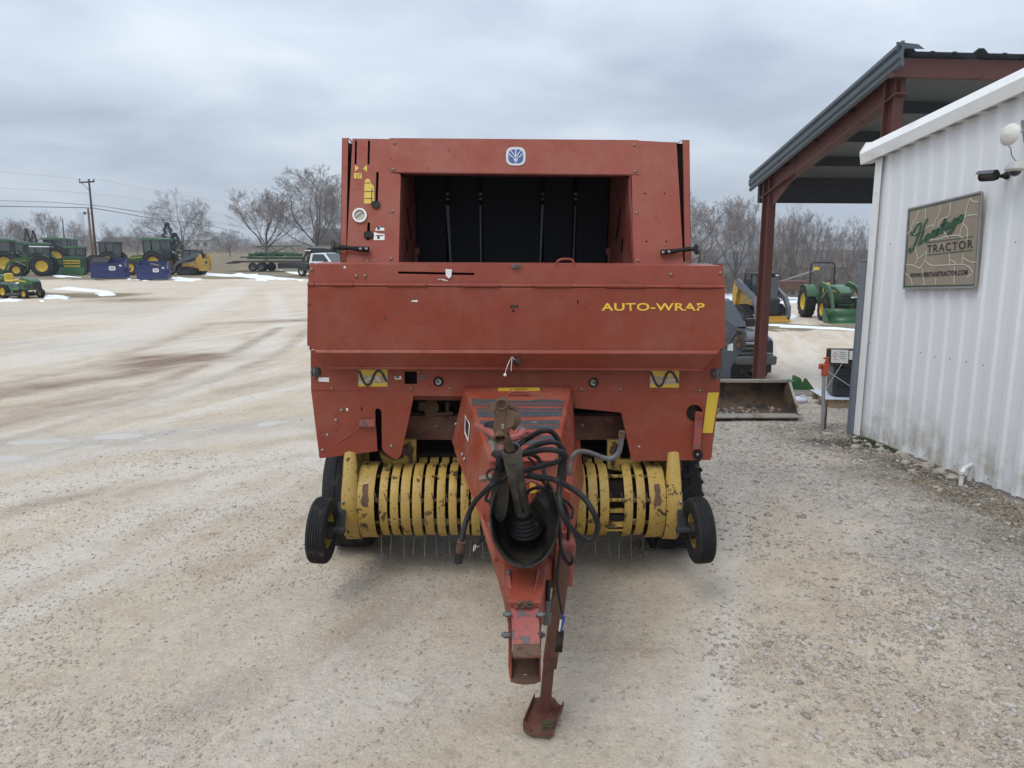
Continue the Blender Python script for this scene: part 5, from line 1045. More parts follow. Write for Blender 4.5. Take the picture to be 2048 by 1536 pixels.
# dish, cameras
DSH = thing('satellite_dish', 'small round white dish antenna on an arm above the wall cameras', 'dish antenna', WP.px(2019, 269))
dp = lambda x, y, o: WP.px(x, y, o)
c = dp(2019, 269, .30); dirn = (Vector((-.95, -.30, .10)))
B('dish', 'dish_white', MB().lathe([(.001, .035), (.04, .027), (.072, .013), (.086, -.004), (.080, -.012), (.04, -.018), (0, -.02)], c, dirn, 28), DSH)
B('dish_arm', 'galvanised', MB().bar(dp(2046, 240, .10), dp(2052, 285, .04), .04, .012, nW).cyl(c - dirn * .02, dp(2046, 262, .10), .008, n=8).cyl(dp(2048, 258, .10), dp(2058, 262, .0), .012, n=8), DSH, bevel=.002)
B('dish_cable', 'dull_steel', MB().tube(cat([c + Vector((0, 0, -.09)), dp(2021, 296, .22), dp(2024, 312, .16), dp(2034, 323, .10), dp(2048, 326, .06), dp(2064, 326, .01)], 6), .0035, 6), DSH)
CB = thing('bullet_camera', 'dark grey bullet security camera on the white wall left of the dome camera', 'camera', dp(1975, 352, .1))
p0, p1 = dp(1962, 353, .20), dp(1992, 351, .17)
B('camera_body', 'black_plastic', MB().lathe([(0, .0), (.040, 0), (.043, .01), (.043, .11), (.036, .14), (0, .145)], p0, p1 - p0, 18), CB)
B('camera_hood', 'loader_grey', MB().lathe([(.048, -.02), (.048, .13), (.045, .13), (.045, -.02)], p0, p1 - p0, 14, 20, 160, up=(0, 0, 1), closed=True), CB)
B('camera_arm', 'black_plastic', MB().cyl(p1, dp(2004, 352, .12), .011, n=10).ball(dp(2004, 352, .12), .018, 10, 6).cyl(dp(2004, 352, .12), dp(2014, 351, .03), .013, n=10).lathe([(0, .02), (.03, .015), (.034, 0), (0, 0)], dp(2014, 351, .03), nW, 16), CB)
DC = thing('dome_camera', 'white dome security camera with a dark glass ball on the white wall', 'camera', dp(2031, 345, .08))
c = dp(2031, 335, .13)
B('camera_housing', 'camera_white', MB().lathe([(0, .05), (.045, .045), (.07, .02), (.078, -.01), (.074, -.02), (.05, -.03), (0, -.031)], c, (0, 0, 1), 28).cyl(c + Vector((0, 0, .01)), c - nW * .15 + Vector((0, 0, .02)), .03, n=12), DC)
B('camera_dome', 'dark_glass', MB().ball(c + Vector((0, 0, -.025)), .045, 18, 10), DC)
# pvc drain
PV = thing('drain_pipe', 'white plastic drain pipe bending out of the wall foot', 'pipe', G(1921, 973))
a = G(1921, 973); w0 = WP.px(1942, 930, .03); pz = lambda p, z: Vector((p.x, p.y, z)); zt_ = WP.px(1930, 931, .10).z
w1 = Vector((w0.x, w0.y, zt_)); a1 = pz(a, zt_)
B('pipe', 'pvc', MB().tube([pz(a, -.02), pz(a, zt_ - .05)] + cat([pz(a, zt_ - .05), a1.lerp(w1, .12) + Vector((0, 0, -.008)), a1.lerp(w1, .35)], 4)[1:] + [w1.lerp(a1, .1), w1], .019, 12), PV)
B('pipe_collar', 'pvc', MB().cyl(pz(a, .10), pz(a, .14), .023, n=14).cyl(pz(a, zt_ - .07), pz(a, zt_ - .04), .023, n=14), PV)
B('riser', 'pvc', MB().cyl(pz(w0, -.02), pz(w0, zt_), .019, n=12), PV)
# grey square post by the corner
pb_ = G(1702, 869); PO = thing('gate_post', 'grey square steel post standing at the far corner of the white building', 'post', pb_)
tz = 1.93
B('post_tube', 'galv_grey', MB().box(pb_ + Vector((0, 0, tz / 2)), (.075, .075, tz)), PO, None, .004); B('post_cap', 'galv_grey', MB().box(pb_ + Vector((0, 0, tz + .008)), (.085, .085, .016)), PO, None, .004)
# rubble and weeds at the wall foot
mb = MB()
for k in range(70):
    s = random.uniform(-.2, 7) ; q = Wp(s, .04 + random.expovariate(9), 0); r = random.uniform(.02, .055); b_ = len(mb.v); mb.ball((q.x, q.y, r * .25), r, 7, 5, (random.uniform(.8, 1.4), random.uniform(.7, 1.1), .5))
    for i in range(b_, len(mb.v)): v = Vector(mb.v[i]); mb.v[i] = tuple(v + Vector((mnoise.noise(v * 25), mnoise.noise(v * 25 + Vector((9, 0, 0))), mnoise.noise(v * 31))) * r * .5)
k_ = NT('field_stone'); k_.out(k_.mix(k_.noise(3, 4, .6), (.25, .20, .15), (.44, .42, .38)), .9, k_.bump(k_.noise(40, 4), .003, 1)); MT['field_stone'] = k_.m
tag(mb.build('rubble', MT['field_stone'], None, True, 30), kind='stuff')
mb = MB()
for (s0, s1, n_, hh) in ((.15, .75, 500, .06), (3.0, 4.2, 260, .04), (1.6, 2.8, 900, .035)):
    mb.cur = 0 if s0 == .15 else 1
    for k in range(n_):
        s = random.uniform(s0, s1); q = Wp(s, .03 + (random.expovariate(14) if hh > .05 else random.uniform(.1, .55)), .0); h_ = hh * .7 * random.uniform(.4, 1.3); t = random.uniform(0, 6.28); d = Vector((math.cos(t), math.sin(t), 0)) * .006
        mb.add([q - d, q + d, q + Vector((random.uniform(-.03, .03), random.uniform(-.03, .03), h_))], [(0, 1, 2)])
        
tag(link('weeds', mb.mesh('weeds'), None, False, [MT['leaf_green'], MT['dry_grass']]), kind='stuff')
# ------------------------------------------------------------------ open steel canopy
gb = G(1506, 768); kC = gb.y / 13.2; CC = Vector((0, 0, H))
def Wc(s, t, z): p = Vector((4.25 + .0875 * s + .996 * t, 13.5 - .996 * s + .0875 * t, z)); return CC + (p - CC) * kC
CN = thing('steel_canopy', 'open shed roof of red steel beams and grey metal standing behind the white building', 'canopy', (gb.x, gb.y, gb.z))
rz_ = lambda s: 3.36 + .254 * s
def ibeam(mb, a, b, h, w, up, tf=.014, tw=.010):
    a = Vector(a); b = Vector(b); d, x, u = frame(b - a, up)
    for s in (-1, 1): mb.bar(a + u * s * (h / 2 - tf / 2), b + u * s * (h / 2 - tf / 2), w, tf, u)
    mb.bar(a, b, tw, h - 2 * tf - .001, u); return mb
for (s, t) in ((.42, .14), (3.85, .16), (.42, 5.4), (3.85, 5.4)):
    top = Wc(s, t, rz_(s) - .16); bot = Vector((top.x, top.y, gz(top.x, top.y) - .05)); B('column', 'primer_red', ibeam(MB(), bot, top, .22, .17, (-.3, 1, 0) if t < 1 else (0, 1, 0), .02, .014), CN, None)
for t, t2 in ((.14, .16), (5.4, 5.4)): B('rafter', 'primer_red', ibeam(MB(), Wc(.2, t, rz_(.2) - .30), Wc(4.0, t2, rz_(4.0) - .30), .34, .2, (0, 0, 1), .018, .012), CN, None)
B('knee_haunch', 'primer_red', MB().prism([Wc(.55, .14, rz_(.55) - .42), Wc(.55, .14, rz_(.55) - .70), Wc(1.5, .14, rz_(1.5) - .42)], (.012, 0, 0)), CN, None)
for s in (.1, 1.05, 2.0, 2.95): 
    pu = B('purlin', 'purlin', MB().bar(Wc(s, -.0, rz_(s) - .115), Wc(s, 9, rz_(s) - .115), .07, .20), CN, None)
B('rear_eave_beam', 'purlin', MB().bar(Wc(.06, .10, 3.05), Wc(.06, 9, 3.05), .10, .34), CN, None); B('front_eave_beam', 'primer_red', MB().bar(Wc(4.02, .0, rz_(4.02) - .15), Wc(4.02, 9, rz_(4.02) - .15), .10, .26), CN, None)
for k in range(10):
    t0 = -.02 + k * .92; mb = MB(); V = []
    pr = [(0, 0), (.04, 0), (.10, .055), (.17, .055), (.23, 0), (.40, 0), (.42, .01), (.46, .01), (.48, 0), (.68, 0), (.70, .01), (.74, .01), (.76, 0), (.92, 0)]
    for (a, d) in pr: V += [Wc(-.15, t0 + a * .999, rz_(-.15) - .02 + d), Wc(4.15, t0 + a * .999, rz_(4.15) - .02 + d)]
    m = len(pr); mb.add(V, [(2 * i, 2 * i + 2, 2 * i + 3, 2 * i + 1) for i in range(m - 1)]); mb.mi = [0] * len(mb.f)
    o = link('roof_panel', mb.mesh('roof_panel'), CN, True, MT['roof_grey']); md = o.modifiers.new('s', 'SOLIDIFY'); md.thickness = .006; md.offset = -1
B('roof_liner', 'roof_underside', MB().prism([Wc(.0, .02, rz_(0) - .055), Wc(3.6, .02, rz_(3.6) - .055), Wc(3.6, 9, rz_(3.6) - .055), Wc(.0, 9, rz_(0) - .055)], (0, 0, .004)), CN, None)
tpz = [(x + .05, z) for x, z in [(-.02, .07), (-.06, .07), (-.07, .02), (-.045, .0), (-.07, -.05), (-.07, -.11), (-.045, -.13), (-.06, -.19), (-.03, -.22), (.0, -.20), (-.02, -.1)]]
for a, b in ((-.12, 1.9), (1.905, 3.4), (3.405, 4.2)): B('rake_trim', 'roof_grey', MB().prism([Wc(a, t, rz_(a) + z) for t, z in tpz], Wc(b, 0, rz_(b)) - Wc(a, 0, rz_(a))), CN, None)
B('front_trim', 'roof_grey', MB().prism([Wc(4.17, -.05, rz_(4.17) + .07), Wc(4.17, .22, rz_(4.17) + .05), Wc(4.17, .3, rz_(4.17) - .0), Wc(4.17, .0, rz_(4.17) - .0), Wc(4.17, -.03, rz_(4.17) - .04)], (0, .02, 0)), CN, None)
# ------------------------------------------------------------------ things by the canopy
def zg(p, dz=0): return Vector((p[0], p[1], gz(p[0], p[1]) + dz))
h0 = G(1645, 858); HY = thing('yard_hydrant', 'red-headed yard hydrant on a galvanised pipe beside the grey post', 'hydrant', h0); hh = lambda x, y: P(x, y, h0.y)
B('standpipe', 'galvanised', MB().cyl(h0 - Vector((0, 0, .03)), hh(1648, 745), .021, n=12), HY); B('drain_rod', 'rust_red', MB().cyl(h0 + Vector((.03, 0, 0)), hh(1654, 800), .012, n=8), HY)
B('head', 'hydrant_red', MB().bar(hh(1649, 752), hh(1651, 728), .06, .06, (0, -1, 0)).bar(hh(1647, 733), hh(1656, 716), .025, .03, (0, -1, 0)).bar(hh(1655, 717), hh(1657, 735), .025, .03, (0, -1, 0)).bar(hh(1647, 717), hh(1657, 716), .02, .03, (0, -1, 0)), HY, None, .006)
B('spout', 'hydrant_red', MB().cyl(hh(1650, 732), hh(1640, 730), .018, n=10).cyl(hh(1641, 728), hh(1640, 738), .020, n=10), HY)
pq = G(1700, 815); yP = pq.y; ra = R(8)
PA = thing('pallet', 'wooden pallet under the wrapped black drums, covered with clear plastic', 'pallet', (pq.x, yP + .5, pq.z)); rM = Matrix.Rotation(R(-6), 3, 'Z')
pc = Vector((P(1612, 800, yP).x + .56, yP + .5, pq.z))
def pbx(mb, x, y, z, dx, dy, dz): return mb.box(pc + rM @ Vector((x, y, z)), (dx, dy, dz), rM)
for y in (-.48, -.2, .08): B('pallet_runner', 'pallet_wood', pbx(MB(), .20, y, .045, .86, .09, .088), PA, None)
for i in range(7): B('pallet_board', 'pallet_wood', pbx(MB(), -.18 + i * .127, -.2, .10, .10, .68, .02), PA, None)
B('plastic_sheet', 'translucent_white', pbx(MB(), .20, -.20, .118, .90, .70, .014), PA, None, .005)
DR = thing('wrapped_drum_stack', 'black shrink-wrapped load with a white hazard label on the pallet', 'wrapped load', pc + Vector((0, 0, .13))); zt2 = P(1675, 698, yP + .2).z - pc.z
mb = MB(); pbx(mb, .19, -.25, .13 + (zt2 - .2) / 2 - .03, .62, .36, zt2 - .26); B('wrapped_body', 'shrink_wrap', mb, DR, 40, .05)
mb = MB(); pbx(mb, .19, -.25, zt2 - .13, .65, .39, .22); B('upper_carton', 'black_plastic', mb, DR, 40, .012)
fr = Plane(pc + rM @ Vector((.19, -.446, 0)), rM @ Vector((0, -1, 0)))
lb_ = pplate('hazard_label', fr, [(1663, 699), (1697, 700), (1696, 727), (1662, 725)], MT['white_print'], DR, th=.003, off=.006)
pplate('hazard_diamond', fr, [(1670, 704), (1675, 710), (1670, 716), (1665, 710)], MT['red_print'], lb_, th=.001, off=.0075); pplate('diamond_field', fr, [(1670, 706), (1673.5, 710), (1670, 714), (1666.5, 710)], MT['white_print'], lb_, th=.001, off=.0085)
mb = MB()
for (x0, x1, y) in ((1680, 1692, 705), (1679, 1693, 709), (1679, 1690, 713), (1666, 1674, 719), (1679, 1692, 717)): mb.strip([fr.px(x0, y, .0075), fr.px(x1, y + .3, .0075)], .004, fr.n)
B('label_print', 'black_print', mb, lb_, None)['kind'] = 'stuff'
pplate('side_label', fr, [(1699, 702), (1708, 702), (1707, 720), (1698, 719)], MT['white_print'], DR, th=.003, off=.006)
mb = MB()
for (a, b) in (((1652, 740), (1706, 776)), ((1652, 778), (1684, 727)), ((1640, 800), (1655, 774))): mb.strip([fr.px(*a, .02), fr.px(*b, .02)], .007, fr.n)
B('strap', 'translucent_white', mb, DR, None)['kind'] = 'stuff'
j0 = G(1600, 806); JG = thing('plastic_jug', 'pale translucent plastic jug lying on the ground left of the pallet', 'jug', j0)
B('jug_body', 'translucent_white', MB().box(j0 + Vector((0, 0, .045)), (.20, .14, .10)), JG, 60, .045); B('jug_handle', 'translucent_white', MB().tube(cat([j0 + Vector((-.02, -.03, .10)), j0 + Vector((.03, -.03, .115)), j0 + Vector((.07, -.03, .10))], 3), .01, 6), JG)
g0 = G(1603, 784); GB = thing('hitch_bracket', 'small green steel bracket on grey planks behind the plastic jug', 'bracket', g0); gp_ = lambda x, y, d=0: P(x, y, g0.y + d)
for d in (0, .25): B('bracket_plate', 'green_paint', MB().prism([gp_(1605, 782, d), gp_(1605, 766, d), gp_(1610, 756, d), gp_(1613, 757, d), gp_(1632, 783, d)], (0, .02, 0)), GB, None)
B('bracket_box', 'green_paint', MB().prism([gp_(1584, 781), gp_(1584, 763), (gp_(1590, 762)), gp_(1594, 766), gp_(1597, 754), gp_(1602, 757), gp_(1605, 766), gp_(1605, 782)], (0, .28, 0)), GB, None)
for i in range(3): 
    a = G(1572 + i * 3, 784 + i * 4); b = G(1638 - i * 2, 786 + i * 3.5); tag(B('plank', 'plank_grey', MB().bar(a + Vector((0, 0, .02)), b + Vector((0, 0, .02)), .10, .035), GB, None))
# bucket loader whose body stands behind the baler
LB = thing('loader', 'grey loader with an empty rusty bucket lowered to the gravel beside the baler', 'loader', G(1430, 842))
fy = G(1500, 840).y; bxp = lambda x, y, d=0: P(x, y, fy + d)
xr = bxp(1599, 838).x; xl = xr - 2.5; z0 = .03; zt3 = bxp(1550, 763, .45).z
prf = [(0, z0), (.45, z0 + .01), (.58, z0 + .08), (.62, z0 + .2), (.58, z0 + .34), (.50, zt3)]
mb = MB(); V = [(x, fy + y, z) for y, z in prf for x in (xl, xr)]; mb.add(V, [(2 * i, 2 * i + 1, 2 * i + 3, 2 * i + 2) for i in range(len(prf) - 1)]); bk = mb.build('bucket', MT['bucket_rust'], LB, True, 40); md = bk.modifiers.new('s', 'SOLIDIFY'); md.thickness = .016; md.offset = -1
for x in (xl, xr): B('bucket_side', 'bucket_rust', MB().prism([(x, fy + .02, z0)] + [(x, fy + y, z) for y, z in prf[1:]] + [(x, fy + .44, zt3)], (.018, 0, 0)), bk, None)
B('cutting_edge', 'bucket_edge', MB().box(((xl + xr) / 2, fy + .05, z0 + .012), (2.54, .20, .022)), bk, None, .003); B('bucket_lip', 'bucket_edge', MB().box(((xl + xr) / 2, fy + .50, zt3), (2.52, .035, .045)), bk, None, .006)
B('side_edge', 'bucket_edge', MB().bar((xr + .01, fy + .03, z0 + .03), (xr + .01, fy + .42, zt3 - .01), .03, .02), bk, None)
mb = MB()
for k in range(60): q = Vector((random.uniform(xr - 1.2, xr - .1), fy + random.uniform(.12, .5), z0 + .03)); mb.ball(q, random.uniform(.008, .022), 6, 4, (1, 1, .7))
B('loose_stones', 'bucket_edge', mb, bk)['kind'] = 'stuff'
ap = lambda x, y, d=.75: P(x, y, fy + d)
B('lift_arm', 'loader_grey', MB().prism([ap(1400, 610), ap(1448, 636), ap(1474, 655), ap(1490, 660), ap(1494, 668), ap(1493, 690), ap(1473, 716), ap(1462, 735), ap(1461, 764), ap(1444, 764), ap(1444, 700), ap(1380, 640)], (0, .12, 0)), LB, None, .006)
B('arm_rib', 'dull_steel', MB().tube([ap(1452, 692, .73), ap(1466, 670, .73), ap(1474, 660, .73), ap(1488, 664, .73)], .012, 8), LB); B('arm_label', 'white_print', MB().prism([ap(1455, 688, .74), ap(1466, 687, .74), ap(1466, 702, .74), ap(1455, 701, .74)], (0, .008, 0)), LB, None)
B('arm_pin', 'rust', MB().cyl(ap(1481, 676, .70), ap(1481, 676, .80), .045, n=12).cyl(ap(1478, 690, .70), ap(1478, 690, .8), .035, n=12).tube(cat([ap(1482, 662, .7), ap(1486, 672, .7), ap(1478, 682, .7), ap(1484, 694, .7)], 3), .014, 6), LB)
B('loader_body', 'loader_grey', MB().prism([(xl + .35, fy + 1.3, .45), (xl + .35, fy + 3.4, .45), (xl + .35, fy + 3.4, 1.15), (xl + .35, fy + 3.1, 1.35), (xl + .35, fy + 1.9, 1.0), (xl + .35, fy + 1.3, .8)], (1.1, 0, 0)), LB, None, .04)
lc = B('loader_cab', 'cab_glass', MB().prism([(xl + .5, fy + 1.6, .85), (xl + .5, fy + 2.7, 1.0), (xl + .5, fy + 2.6, 1.92), (xl + .5, fy + 1.75, 1.92)], (.8, 0, 0)), LB, None, .02)
B('cab_roof', 'loader_grey', MB().box((xl + .9, fy + 2.2, 1.96), (.95, 1.1, .08)), lc, None, .02)
for xx in (xl + .5, xl + 1.3):
    for y0, y1 in ((1.6, 1.75), (2.7, 2.6)): B('cab_post', 'engine_black', MB().bar((xx, fy + y0, .85), (xx, fy + y1, 1.93), .06, .06), lc, None)
B('lift_arm', 'loader_grey', MB().prism([(xl + .12, fy + 3.0, 1.45), (xl + .12, fy + 2.8, 1.6), (xl + .12, fy + 1.2, 1.1), (xl + .12, fy + .75, .45), (xl + .12, fy + .62, .45), (xl + .12, fy + 1.05, .95), (xl + .12, fy + 2.8, 1.35)], (.13, 0, 0)), LB, None, .01)
for yy in (1.6, 3.0):
    for xx in (.35, 1.45): wheel('loader_wheel', (xl + xx, fy + yy, .42), .42, .3, (1, 0, 0), LB, 'loader_yellow', groove=2)
# black corrugated mats heaped behind the bucket
m0 = G(1490, 764); MTk = thing('rubber_mat_pile', 'black ribbed rubber mats heaped behind the rusty bucket', 'rubber mats', m0); mp = lambda x, y, d=0: P(x, y, m0.y + d)
for i in range(10):
    y = 726 + i * 4.3; xr_ = 1472 + i * 5.2; B('mat', 'black_rubber', MB().tube(cat([mp(1461, y + 2), mp(1461 + (xr_ - 1461) * .5, y + .5), mp(xr_, y + 3)], 3), .017, 6).box((mp(1461, y + 3) + mp(xr_, y + 3)) / 2 + Vector((0, .22, 0)), ((mp(xr_, y) - mp(1461, y)).x, .4, .022)), MTk, 50)
gt = thing('green_drawbar', 'green steel piece lying by the black mats under the truck bumper', 'steel part', G(1520, 762)); gq = lambda x, y: P(x, y, m0.y - .1)
B('drawbar_arm', 'green_paint', MB().bar(gq(1506, 744), gq(1532, 764), .05, .05).cyl(gq(1503, 742), gq(1508, 736), .02, n=8), gt, None, .006); B('drawbar_brace', 'green_dark', MB().bar(gq(1508, 760), gq(1522, 752), .04, .03), gt, None)
# ------------------------------------------------------------------ vehicles (local: x forward, y left, z up)
def wheelL(name, c, rad, wid, parent, rim, lugs=0, groove=1, sh=.55):
    return wheel(name, c, rad, wid, (0, 1, 0), parent, rim, False, groove, lugs, 'tyre', sh, 22)
def lb(name, mat, mb, parent, smooth=35, bevel=0): return mb.build(name, MT[mat], parent, False, smooth, bevel)
def secbox(secs):
    """loft along x: secs = [(x, halfwidth_bottom, zbot, halfwidth_top, ztop)]"""
    return loft([[Vector((x, -wb, zb)), Vector((x, wb, zb)), Vector((x, wt, zt)), Vector((x, -wt, zt))] for x, wb, zb, wt, zt in secs])
def tractor(label, cab=True, loader=True, roof=False, green='green_paint', group=None, rear=.82, front=.52, wid=.9, bucket_z=.0, stripe=True, rops=False):
    t = thing('tractor', label, 'tractor', group=group)
    b = lb('body', green, secbox([(-.9, .25, .7, .3, 1.05), (.1, .28, .7, .32, 1.1), (.12, .3, .75, .34, 1.42), (1.3, .27, .75, .28, 1.36), (1.72, .24, .78, .20, 1.16)]), t, 35, .03)
    lb('grille', 'engine_black', secbox([(1.70, .20, .8, .17, 1.1), (1.75, .19, .82, .16, 1.08)]), b)
    lb('engine', 'engine_black', secbox([(.1, .24, .5, .24, .76), (1.5, .22, .5, .22, .76)]), t)
    if stripe: 
        for s in (-1, 1): lb('hood_stripe', 'tractor_yellow', MB().bar((.25, .335 * s, 1.27), (1.45, .28 * s, 1.18), .015, .05), b)
    for s in (-1, 1):
        wheelL('rear_wheel', (-.75, (wid - .12) * s, rear), rear, .42, t, 'tractor_yellow', 16)
        wheelL('front_wheel', (1.15, (wid - .22) * s, front), front, .28, t, 'tractor_yellow', 14)
        m = MB(); m.lathe([(rear + .04, -.2), (rear + .07, -.2), (rear + .07, .2), (rear + .04, .2)], (-.75, (wid - .12) * s, rear), (0, 1, 0), 12, 20, 130, closed=True); lb('fender', green, m, t)
    lb('axle', 'green_dark', MB().bar((-.75, -wid + .1, rear), (-.75, wid - .1, rear), .18, .18).bar((1.15, -wid + .2, front), (1.15, wid - .2, front), .12, .12), t)['kind'] = 'stuff'
    if cab:
        c = lb('cab_glass', 'cab_glass', secbox([(-1.15, .55, 1.15, .62, 2.35), (.05, .55, 1.15, .60, 2.35), (.22, .5, 1.2, .58, 2.32)]), t)
        for x, y in ((-1.16, .58), (-.45, .60), (.14, .57)):
            for s in (-1, 1): lb('cab_pillar', 'engine_black', MB().bar((x, y * s, 1.12), (x, (y + .04) * s, 2.36), .06, .05), c)
        lb('cab_roof', green, secbox([(-1.35, .62, 2.36, .58, 2.50), (-.9, .68, 2.36, .64, 2.56), (.15, .68, 2.36, .64, 2.54), (.5, .62, 2.38, .58, 2.46)]), t, 35, .02)
        for s in (-1, 1): lb('roof_lamp', 'lamp_clear', MB().box((.48, .45 * s, 2.41), (.05, .14, .06)), t)
    else:
        lb('seat', 'tractor_yellow', MB().box((-.5, 0, 1.08), (.40, .42, .10)).box((-.70, 0, 1.28), (.10, .40, .36)), t, 35, .05)
        lb('steering_wheel', 'engine_black', MB().lathe([(.2, -.015), (.215, 0), (.2, .015), (.185, 0)], (.0, 0, 1.5), (-.5, 0, .85), 16, closed=True).cyl((.0, 0, 1.5), (.15, 0, 1.2), .03, n=8), t)
        if roof or rops:
            lb('roll_bar', 'engine_black', MB().tube([(-1.1, -.5, .9), (-1.12, -.5, 2.15), (-1.12, -.42, 2.3), (-1.12, .42, 2.3), (-1.12, .5, 2.15), (-1.1, .5, .9)], .04, 8), t)
            if roof: lb('canopy_roof', 'galvanised' if roof == 2 else green, secbox([(-1.35, .6, 2.34, .55, 2.42), (.1, .6, 2.36, .55, 2.44)]), t)
    if loader:
        for s in (-1, 1):
            lb('loader_arm', green, MB().prism([(.25, .50 * s, 1.35), (.45, .50 * s, 1.55), (1.35, .50 * s, 1.42), (1.75, .50 * s, 1.15), (2.1, .50 * s, .45 + bucket_z), (1.98, .50 * s, .38 + bucket_z), (1.6, .50 * s, 1.02), (1.25, .50 * s, 1.24), (.5, .50 * s, 1.36)], (0, .09 * s, 0)), t)
            lb('loader_post', green, MB().bar((.35, .52 * s, .6), (.32, .52 * s, 1.45), .14, .10, (1, 0, 0)), t)
            lb('hydraulic_ram', 'steel', MB().cyl((.5, .52 * s, .85), (1.3, .54 * s, 1.28), .035, n=8), t)
        bucket(t, 2.05, bucket_z, 1.9, green)
    return t
def bucket(t, x0, z0, w, mat, h=.55):
    pr = [(.75, .03), (.2, .04), (.04, .12), (0, .3), (.06, h)]
    m = MB(); V = [(x0 + x, y, z0 + z) for x, z in pr for y in (-w / 2, w / 2)]; m.add(V, [(2 * i, 2 * i + 1, 2 * i + 3, 2 * i + 2) for i in range(len(pr) - 1)])
    b = lb('bucket', mat, m, t); md = b.modifiers.new('s', 'SOLIDIFY'); md.thickness = .025
    for s in (-1, 1): lb('bucket_side', mat, MB().prism([(x0 + x, s * w / 2, z0 + z) for x, z in pr], (0, .02, 0)), b)
    return b
def place(t, px, py, rz, sc=1.0, loc=None):
    p = loc or G(px, py); t.location = p; t.rotation_euler = (0, 0, R(rz)); t.scale = (sc,) * 3; return t
GT = 'green farm tractors lined up across the yard'
place(tractor('open green tractor with yellow seat, flat pale sunroof and loader bucket at far left', cab=False, roof=2, group=GT), 72, 552, 196, 1.0)
place(tractor('largest green cab tractor, parked behind the open tractor with the yellow seat', loader=False, rear=.95, group=GT), 104, 538, 187, 1.3)
place(tractor('green cab tractor just right of the largest one, mostly hidden by it', loader=False, group=GT), 126, 534, 184, 1.25)
place(tractor('small green cab tractor with a bucket, left of the green box with yellow bands', group=GT), 146, 549, 205, .95)
place(tractor('green loader tractor cut off by the left edge of the picture', group=GT), -6, 549, 200, 1.2)
place(tractor('green cab tractor standing behind the blue dumpster with the open lid', loader=False, group=GT), 306, 550, 170, 1.22)
place(tractor('dark cab tractor half hidden behind the blue dumpster with the closed lid', loader=False, green='engine_black', stripe=False, group=GT), 214, 541, 175, 1.15)
place(tractor('green cab tractor with its nose pointing at the left edge, behind the snow strip', loader=False, group=GT), 28, 541, 192, 1.15)
place(tractor('green loader tractor with a cab, wedged between the sunroofed tractor and the largest one', group=GT), 70, 543, 190, 1.1)
# combine at the far left
CM = thing('combine_harvester', 'tall green combine harvester body at the far left behind the tractors', 'combine')
lb('combine_body', 'green_paint', secbox([(-3, 1.3, 1.2, 1.3, 3.6), (1.2, 1.3, 1.2, 1.3, 3.7), (1.25, .9, 1.2, .9, 3.2), (2.4, .8, 1.4, .8, 3.1)]), CM, 35, .08)
lb('combine_cab', 'cab_glass', secbox([(2.4, .8, 1.6, .85, 3.2), (3.9, .75, 1.6, .85, 3.2)]), CM); lb('combine_roof', 'green_paint', secbox([(2.2, .95, 3.2, .9, 3.4), (4.2, .95, 3.2, .9, 3.4)]), CM); lb('engine_hatch', 'engine_black', MB().box((-.6, 1.32, 2.9), (1.5, .04, .8)).box((-.6, -1.32, 2.9), (1.5, .04, .8)), CM); lb('unload_pipe', 'engine_black', MB().cyl((-2.4, .9, 3.65), (.8, .9, 3.75), .12, n=10), CM)
for s in (-1, 1): wheelL('drive_wheel', (2.2, 1.5 * s, .95), .95, .6, CM, 'tractor_yellow', 14); wheelL('steer_wheel', (-2.0, 1.3 * s, .6), .6, .4, CM, 'tractor_yellow', 12)
place(CM, 22, 527, 178, 1.0, loc=Vector((G(22, 525).x, 88, gz(-60, 88))))
# green implement box with lettered bands and its bucket
IB = thing('boxed_implement', 'green steel box with two yellow lettered bands, left of the first blue dumpster', 'farm implement')
lb('box_shell', 'green_dark', MB().box((0, 0, .62), (.5, 1.25, 1.05)), IB, 35, .05)
for z in (.48, .82):
    b = lb('yellow_band', 'tractor_yellow', MB().box((.255, 0, z), (.02, 1.16, .24)), IB); m = MB()
    for k in range(9): m.box((.268, -.5 + k * .125, z), (.006, .075 + .02 * (k % 3 == 0), .10 if k % 2 else .13))
    lb('worn_letters', 'green_dark', m, b)['kind'] = 'stuff'
lb('push_bucket', 'green_paint', MB().prism([(.5, -1.0, .04), (.5, 1.0, .04), (.35, 1.0, .50), (.35, -1.0, .50)], (.06, 0, 0)).box((.9, 0, .03), (.9, 2.0, .03)), IB, 35)
place(IB, 152, 550, 260, 1.35)
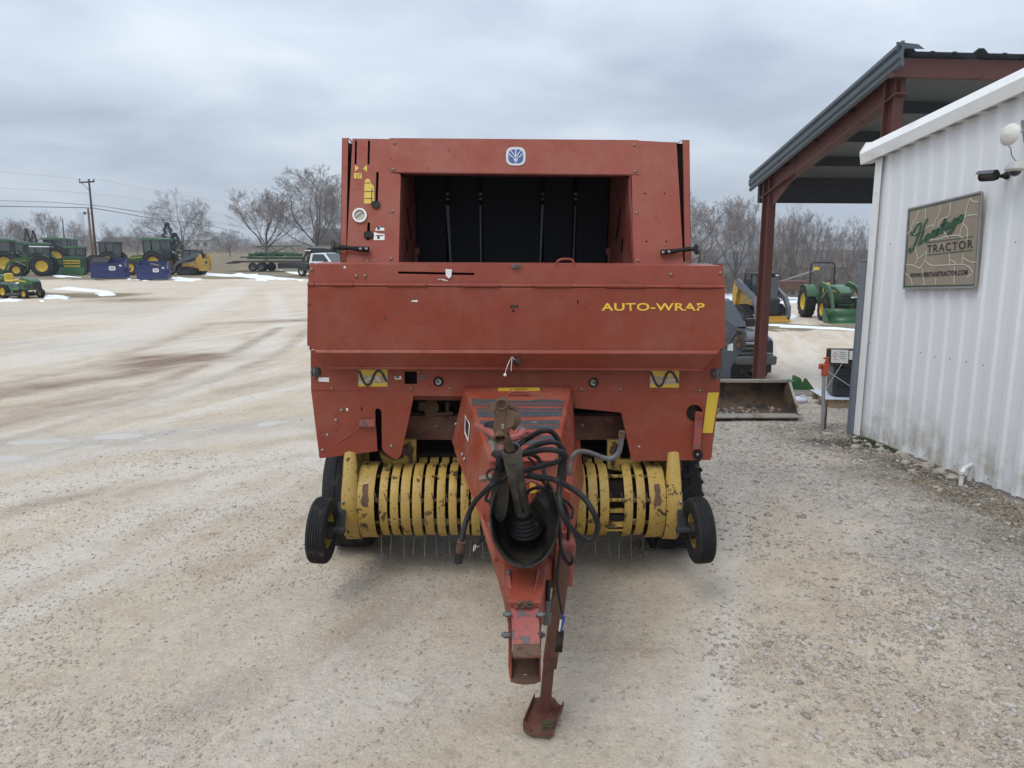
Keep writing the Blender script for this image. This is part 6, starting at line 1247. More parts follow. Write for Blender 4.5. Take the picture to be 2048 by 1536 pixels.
# dumpsters
def dumpster(label, lid):
    t = thing('dumpster', label, 'dumpster', group='blue dumpsters'); L_, Wd = 2.05, 1.5    # x along the long face, y depth
    out = [(-L_ / 2, -Wd / 2, .08), (L_ / 2, -Wd / 2, .08), (L_ / 2, -Wd / 2, 1.05), (-L_ / 2, -Wd / 2, 1.05)]
    lb('front_panel', 'dumpster_blue', MB().prism(out, (0, .03, 0)), t)
    lb('back_panel', 'dumpster_blue', MB().prism([(x, Wd / 2, z if z < .5 else 1.38) for x, y, z in out], (0, -.03, 0)), t)
    for s in (-1, 1):
        lb('side_panel', 'dumpster_blue', MB().prism([(s * L_ / 2, -Wd / 2, .08), (s * L_ / 2, Wd / 2, .08), (s * L_ / 2, Wd / 2, 1.38), (s * L_ / 2, Wd * .15, 1.38), (s * L_ / 2, -Wd / 2, 1.05)], (-.03 * s, 0, 0)), t)
        lb('fork_pocket', 'dumpster_blue', MB().box((s * (L_ / 2 + .07), 0, .62), (.14, 1.1, .22)), t)
        lb('end_sticker', 'white_print', MB().box((s * (L_ / 2 + .01), -.55, .95), (.008, .12, .28)), t)
    lb('floor', 'dumpster_blue', MB().box((0, 0, .1), (L_ - .05, Wd - .05, .04)), t); lb('rim', 'dumpster_blue', MB().box((0, -Wd / 2 - .02, 1.03), (L_ + .06, .07, .08)), t)
    lb('seam', 'dumpster_blue', MB().box((0, -Wd / 2 - .01, .56), (L_ - .04, .03, .03)), t); lb('dark_inside', 'dark_grime_shade', MB().box((0, .05, .65), (L_ - .12, Wd - .2, .5)), t)
    pl_ = lb('name_plate', 'white_print', MB().prism([(x, -Wd / 2 - .012, z) for x, z in [(.28 + a * .2, .72 + b * .14) for a, b in sq(0, 0, 1, 1, 5, 20)]], (0, -.006, 0)), t); m = MB()
    for k in range(3): m.box((.28, -Wd / 2 - .021, .77 - k * .05), (.28 - k * .05, .004, .022))
    lb('plate_lettering', 'blue_print', m, pl_)['kind'] = 'stuff'
    lb('corner_label', 'white_print', MB().box((.78, -Wd / 2 - .014, .90), (.17, .008, .11)), t)
    if lid: lb('lid', 'black_plastic', MB().prism([(-L_ / 2 + .03, .22, 1.40), (.05, .22, 1.40), (.05, -Wd / 2, 1.08), (-L_ / 2 + .03, -Wd / 2, 1.08)], (0, 0, .03)).prism([(-L_ / 2 + .03, .22, 1.40), (.05, .22, 1.40), (.05, Wd / 2, 1.40), (-L_ / 2 + .03, Wd / 2, 1.40)], (0, 0, .03)), t)
    else: lb('cardboard', 'pallet_wood', MB().box((.35, .05, 1.06), (1.0, .7, .05), Matrix.Rotation(R(14), 3, 'Y')), t)
    return t
place(dumpster('blue dumpster with one black lid closed, left one of the pair', True), 222, 558, 17, 1.13); place(dumpster('blue dumpster standing open with cardboard inside, right one of the pair', False), 309, 560, 15, 1.0)
# riding mower, far left, two of them (the second only shows its seat and wheel)
def mower(label):
    t = thing('riding_mower', label, 'riding mower', group='riding mowers')
    b = lb('hood', 'green_paint', secbox([(.18, .24, .38, .20, .80), (.35, .25, .34, .22, .84), (.75, .25, .34, .22, .78), (.90, .23, .40, .19, .70)]), t, 35, .03)
    for s in (-1, 1): lb('hood_stripe', 'tractor_yellow', MB().bar((.22, .235 * s, .72), (.62, .24 * s, .68), .012, .045), b)
    lb('grille', 'engine_black', secbox([(.88, .23, .36, .19, .66), (.915, .21, .36, .18, .64)]), b); lb('side_vent', 'engine_black', MB().box((.66, .245, .50), (.36, .01, .14)).box((.66, -.245, .50), (.36, .01, .14)), b)
    lb('deck_body', 'green_paint', secbox([(-.75, .36, .40, .30, .66), (-.35, .36, .30, .30, .46), (.2, .32, .30, .30, .38)]), t, 35, .03)
    lb('mower_deck', 'engine_black', MB().lathe([(.52, 0), (.55, .05), (.50, .14), (.0, .16)], (-.02, 0, .10), (0, 0, 1), 20), t)
    lb('seat', 'tractor_yellow', MB().box((-.38, 0, .70), (.44, .44, .10)), t, 35, .04); lb('seat_back', 'tractor_yellow', MB().box((-.60, 0, .86), (.10, .38, .30)), t, 35, .05)
    lb('steering_wheel', 'engine_black', MB().lathe([(.15, -.012), (.165, 0), (.15, .012), (.138, 0)], (.08, 0, .96), (-.45, 0, .9), 16, closed=True).cyl((.08, 0, .96), (.22, 0, .70), .022, n=8), t)
    lb('front_bumper', 'engine_black', MB().tube([(.85, -.22, .30), (1.0, -.2, .32), (1.0, .2, .32), (.85, .22, .30)], .02, 6), t)
    for s in (-1, 1): wheelL('rear_wheel', (-.5, .36 * s, .28), .28, .22, t, 'tractor_yellow', 10); wheelL('front_wheel', (.62, .36 * s, .19), .19, .15, t, 'tractor_yellow', 0, 3)
    return t
g_ = G(52, 597); place(mower('green riding mower with yellow seat beside the snow patch at far left'), 40, 597, -18, 1.14, loc=G(44, 596))
place(mower('second green riding mower, only its front end showing at the left edge'), 0, 0, -18, 1.14, loc=G(-4, 584))
# yellow compact loader on tracks, seen from behind-right on the left; grey-armed one on the right
def track_loader(label, arms_up=0.0):
    t = thing('track_loader', label, 'track loader')
    for s in (-1, 1):
        o = [(-.75, .18), (-.55, .02), (.65, .02), (.85, .18), (.6, .42), (.05, .72), (-.55, .62), (-.8, .38)]
        tr = lb('track', 'tyre', MB().prism([(x, s * .62, z) for x, z in o], (0, s * .36, 0)), t, None, .03); m = MB()
        q = o + [o[0]]
        for (a, b) in zip(q, q[1:]):
            n_ = max(1, int(math.hypot(b[0] - a[0], b[1] - a[1]) / .12))
            for k in range(n_): m.box((a[0] + (b[0] - a[0]) * (k + .5) / n_, s * .80, a[1] + (b[1] - a[1]) * (k + .5) / n_), (.05, .37, .06))
        lb('track_lugs', 'black_rubber', m, tr)['kind'] = 'stuff'
        lb('track_frame', 'engine_black', MB().box((.05, s * .99, .26), (1.0, .02, .22)), t)
        lb('side_panel', 'loader_yellow', MB().prism([(-1.05, s * .5, .55), (.55, s * .5, .72), (.5, s * .5, 1.05), (-.3, s * .5, 1.1), (-1.05, s * .5, 1.25)], (0, s * .10, 0)), t, None, .02)
        lb('rear_tower', 'loader_yellow', MB().prism([(-1.35, s * .55, .35), (-1.1, s * .55, .35), (-.82, s * .55, 1.3), (-1.0, s * .55, 1.75), (-1.25, s * .55, 1.7), (-1.4, s * .55, 1.2)], (0, s * .22, 0)), t, None, .02)
        za = arms_up
        lb('lift_arm', 'loader_grey', MB().prism([(-1.15, s * .62, 1.72), (-.9, s * .62, 1.82), (.9, s * .62, 1.12 + za), (1.25, s * .62, .70 + za), (1.3, s * .62, .25 + za), (1.12, s * .62, .25 + za), (1.05, s * .62, .62 + za), (.75, s * .62, .95 + za), (-1.1, s * .62, 1.52)], (0, s * .16, 0)), t, None, .015)
        lb('lift_ram', 'steel', MB().cyl((-.7, s * .58, .8), (.5, s * .6, 1.15 + za), .04, n=8), t)
    lb('chassis', 'engine_black', MB().box((-.2, 0, .65), (2.0, 1.0, .7)), t, None, .04); lb('rear_door', 'loader_yellow', MB().box((-1.25, 0, .85), (.12, .95, 1.0)), t, None, .03); lb('emblem_panel', 'engine_black', MB().box((-1.32, .0, 1.05), (.02, .3, .22)), t)
    c = lb('cab', 'cab_glass', secbox([(-.75, .46, .95, .44, 1.98), (.35, .46, .95, .44, 2.02), (.62, .46, .8, .44, 1.9)]), t)
    for x in (-.76, -.1, .5):
        for s in (-1, 1): lb('cab_post', 'engine_black', MB().bar((x, .47 * s, .95), (x - .03, .455 * s, 2.02), .07, .04), c)
    lb('cab_roof', 'engine_black', MB().box((-.1, 0, 2.06), (1.35, 1.0, .09)), c, None, .03)
    for s in (-1, 1): lb('work_lamp', 'lamp_clear', MB().box((.58, .38 * s, 2.0), (.04, .12, .07)), c)
    return t
place(track_loader('yellow and grey track loader right of the blue dumpsters on the grass'), 385, 550, 172, 1.02)
T2 = track_loader('grey-armed yellow track loader behind the red canopy column'); place(T2, 1520, 641, -84, 1.02)
lb('blade', 'loader_yellow', MB().box((1.45, 0, .10), (.4, 1.2, .10)).box((1.30, 0, .2), (.05, 1.2, .2)), T2); 
# green loader tractor on the right
TR = tractor('new green tractor with roll bar, yellow wheels and loader bucket beyond the wall corner', cab=False, rops=True, rear=.66, front=.46, wid=.82); place(TR, 1657, 637, -94, 1.12)
lb('bucket_braces', 'green_dark', MB().bar((1.9, -.3, .7), (1.9, .3, .7), .05, .05).bar((1.95, -.28, .95), (1.95, .28, .95), .03, .03), TR)
for k in range(3): lb('grille_guard', 'engine_black', MB().tube([(1.9, -.28, .78 + k * .14), (1.92, .28, .78 + k * .14)], .018, 6), TR)
# pickup trucks
def pickup(label, paint_, flatbed=False):
    t = thing('pickup_truck', label, 'pickup truck')
    bd = lb('body', paint_, secbox([(-.3, .96, .55, .97, 1.12), (1.35, .98, .55, .99, 1.16), (1.45, .98, .52, .95, 1.20), (2.3, .98, .50, .95, 1.17), (2.72, .97, .50, .93, 1.08), (2.82, .95, .52, .92, 1.0)]), t, 40, .05)
    cb = lb('cab', paint_, secbox([(-.85, .95, .6, .96, 1.14), (-.8, .94, 1.1, .76, 1.84), (.35, .94, 1.12, .76, 1.90), (.65, .94, 1.14, .74, 1.84), (1.42, .92, 1.14, .86, 1.18)]), t, 40, .03)
    lb('windscreen', 'dark_glass', MB().prism([(.72, -.70, 1.83), (.72, .70, 1.83), (1.40, .82, 1.21), (1.40, -.82, 1.21)], (.03, 0, .03)), cb)
    for s in (-1, 1):
        lb('side_window', 'dark_glass', MB().prism([(-.55, .80 * s, 1.78), (.55, .80 * s, 1.78), (1.15, .925 * s, 1.24), (-.6, .925 * s, 1.24)], (0, .02 * s, .005)), cb); lb('mirror', paint_ if not flatbed else 'engine_black', MB().box((.98, 1.12 * s, 1.30), (.12, .26, .22)), t, None, .04)
        hl = lb('headlight', 'lamp_clear', MB().prism([(2.62, .985 * s, .88), (2.83, .68 * s, .88), (2.81, .68 * s, 1.02), (2.62, .975 * s, 1.02)], (.035, .01 * s, 0)), t); lb('lower_lamp', 'chrome', MB().box((2.83, .72 * s, .73), (.03, .34, .04)), hl)
        wheelL('wheel', (1.95, .84 * s, .40), .40, .26, t, 'dull_steel', 0, 3); wheelL('wheel', (-1.75, .84 * s, .40), .40, .26, t, 'dull_steel' if not flatbed else 'white_print', 0, 3)
        lb('wheel_arch', 'engine_black', MB().lathe([(.42, -.03), (.50, -.03), (.50, .05), (.42, .05)], (1.95, .965 * s, .42), (0, 1, 0), 14, 0, 180, up=(1, 0, 0), closed=True), t)
    g = lb('grille', 'engine_black', MB().box((2.835, 0, .84), (.03, 1.35, .34)), t)
    for k in range(3): lb('grille_bar', 'dull_steel' if k else 'chrome', MB().box((2.86, 0, .98 - k * .12), (.03, 1.36, .05)), g, None, .01)
    bp = lb('bumper', 'dull_steel' if not flatbed else 'engine_black', MB().box((2.88, 0, .58), (.22, 1.92, .22)), t, None, .05); lb('bumper_valance', 'engine_black', MB().box((2.80, 0, .38), (.2, 1.75, .22)), t, None, .03)
    if not flatbed: lb('bed', paint_, MB().box((-1.9, -.94, .85), (2.2, .06, .62)).box((-1.9, .94, .85), (2.2, .06, .62)).box((-2.98, 0, .85), (.06, 1.9, .62)).box((-1.9, 0, .6), (2.2, 1.9, .06)), t, None)
    else:
        lb('flat_bed', 'engine_black', MB().box((-2.1, 0, .95), (2.5, 2.2, .12)), t); lb('headache_rack', 'engine_black', MB().bar((-.95, -1.0, 1.0), (-.95, -1.0, 2.0), .08, .06).bar((-.95, 1.0, 1.0), (-.95, 1.0, 2.0), .08, .06).bar((-.95, -1.0, 1.98), (-.95, 1.0, 1.98), .08, .08).bar((-.95, -1.0, 1.4), (-.95, 1.0, 1.4), .05, .05), t); lb('tool_box', 'engine_black', MB().box((-1.4, -.95, .7), (.9, .3, .4)), t)
    return t
q = G(1530, 758); place(pickup('dark grey pickup truck facing the camera behind the red canopy column', 'truck_grey'), 0, 0, -84, .93, loc=Vector((q.x - 1.02, q.y + 2.4, gz(q.x, q.y + 1.5) - .08)))
place(pickup('white flatbed pickup truck hitched to the black trailer behind the baler', 'truck_white', True), 0, 0, -28, 1.0, loc=G(652, 553))
# gooseneck trailer loaded with a folded green mower
TL = thing('gooseneck_trailer', 'long black flatbed gooseneck trailer standing on the grass behind the white truck', 'trailer')
lb('deck', 'engine_black', MB().box((0, 0, .92), (7.0, 2.3, .14)), TL, None); lb('deck_boards', 'plank_grey', MB().box((0, 0, 1.0), (6.9, 2.2, .03)), TL); lb('neck', 'engine_black', MB().bar((3.2, -.5, .9), (3.9, -.5, 2.1), .18, .18).bar((3.2, .5, .9), (3.9, .5, 2.1), .18, .18).bar((3.8, -.5, 2.1), (5.3, 0, 2.05), .16, .2).bar((3.8, .5, 2.1), (5.3, 0, 2.05), .16, .2).box((3.7, 0, 1.8), (.1, 1.3, .5)).cyl((5.2, 0, 2.1), (5.2, 0, 1.2), .07, n=8), TL)
lb('neck_label', 'white_print', MB().box((3.64, -.1, 1.95), (.02, .7, .1)).box((3.9, -.66, 1.95), (.6, .02, .1)), TL); lb('ramp', 'engine_black', MB().box((-3.9, 0, .85), (1.0, 2.0, .08), Matrix.Rotation(R(-12), 3, 'Y')), TL); lb('storage_box', 'engine_black', MB().box((1.9, 0, .55), (1.9, 1.9, .5)), TL)
for x in (-1.6, -.75):
    for s in (-1, 1): wheelL('trailer_wheel', (x, .95 * s, .42), .42, .3, TL, 'dull_steel', 0, 3)
place(TL, 548, 543, -12, 1.05)
tp_ = Vector(TL.location)
MW_ = thing('rotary_mower', 'folded green rotary mower loaded on the gooseneck trailer', 'mower', tp_ + Vector((0, 0, 1.08)), R(-12))
lb('mower_frame', 'green_dark', MB().box((.3, 0, .25), (5.2, 2.0, .22)), MW_, None, .04); lb('tongue', 'green_dark', MB().bar((-2.4, 0, .35), (-3.6, 0, .30), .12, .12), MW_)
for k in range(5): lb('wing_deck', 'green_dark', MB().box((-1.6 + k * 1.0, -.2 + .2 * (k % 2), .55 + .1 * (k % 2)), (.9, 1.8, .3)), MW_, None, .04)
lb('draw_bar', 'green_dark', MB().bar((-1.8, -.4, 1.35), (3.2, -.2, 1.42), .08, .08), MW_)
for a, b in (((-1.6, -.4, 1.35), (.6, 0, .7)), ((-.2, 0, .7), (1.6, 0, 1.35)), ((.6, .3, .7), (-.3, .3, 1.3)), ((2.6, 0, .7), (1.8, 0, 1.38))): lb('strut', 'green_dark', MB().bar(a, b, .07, .07), MW_)
for k in range(3): lb('driveline', 'engine_black', MB().cyl((-1.9 + k * .5, -.3, .55), (-1.5 + k * .5, -.5, .75), .12, n=8), MW_)
# red batwing implement right
RM = thing('red_mower', 'long red and brown rotary mower lying beyond the snow behind the column', 'mower')
lb('deck_top', 'primer_red', MB().box((0, 0, .95), (3.2, 1.6, .14)), RM, None, .03); lb('deck_skirt', 'rust', MB().prism([(-1.6, -.8, .9), (1.6, -.8, .9), (1.5, -.8, .5), (.4, -.8, .55), (.2, -.8, .25), (-.1, -.8, .55), (-1.5, -.8, .5)], (0, .06, 0)), RM, None); lb('mast', 'galvanised', MB().bar((.2, -.4, 1.0), (1.9, -.5, 1.6), .08, .06), RM); lb('mast_cap', 'tractor_yellow', MB().box((1.95, -.5, 1.68), (.3, .15, .15)), RM)
place(RM, 0, 0, -8, 1.3, loc=zg(G(1580, 604)) + Vector((0, 3, .0)))
# distant houses and sheds
def house(label, px, py, Y, w, h, rh, wall='house_wall', roof='house_roof', wins=((-.5, .5), (.5, .5)), rz=0, catg='house'):
    x = P(px, py, Y).x; z = gz(x, Y); t = thing('house' if catg == 'house' else 'shed', label, catg, (x, Y, z), R(rz)); d = 7
    lb('walls', wall, MB().box((0, 0, h / 2 - .5), (w, d, h + 1)), t, None); lb('roof', roof, MB().prism([(-w / 2 - .4, -d / 2 - .5, h - .05), (-w / 2 - .4, 0, h + rh), (-w / 2 - .4, d / 2 + .5, h - .05)], (w + .8, 0, 0)), t, None)
    for (u, v) in wins: f = lb('window', 'dark_glass', MB().box((u * w / 2, -d / 2 - .02, v * h), (1.0, .06, 1.0)), t); lb('window_frame', 'white_print', MB().box((u * w / 2, -d / 2 - .015, v * h - .55), (1.2, .08, .08)), f)
    return t
house('low white building with a pale roof behind the yellow track loader', 398, 510, 190, 8, 2.2, 1.2, 'truck_white', 'galvanised', ((.3, .5), (.8, .5)))
house('tan barn with dark roof just left of the baler behind the white truck', 700, 510, 110, 9, 2.4, 2.0, 'house_wall', 'house_roof', ((-.6, .5),), 8, 'barn')
house('dark green shed below the tan barn roof beside the white truck', 672, 520, 92, 4.5, 1.9, .3, 'green_dark', 'house_roof', (), 5, 'shed'); house('small brown house among the trees behind the dumpsters', 250, 500, 205, 9, 1.6, 1.2, 'house_wall', 'house_roof', ((-.4, .5), (.4, .5)), 12)
house('grey roofed house among the trees beyond the green loader tractor', 1705, 590, 84, 13, 2.2, 1.8, 'house_wall', 'house_roof', ((-.3, .5), (.3, .5)), -10); house('pale small house far behind the grey-armed track loader', 1478, 585, 95, 7, 2.4, 1.3, 'truck_white', 'roof_grey', ((0, .5),))
# water standpipe
x = P(159, 470, 240).x; zz = gz(x, 240); ST = thing('water_standpipe', 'plain tall white water tank left of the utility poles', 'water tank', (x, 240, zz)); zt_ = P(159, 424, 240).z
lb('tank', 'tower_white', MB().lathe([(1.72, -1), (1.72, zt_ - zz - .15), (1.6, zt_ - zz), (0, zt_ - zz + .05)], (0, 0, 0), (0, 0, 1), 32), ST, 40); lb('tank_rail', 'galvanised', MB().cyl((-.2, 0, zt_ - zz), (-.2, 0, zt_ - zz + .9), .08, n=8), ST)
# utility poles and wires
def upole(label, px, ptop, Y, r, mat, arm=False, name='utility_pole'):
    b = P(px, 500, Y); z = gz(b.x, Y); top = P(px, ptop, Y).z; t = thing(name, label, 'utility pole', (b.x, Y, z)); hgt = top - z
    lb('shaft', mat, MB().tube([(0, 0, -.3), (0, 0, hgt)], [r * 1.25, r * .8], 10), t)
    if arm:
        lb('crossarm', mat, MB().bar((-1.0, 0, hgt - .35), (.55, 0, hgt - .25), .14, .14), t); lb('arm_brace', mat, MB().bar((-.75, 0, hgt - .4), (-.08, 0, hgt - 1.1), .05, .04), t)
        for x_ in (-.95, .5): lb('insulator', 'dull_steel', MB().lathe([(.05, 0), (.09, .08), (.05, .16), (.07, .24), (0, .27)], (x_, 0, hgt - .22), (0, 0, 1), 8), t)
        lb('street_lamp', 'dull_steel', MB().cyl((0, 0, hgt * .62), (-.7, 0, hgt * .64), .04, n=6).ball((-.75, 0, hgt * .63), .16, 8, 5), t)
    return t
YP = 78
upole('tall dark utility pole with a short crossarm behind the blue dumpsters', 191, 358, YP, .11, 'pole_wood', True); upole('shorter pale wooden pole just left of the tall dark one', 184, 417, YP - 1, .12, 'pole_wood_pale'); upole('thin distant pole in front of the round bare tree at left', 131, 438, 120, .09, 'pole_wood'); upole('thin distant pole just left of the white water tank foot', 152, 463, 130, .09, 'pole_wood')
for i, (pts, r, lab) in enumerate((([(-40, 400, 80), (90, 404, 79), (175, 410, 78), (191, 411, 78), (240, 418, 85), (300, 429, 95)], .020, 'upper of the two dark wires left of the tall pole'),
        ([(-40, 412, 80), (90, 414, 79), (183, 416, 78), (196, 418, 78), (250, 427, 88), (320, 439, 100), (420, 452, 130), (480, 465, 150)], .035, 'lowest and thickest wire running past the pale pole'),
        ([(-40, 341, 80), (90, 351, 79), (180, 360, 78)], .007, 'faint top wire running left from the crossarm'), ([(198, 359, 78), (330, 385, 110), (430, 402, 150), (520, 420, 200)], .009, 'faint top wire running right from the crossarm'),
        ([(-40, 374, 80), (90, 381, 79), (190, 388, 78), (300, 402, 100), (440, 428, 150)], .007, 'faint middle wire passing the tall dark pole'), ([(191, 411, 78), (330, 430, 110), (480, 452, 150), (600, 470, 200)], .020, 'upper dark wire running right behind the round tree'))):
    q = cat([P(*p) for p in pts], 5); tag(MB().tube(q, r, 5).build('power_line', MT['engine_black'], None, True, 60), lab, 'power line', 'overhead wires at the left')
# ------------------------------------------------------------------ bare winter trees
class TM:
    def __init__(s): s.v = []; s.f = []
    def seg(s, pts, rs, n):
        b = len(s.v); k = len(pts); d = pts[-1] - pts[0]; d.normalize(); x = d.orthogonal().normalized(); y = d.cross(x)
        cs = [(math.cos(6.2832 * j / n), math.sin(6.2832 * j / n)) for j in range(n)]
        for p, r in zip(pts, rs):
            for c, s_ in cs: s.v.append((p.x + (x.x * c + y.x * s_) * r, p.y + (x.y * c + y.y * s_) * r, p.z + (x.z * c + y.z * s_) * r))
        for i in range(k - 1):
            for j in range(n): s.f.append((b + i * n + j, b + i * n + (j + 1) % n, b + (i + 1) * n + (j + 1) % n, b + (i + 1) * n + j))
    def mesh(s, name, mat):
        me = bpy.data.meshes.new(name); me.from_pydata(s.v, [], s.f); me.materials.append(mat); me.polygons.foreach_set('use_smooth', [True] * len(s.f)); return me
def make_tree(seed, spread=1.0, H_=10.0, counts=(8, 6, 6, 5, 4), trunk=.30, up=.10, crook=.10, fan=1.0, sq=1.0):
    """limbs fan out from a short trunk and keep dividing into fine twigs that reach a rounded outline"""
    rd = random.Random(seed); A, Bc = TM(), TM()
    def rv(): return Vector((rd.gauss(0, 1), rd.gauss(0, 1), rd.gauss(0, 1)))
    def grow(p, d, L, r, lv):
        n = (4, 7, 5, 4, 3, 2)[lv]; pts = [p.copy()]; rs = [r]; q = p.copy(); dd = d.copy()
        for i in range(n):
            if lv: dd = (dd + rv() * crook * (1 + .25 * lv) + Vector((0, 0, up * (1 if lv < 4 else .6)))).normalized()
            else: dd = (dd + rv() * .03).normalized()
            q = q + dd * (L / n); pts.append(q.copy()); rs.append(max(r * (1 - .75 * (i + 1) / n), (.012, .012, .010, .009, .0075, .006)[lv]))
        (A if lv <= 1 else Bc).seg(pts, rs, (8, 6, 4, 3, 3, 3)[lv])
        if lv >= 5: return
        kids_ = counts[lv]
        for k in range(kids_):
            t = (.62 + .38 * k / (kids_ - 1)) if lv == 0 else .18 + .80 * (k + rd.random() * .8) / kids_; f = min(t * n, n - .001); i = int(f); b = pts[i].lerp(pts[i + 1], f - i)
            ax = (pts[i + 1] - pts[i]).normalized()
            if lv == 0:
                a = k * 2.4 + rd.random(); an = (1.15 - .95 * (k / (kids_ - 1))) * spread * fan; o = Vector((math.cos(a), math.sin(a), 0)); l2 = H_ * (.62 + .12 * rd.random()) * (1 - .10 * (an > .8)); r2 = r * .40
            else:
                o = rv(); o = (o - ax * o.dot(ax)).normalized(); an = rd.uniform(.42, .85) * spread; l2 = L * (1.12 - .6 * t) * rd.uniform(.50, .74); r2 = rs[i] * .50
            grow(b, (ax * math.cos(an) + o * math.sin(an)).normalized(), l2, max(r2, .008), lv + 1)
    grow(Vector((0, 0, -.2)), Vector((0, 0, 1)), H_ * trunk, H_ * .021, 0)
    zm = np.percentile(np.array(Bc.v)[:, 2], 99.7); k = H_ / zm
    for m in (A, Bc): m.v = [(x * k, y * k, z * k) for x, y, z in m.v]
    wd = np.percentile(np.abs(np.array(Bc.v)[:, 0]), 98) * 2
    return A.mesh('trunk', MT['bark']), Bc.mesh('crown', MT['twig']), wd
TV = [make_tree(1, 1.0), make_tree(2, .75, up=.14), make_tree(3, .95, crook=.14, trunk=.25), make_tree(4, 1.1, up=.06, trunk=.22, counts=(9, 6, 6, 5, 5)), make_tree(5, .85, up=.08, crook=.24, trunk=.36, counts=(7, 6, 6, 5, 5))]
TVs = [make_tree(11, 1.0, counts=(7, 5, 5, 4, 3)), make_tree(12, .8, counts=(7, 5, 5, 4, 3), up=.15), make_tree(13, 1.05, counts=(7, 5, 5, 4, 3), crook=.18)]
def tree(label, px, ptop, Y, wpx=None, kind=0, rz=None, group=None, pool=None, name='bare_tree', catg='tree'):
    pool = pool or TV; a, b, wd = pool[kind % len(pool)]; p = P(px, 500, Y); z = gz(p.x, Y); hgt = P(px, ptop, Y).z - z; sc = hgt / 10
    t = thing(name, label, catg, (p.x, Y, z), rz if rz is not None else random.uniform(0, 6.28), group); sx = sc if wpx is None else min(max((wpx * Y / F) / wd, sc * .55), sc * 1.6)
    t.scale = (sx, sx, sc); MW[t.name] = Matrix.Identity(4)
    for nm, me in (('trunk', a), ('crown', b)): o = bpy.data.objects.new(nm, me); col.objects.link(o); o.parent = t
    return t
LT = 'bare trees beyond the yard on the left'; RT = 'bare trees beyond the yard on the right'
tree('small bare tree at the left edge above the combine', 12, 433, 118, 75, 2, group=LT); tree('thin bare tree between the combine and the round-crowned tree', 48, 440, 125, 45, 1, group=LT)
tree('round-crowned bare tree above the green tractors at left', 98, 420, 118, 78, 0, group=LT); tree('narrow bare tree just left of the white water tank', 143, 441, 128, 42, 4, group=LT)
tree('large spreading bare tree left of the yellow track loader', 366, 383, 122, 160, 3, rz=.4, group=LT); tree('smaller bare tree midway between the two biggest left trees', 460, 458, 135, 78, 2, group=LT)
tree('wide bare tree standing behind the gooseneck trailer', 530, 379, 105, 155, 1, rz=1.0, group=LT); tree('tallest bare tree, its crown reaching behind the baler', 634, 326, 98, 215, 0, rz=2.2, group=LT); tree('bare tree half hidden behind the left side of the baler', 700, 350, 104, 190, 3, group=LT)
tree('low broad bare tree behind the dumpsters right of the poles', 228, 447, 140, 66, 3, group=LT); tree('low bare tree just left of the large spreading tree', 275, 455, 150, 60, 0, group=LT); tree('bare tree behind the white water tank', 174, 452, 150, 34, 2, group=LT)
tree('bare tree directly right of the baler with crooked limbs', 1402, 402, 62, 175, 4, rz=.3, group=RT); tree('slim tall bare tree between the baler and the canopy column', 1474, 393, 66, 110, 1, rz=1.7, group=RT); tree('bare tree just left of the canopy column', 1522, 425, 64, 90, 2, group=RT)
tree('bare tree just right of the canopy column', 1562, 412, 63, 120, 3, rz=.9, group=RT); tree('bare tree above the red mower', 1592, 425, 66, 80, 1, group=RT); tree('bare tree above the green loader tractor roll bar', 1634, 420, 62, 100, 0, rz=3.3, group=RT)
tree('bare tree right of the loader tractor with an upright crown', 1668, 455, 70, 70, 4, group=RT); tree('leaning broken-topped bare tree beside the white wall', 1704, 436, 60, 75, 4, rz=2.0, group=RT); tree('bare tree closest to the white building corner', 1735, 465, 66, 70, 2, group=RT)
tree('bare tree behind the right half of the baler', 1340, 390, 70, 170, 0, group=RT)
FL = ['above the left edge tractors', 'left of the white water tank', 'behind the utility poles', 'behind the blue dumpsters', 'left of the gooseneck trailer', 'behind the gooseneck trailer', 'hidden by or beside the baler']
FG = 'far bare trees along the horizon'
for i in range(34):
    px = -30 + i * 22 + random.uniform(-7, 7); tree('small far bare tree in the horizon treeline, ' + FL[min(i * 7 // 34, 6)], px, random.uniform(462, 482), random.uniform(165, 230), random.uniform(38, 62), i, group=FG, pool=TVs)
for i in range(11):
    px = 1385 + i * 33 + random.uniform(-5, 5); tree('small bare tree in the right thicket, ' + ['between baler and canopy column', 'just right of the canopy column', 'beyond the green loader tractor', 'hidden behind the white building'][min(i // 4, 3)], px, random.uniform(470, 520), random.uniform(72, 98), random.uniform(45, 75), i, group='trees of the thicket behind the right yard', pool=TVs)
# conifers: cones of short needle sprays round a trunk
def make_conifer(seed):
    rd = random.Random(seed); V = []; Fc = []; n = 2600
    for i in range(n):
        z = rd.uniform(.06, 1) ; rr = (1 - z) ** .75 * .34 * (1 + .25 * math.sin(z * 40 + rd.random())) * (.45 + .55 * rd.random() ** .4) + .01; a = rd.uniform(0, 6.28); c = Vector((math.cos(a) * rr, math.sin(a) * rr, z)); d = Vector((math.cos(a), math.sin(a), rd.uniform(-.3, .4))) * rd.uniform(.025, .06); s = Vector((-math.sin(a), math.cos(a), 0)) * .014 + Vector((0, 0, rd.uniform(-.02, .02))); b = len(V); V += [c - s, c + s, c + d]; Fc.append((b, b + 1, b + 2))
    me = bpy.data.meshes.new('needles'); me.from_pydata([tuple(v) for v in V], [], Fc); me.materials.append(MT['conifer']); return me
CF = [make_conifer(1), make_conifer(2)]; tk = MB().cyl((0, 0, -.05), (0, 0, .6), .025, .01, 8).mesh('trunk'); tk.materials.append(MT['bark'])
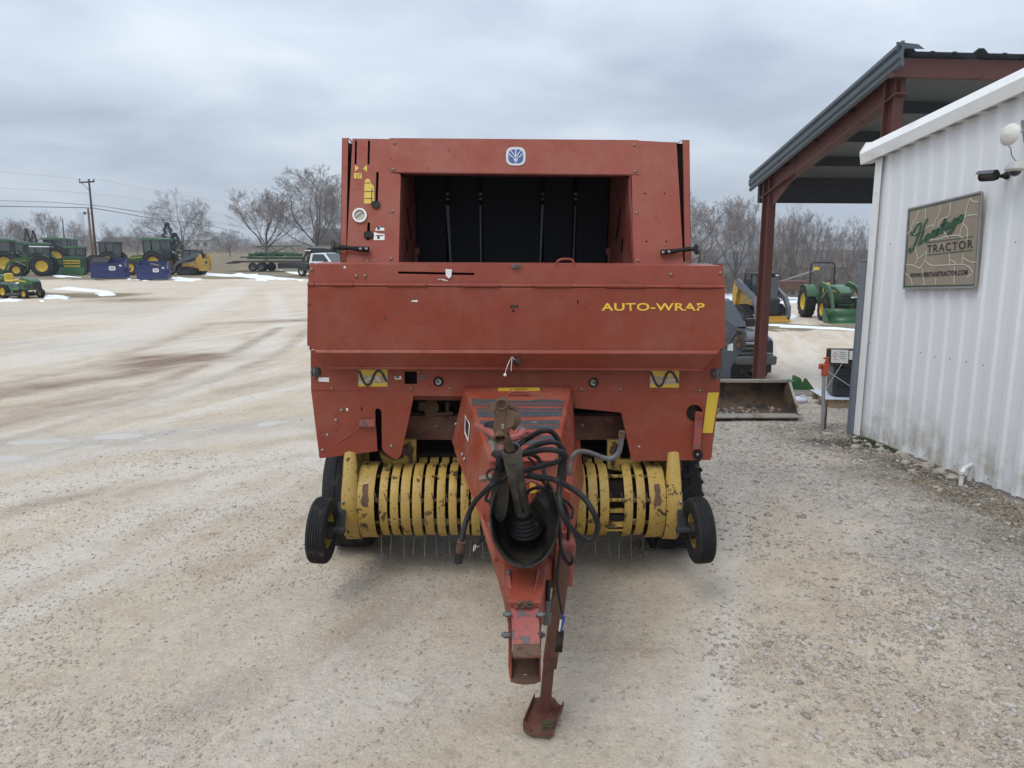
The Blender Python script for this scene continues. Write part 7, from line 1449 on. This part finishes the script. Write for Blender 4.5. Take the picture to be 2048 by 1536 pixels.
for i, (lab, px, ptop, Y, w) in enumerate((('dark evergreen tree at the foot of the large spreading tree', 338, 445, 108, 34), ('small dark evergreen left of the round-crowned tree', 57, 457, 112, 20), ('smaller of the dark evergreens under the round-crowned tree', 70, 461, 112, 18), ('low dark evergreen bush right of the taller evergreen', 352, 466, 108, 34))):
    p = P(px, 500, Y); z = gz(p.x, Y); h_ = P(px, ptop, Y).z - z; t = thing('conifer', lab, 'evergreen tree', (p.x, Y, z), i, 'evergreens on the left'); t.scale = (w * Y / F / .62, w * Y / F / .62, h_)
    for nm, me in (('trunk', tk), ('needles', CF[i % 2])): o = bpy.data.objects.new(nm, me); col.objects.link(o); o.parent = t
# tangled undergrowth and far scrub: too dense to count
def scrub(name, n, fx, hmax, mat):
    rd = random.Random(n); V = []; Fc = []
    for i in range(n):
        x, y = fx(rd); z = gz(x, y); h = hmax * rd.uniform(.25, 1) ** 1.3; t = rd.uniform(0, 6.28); ln = Vector((math.cos(t), math.sin(t), 0)) * h * rd.uniform(.05, .7); c = Vector((x, y, z + h * rd.uniform(0, .5))); w = Vector((.012 + .01 * rd.random(), 0, 0)); b = len(V); V += [c - w, c + w, c + ln + Vector((0, 0, h * rd.uniform(.3, 1)))]; Fc.append((b, b + 1, b + 2))
    me = bpy.data.meshes.new(name); me.from_pydata([tuple(v) for v in V], [], Fc); me.materials.append(MT[mat]); o = bpy.data.objects.new(name, me); col.objects.link(o); tag(o, kind='stuff')
plain('scrub_twig', (.20, .172, .16), .9, 0, .3, .5)
scrub('undergrowth', 26000, lambda r: (lambda a, y: (a * y, y))(r.uniform(.02, .52), r.uniform(64, 92)), 2.6, 'scrub_twig')
scrub('far_scrub', 34000, lambda r: (lambda a, y: (a * y, y))(r.uniform(-.76, .1), r.uniform(150, 215)), 2.8, 'scrub_twig')
# ------------------------------------------------------------------ thin winter air
hz_ = MB().box((0, 0, 16), (1900, 1900, 45)).mesh('haze'); hm = bpy.data.materials.new('thin_haze'); hm.use_nodes = True; t_ = hm.node_tree; t_.nodes.clear()
o_ = t_.nodes.new('ShaderNodeOutputMaterial'); v_ = t_.nodes.new('ShaderNodeVolumePrincipled'); v_.inputs['Color'].default_value = (.90, .95, 1, 1); v_.inputs['Density'].default_value = .0007; v_.inputs['Anisotropy'].default_value = .2
t_.links.new(v_.outputs[0], o_.inputs['Volume']); hz_.materials.append(hm); ho = bpy.data.objects.new('haze', hz_); col.objects.link(ho); ho['kind'] = 'stuff'
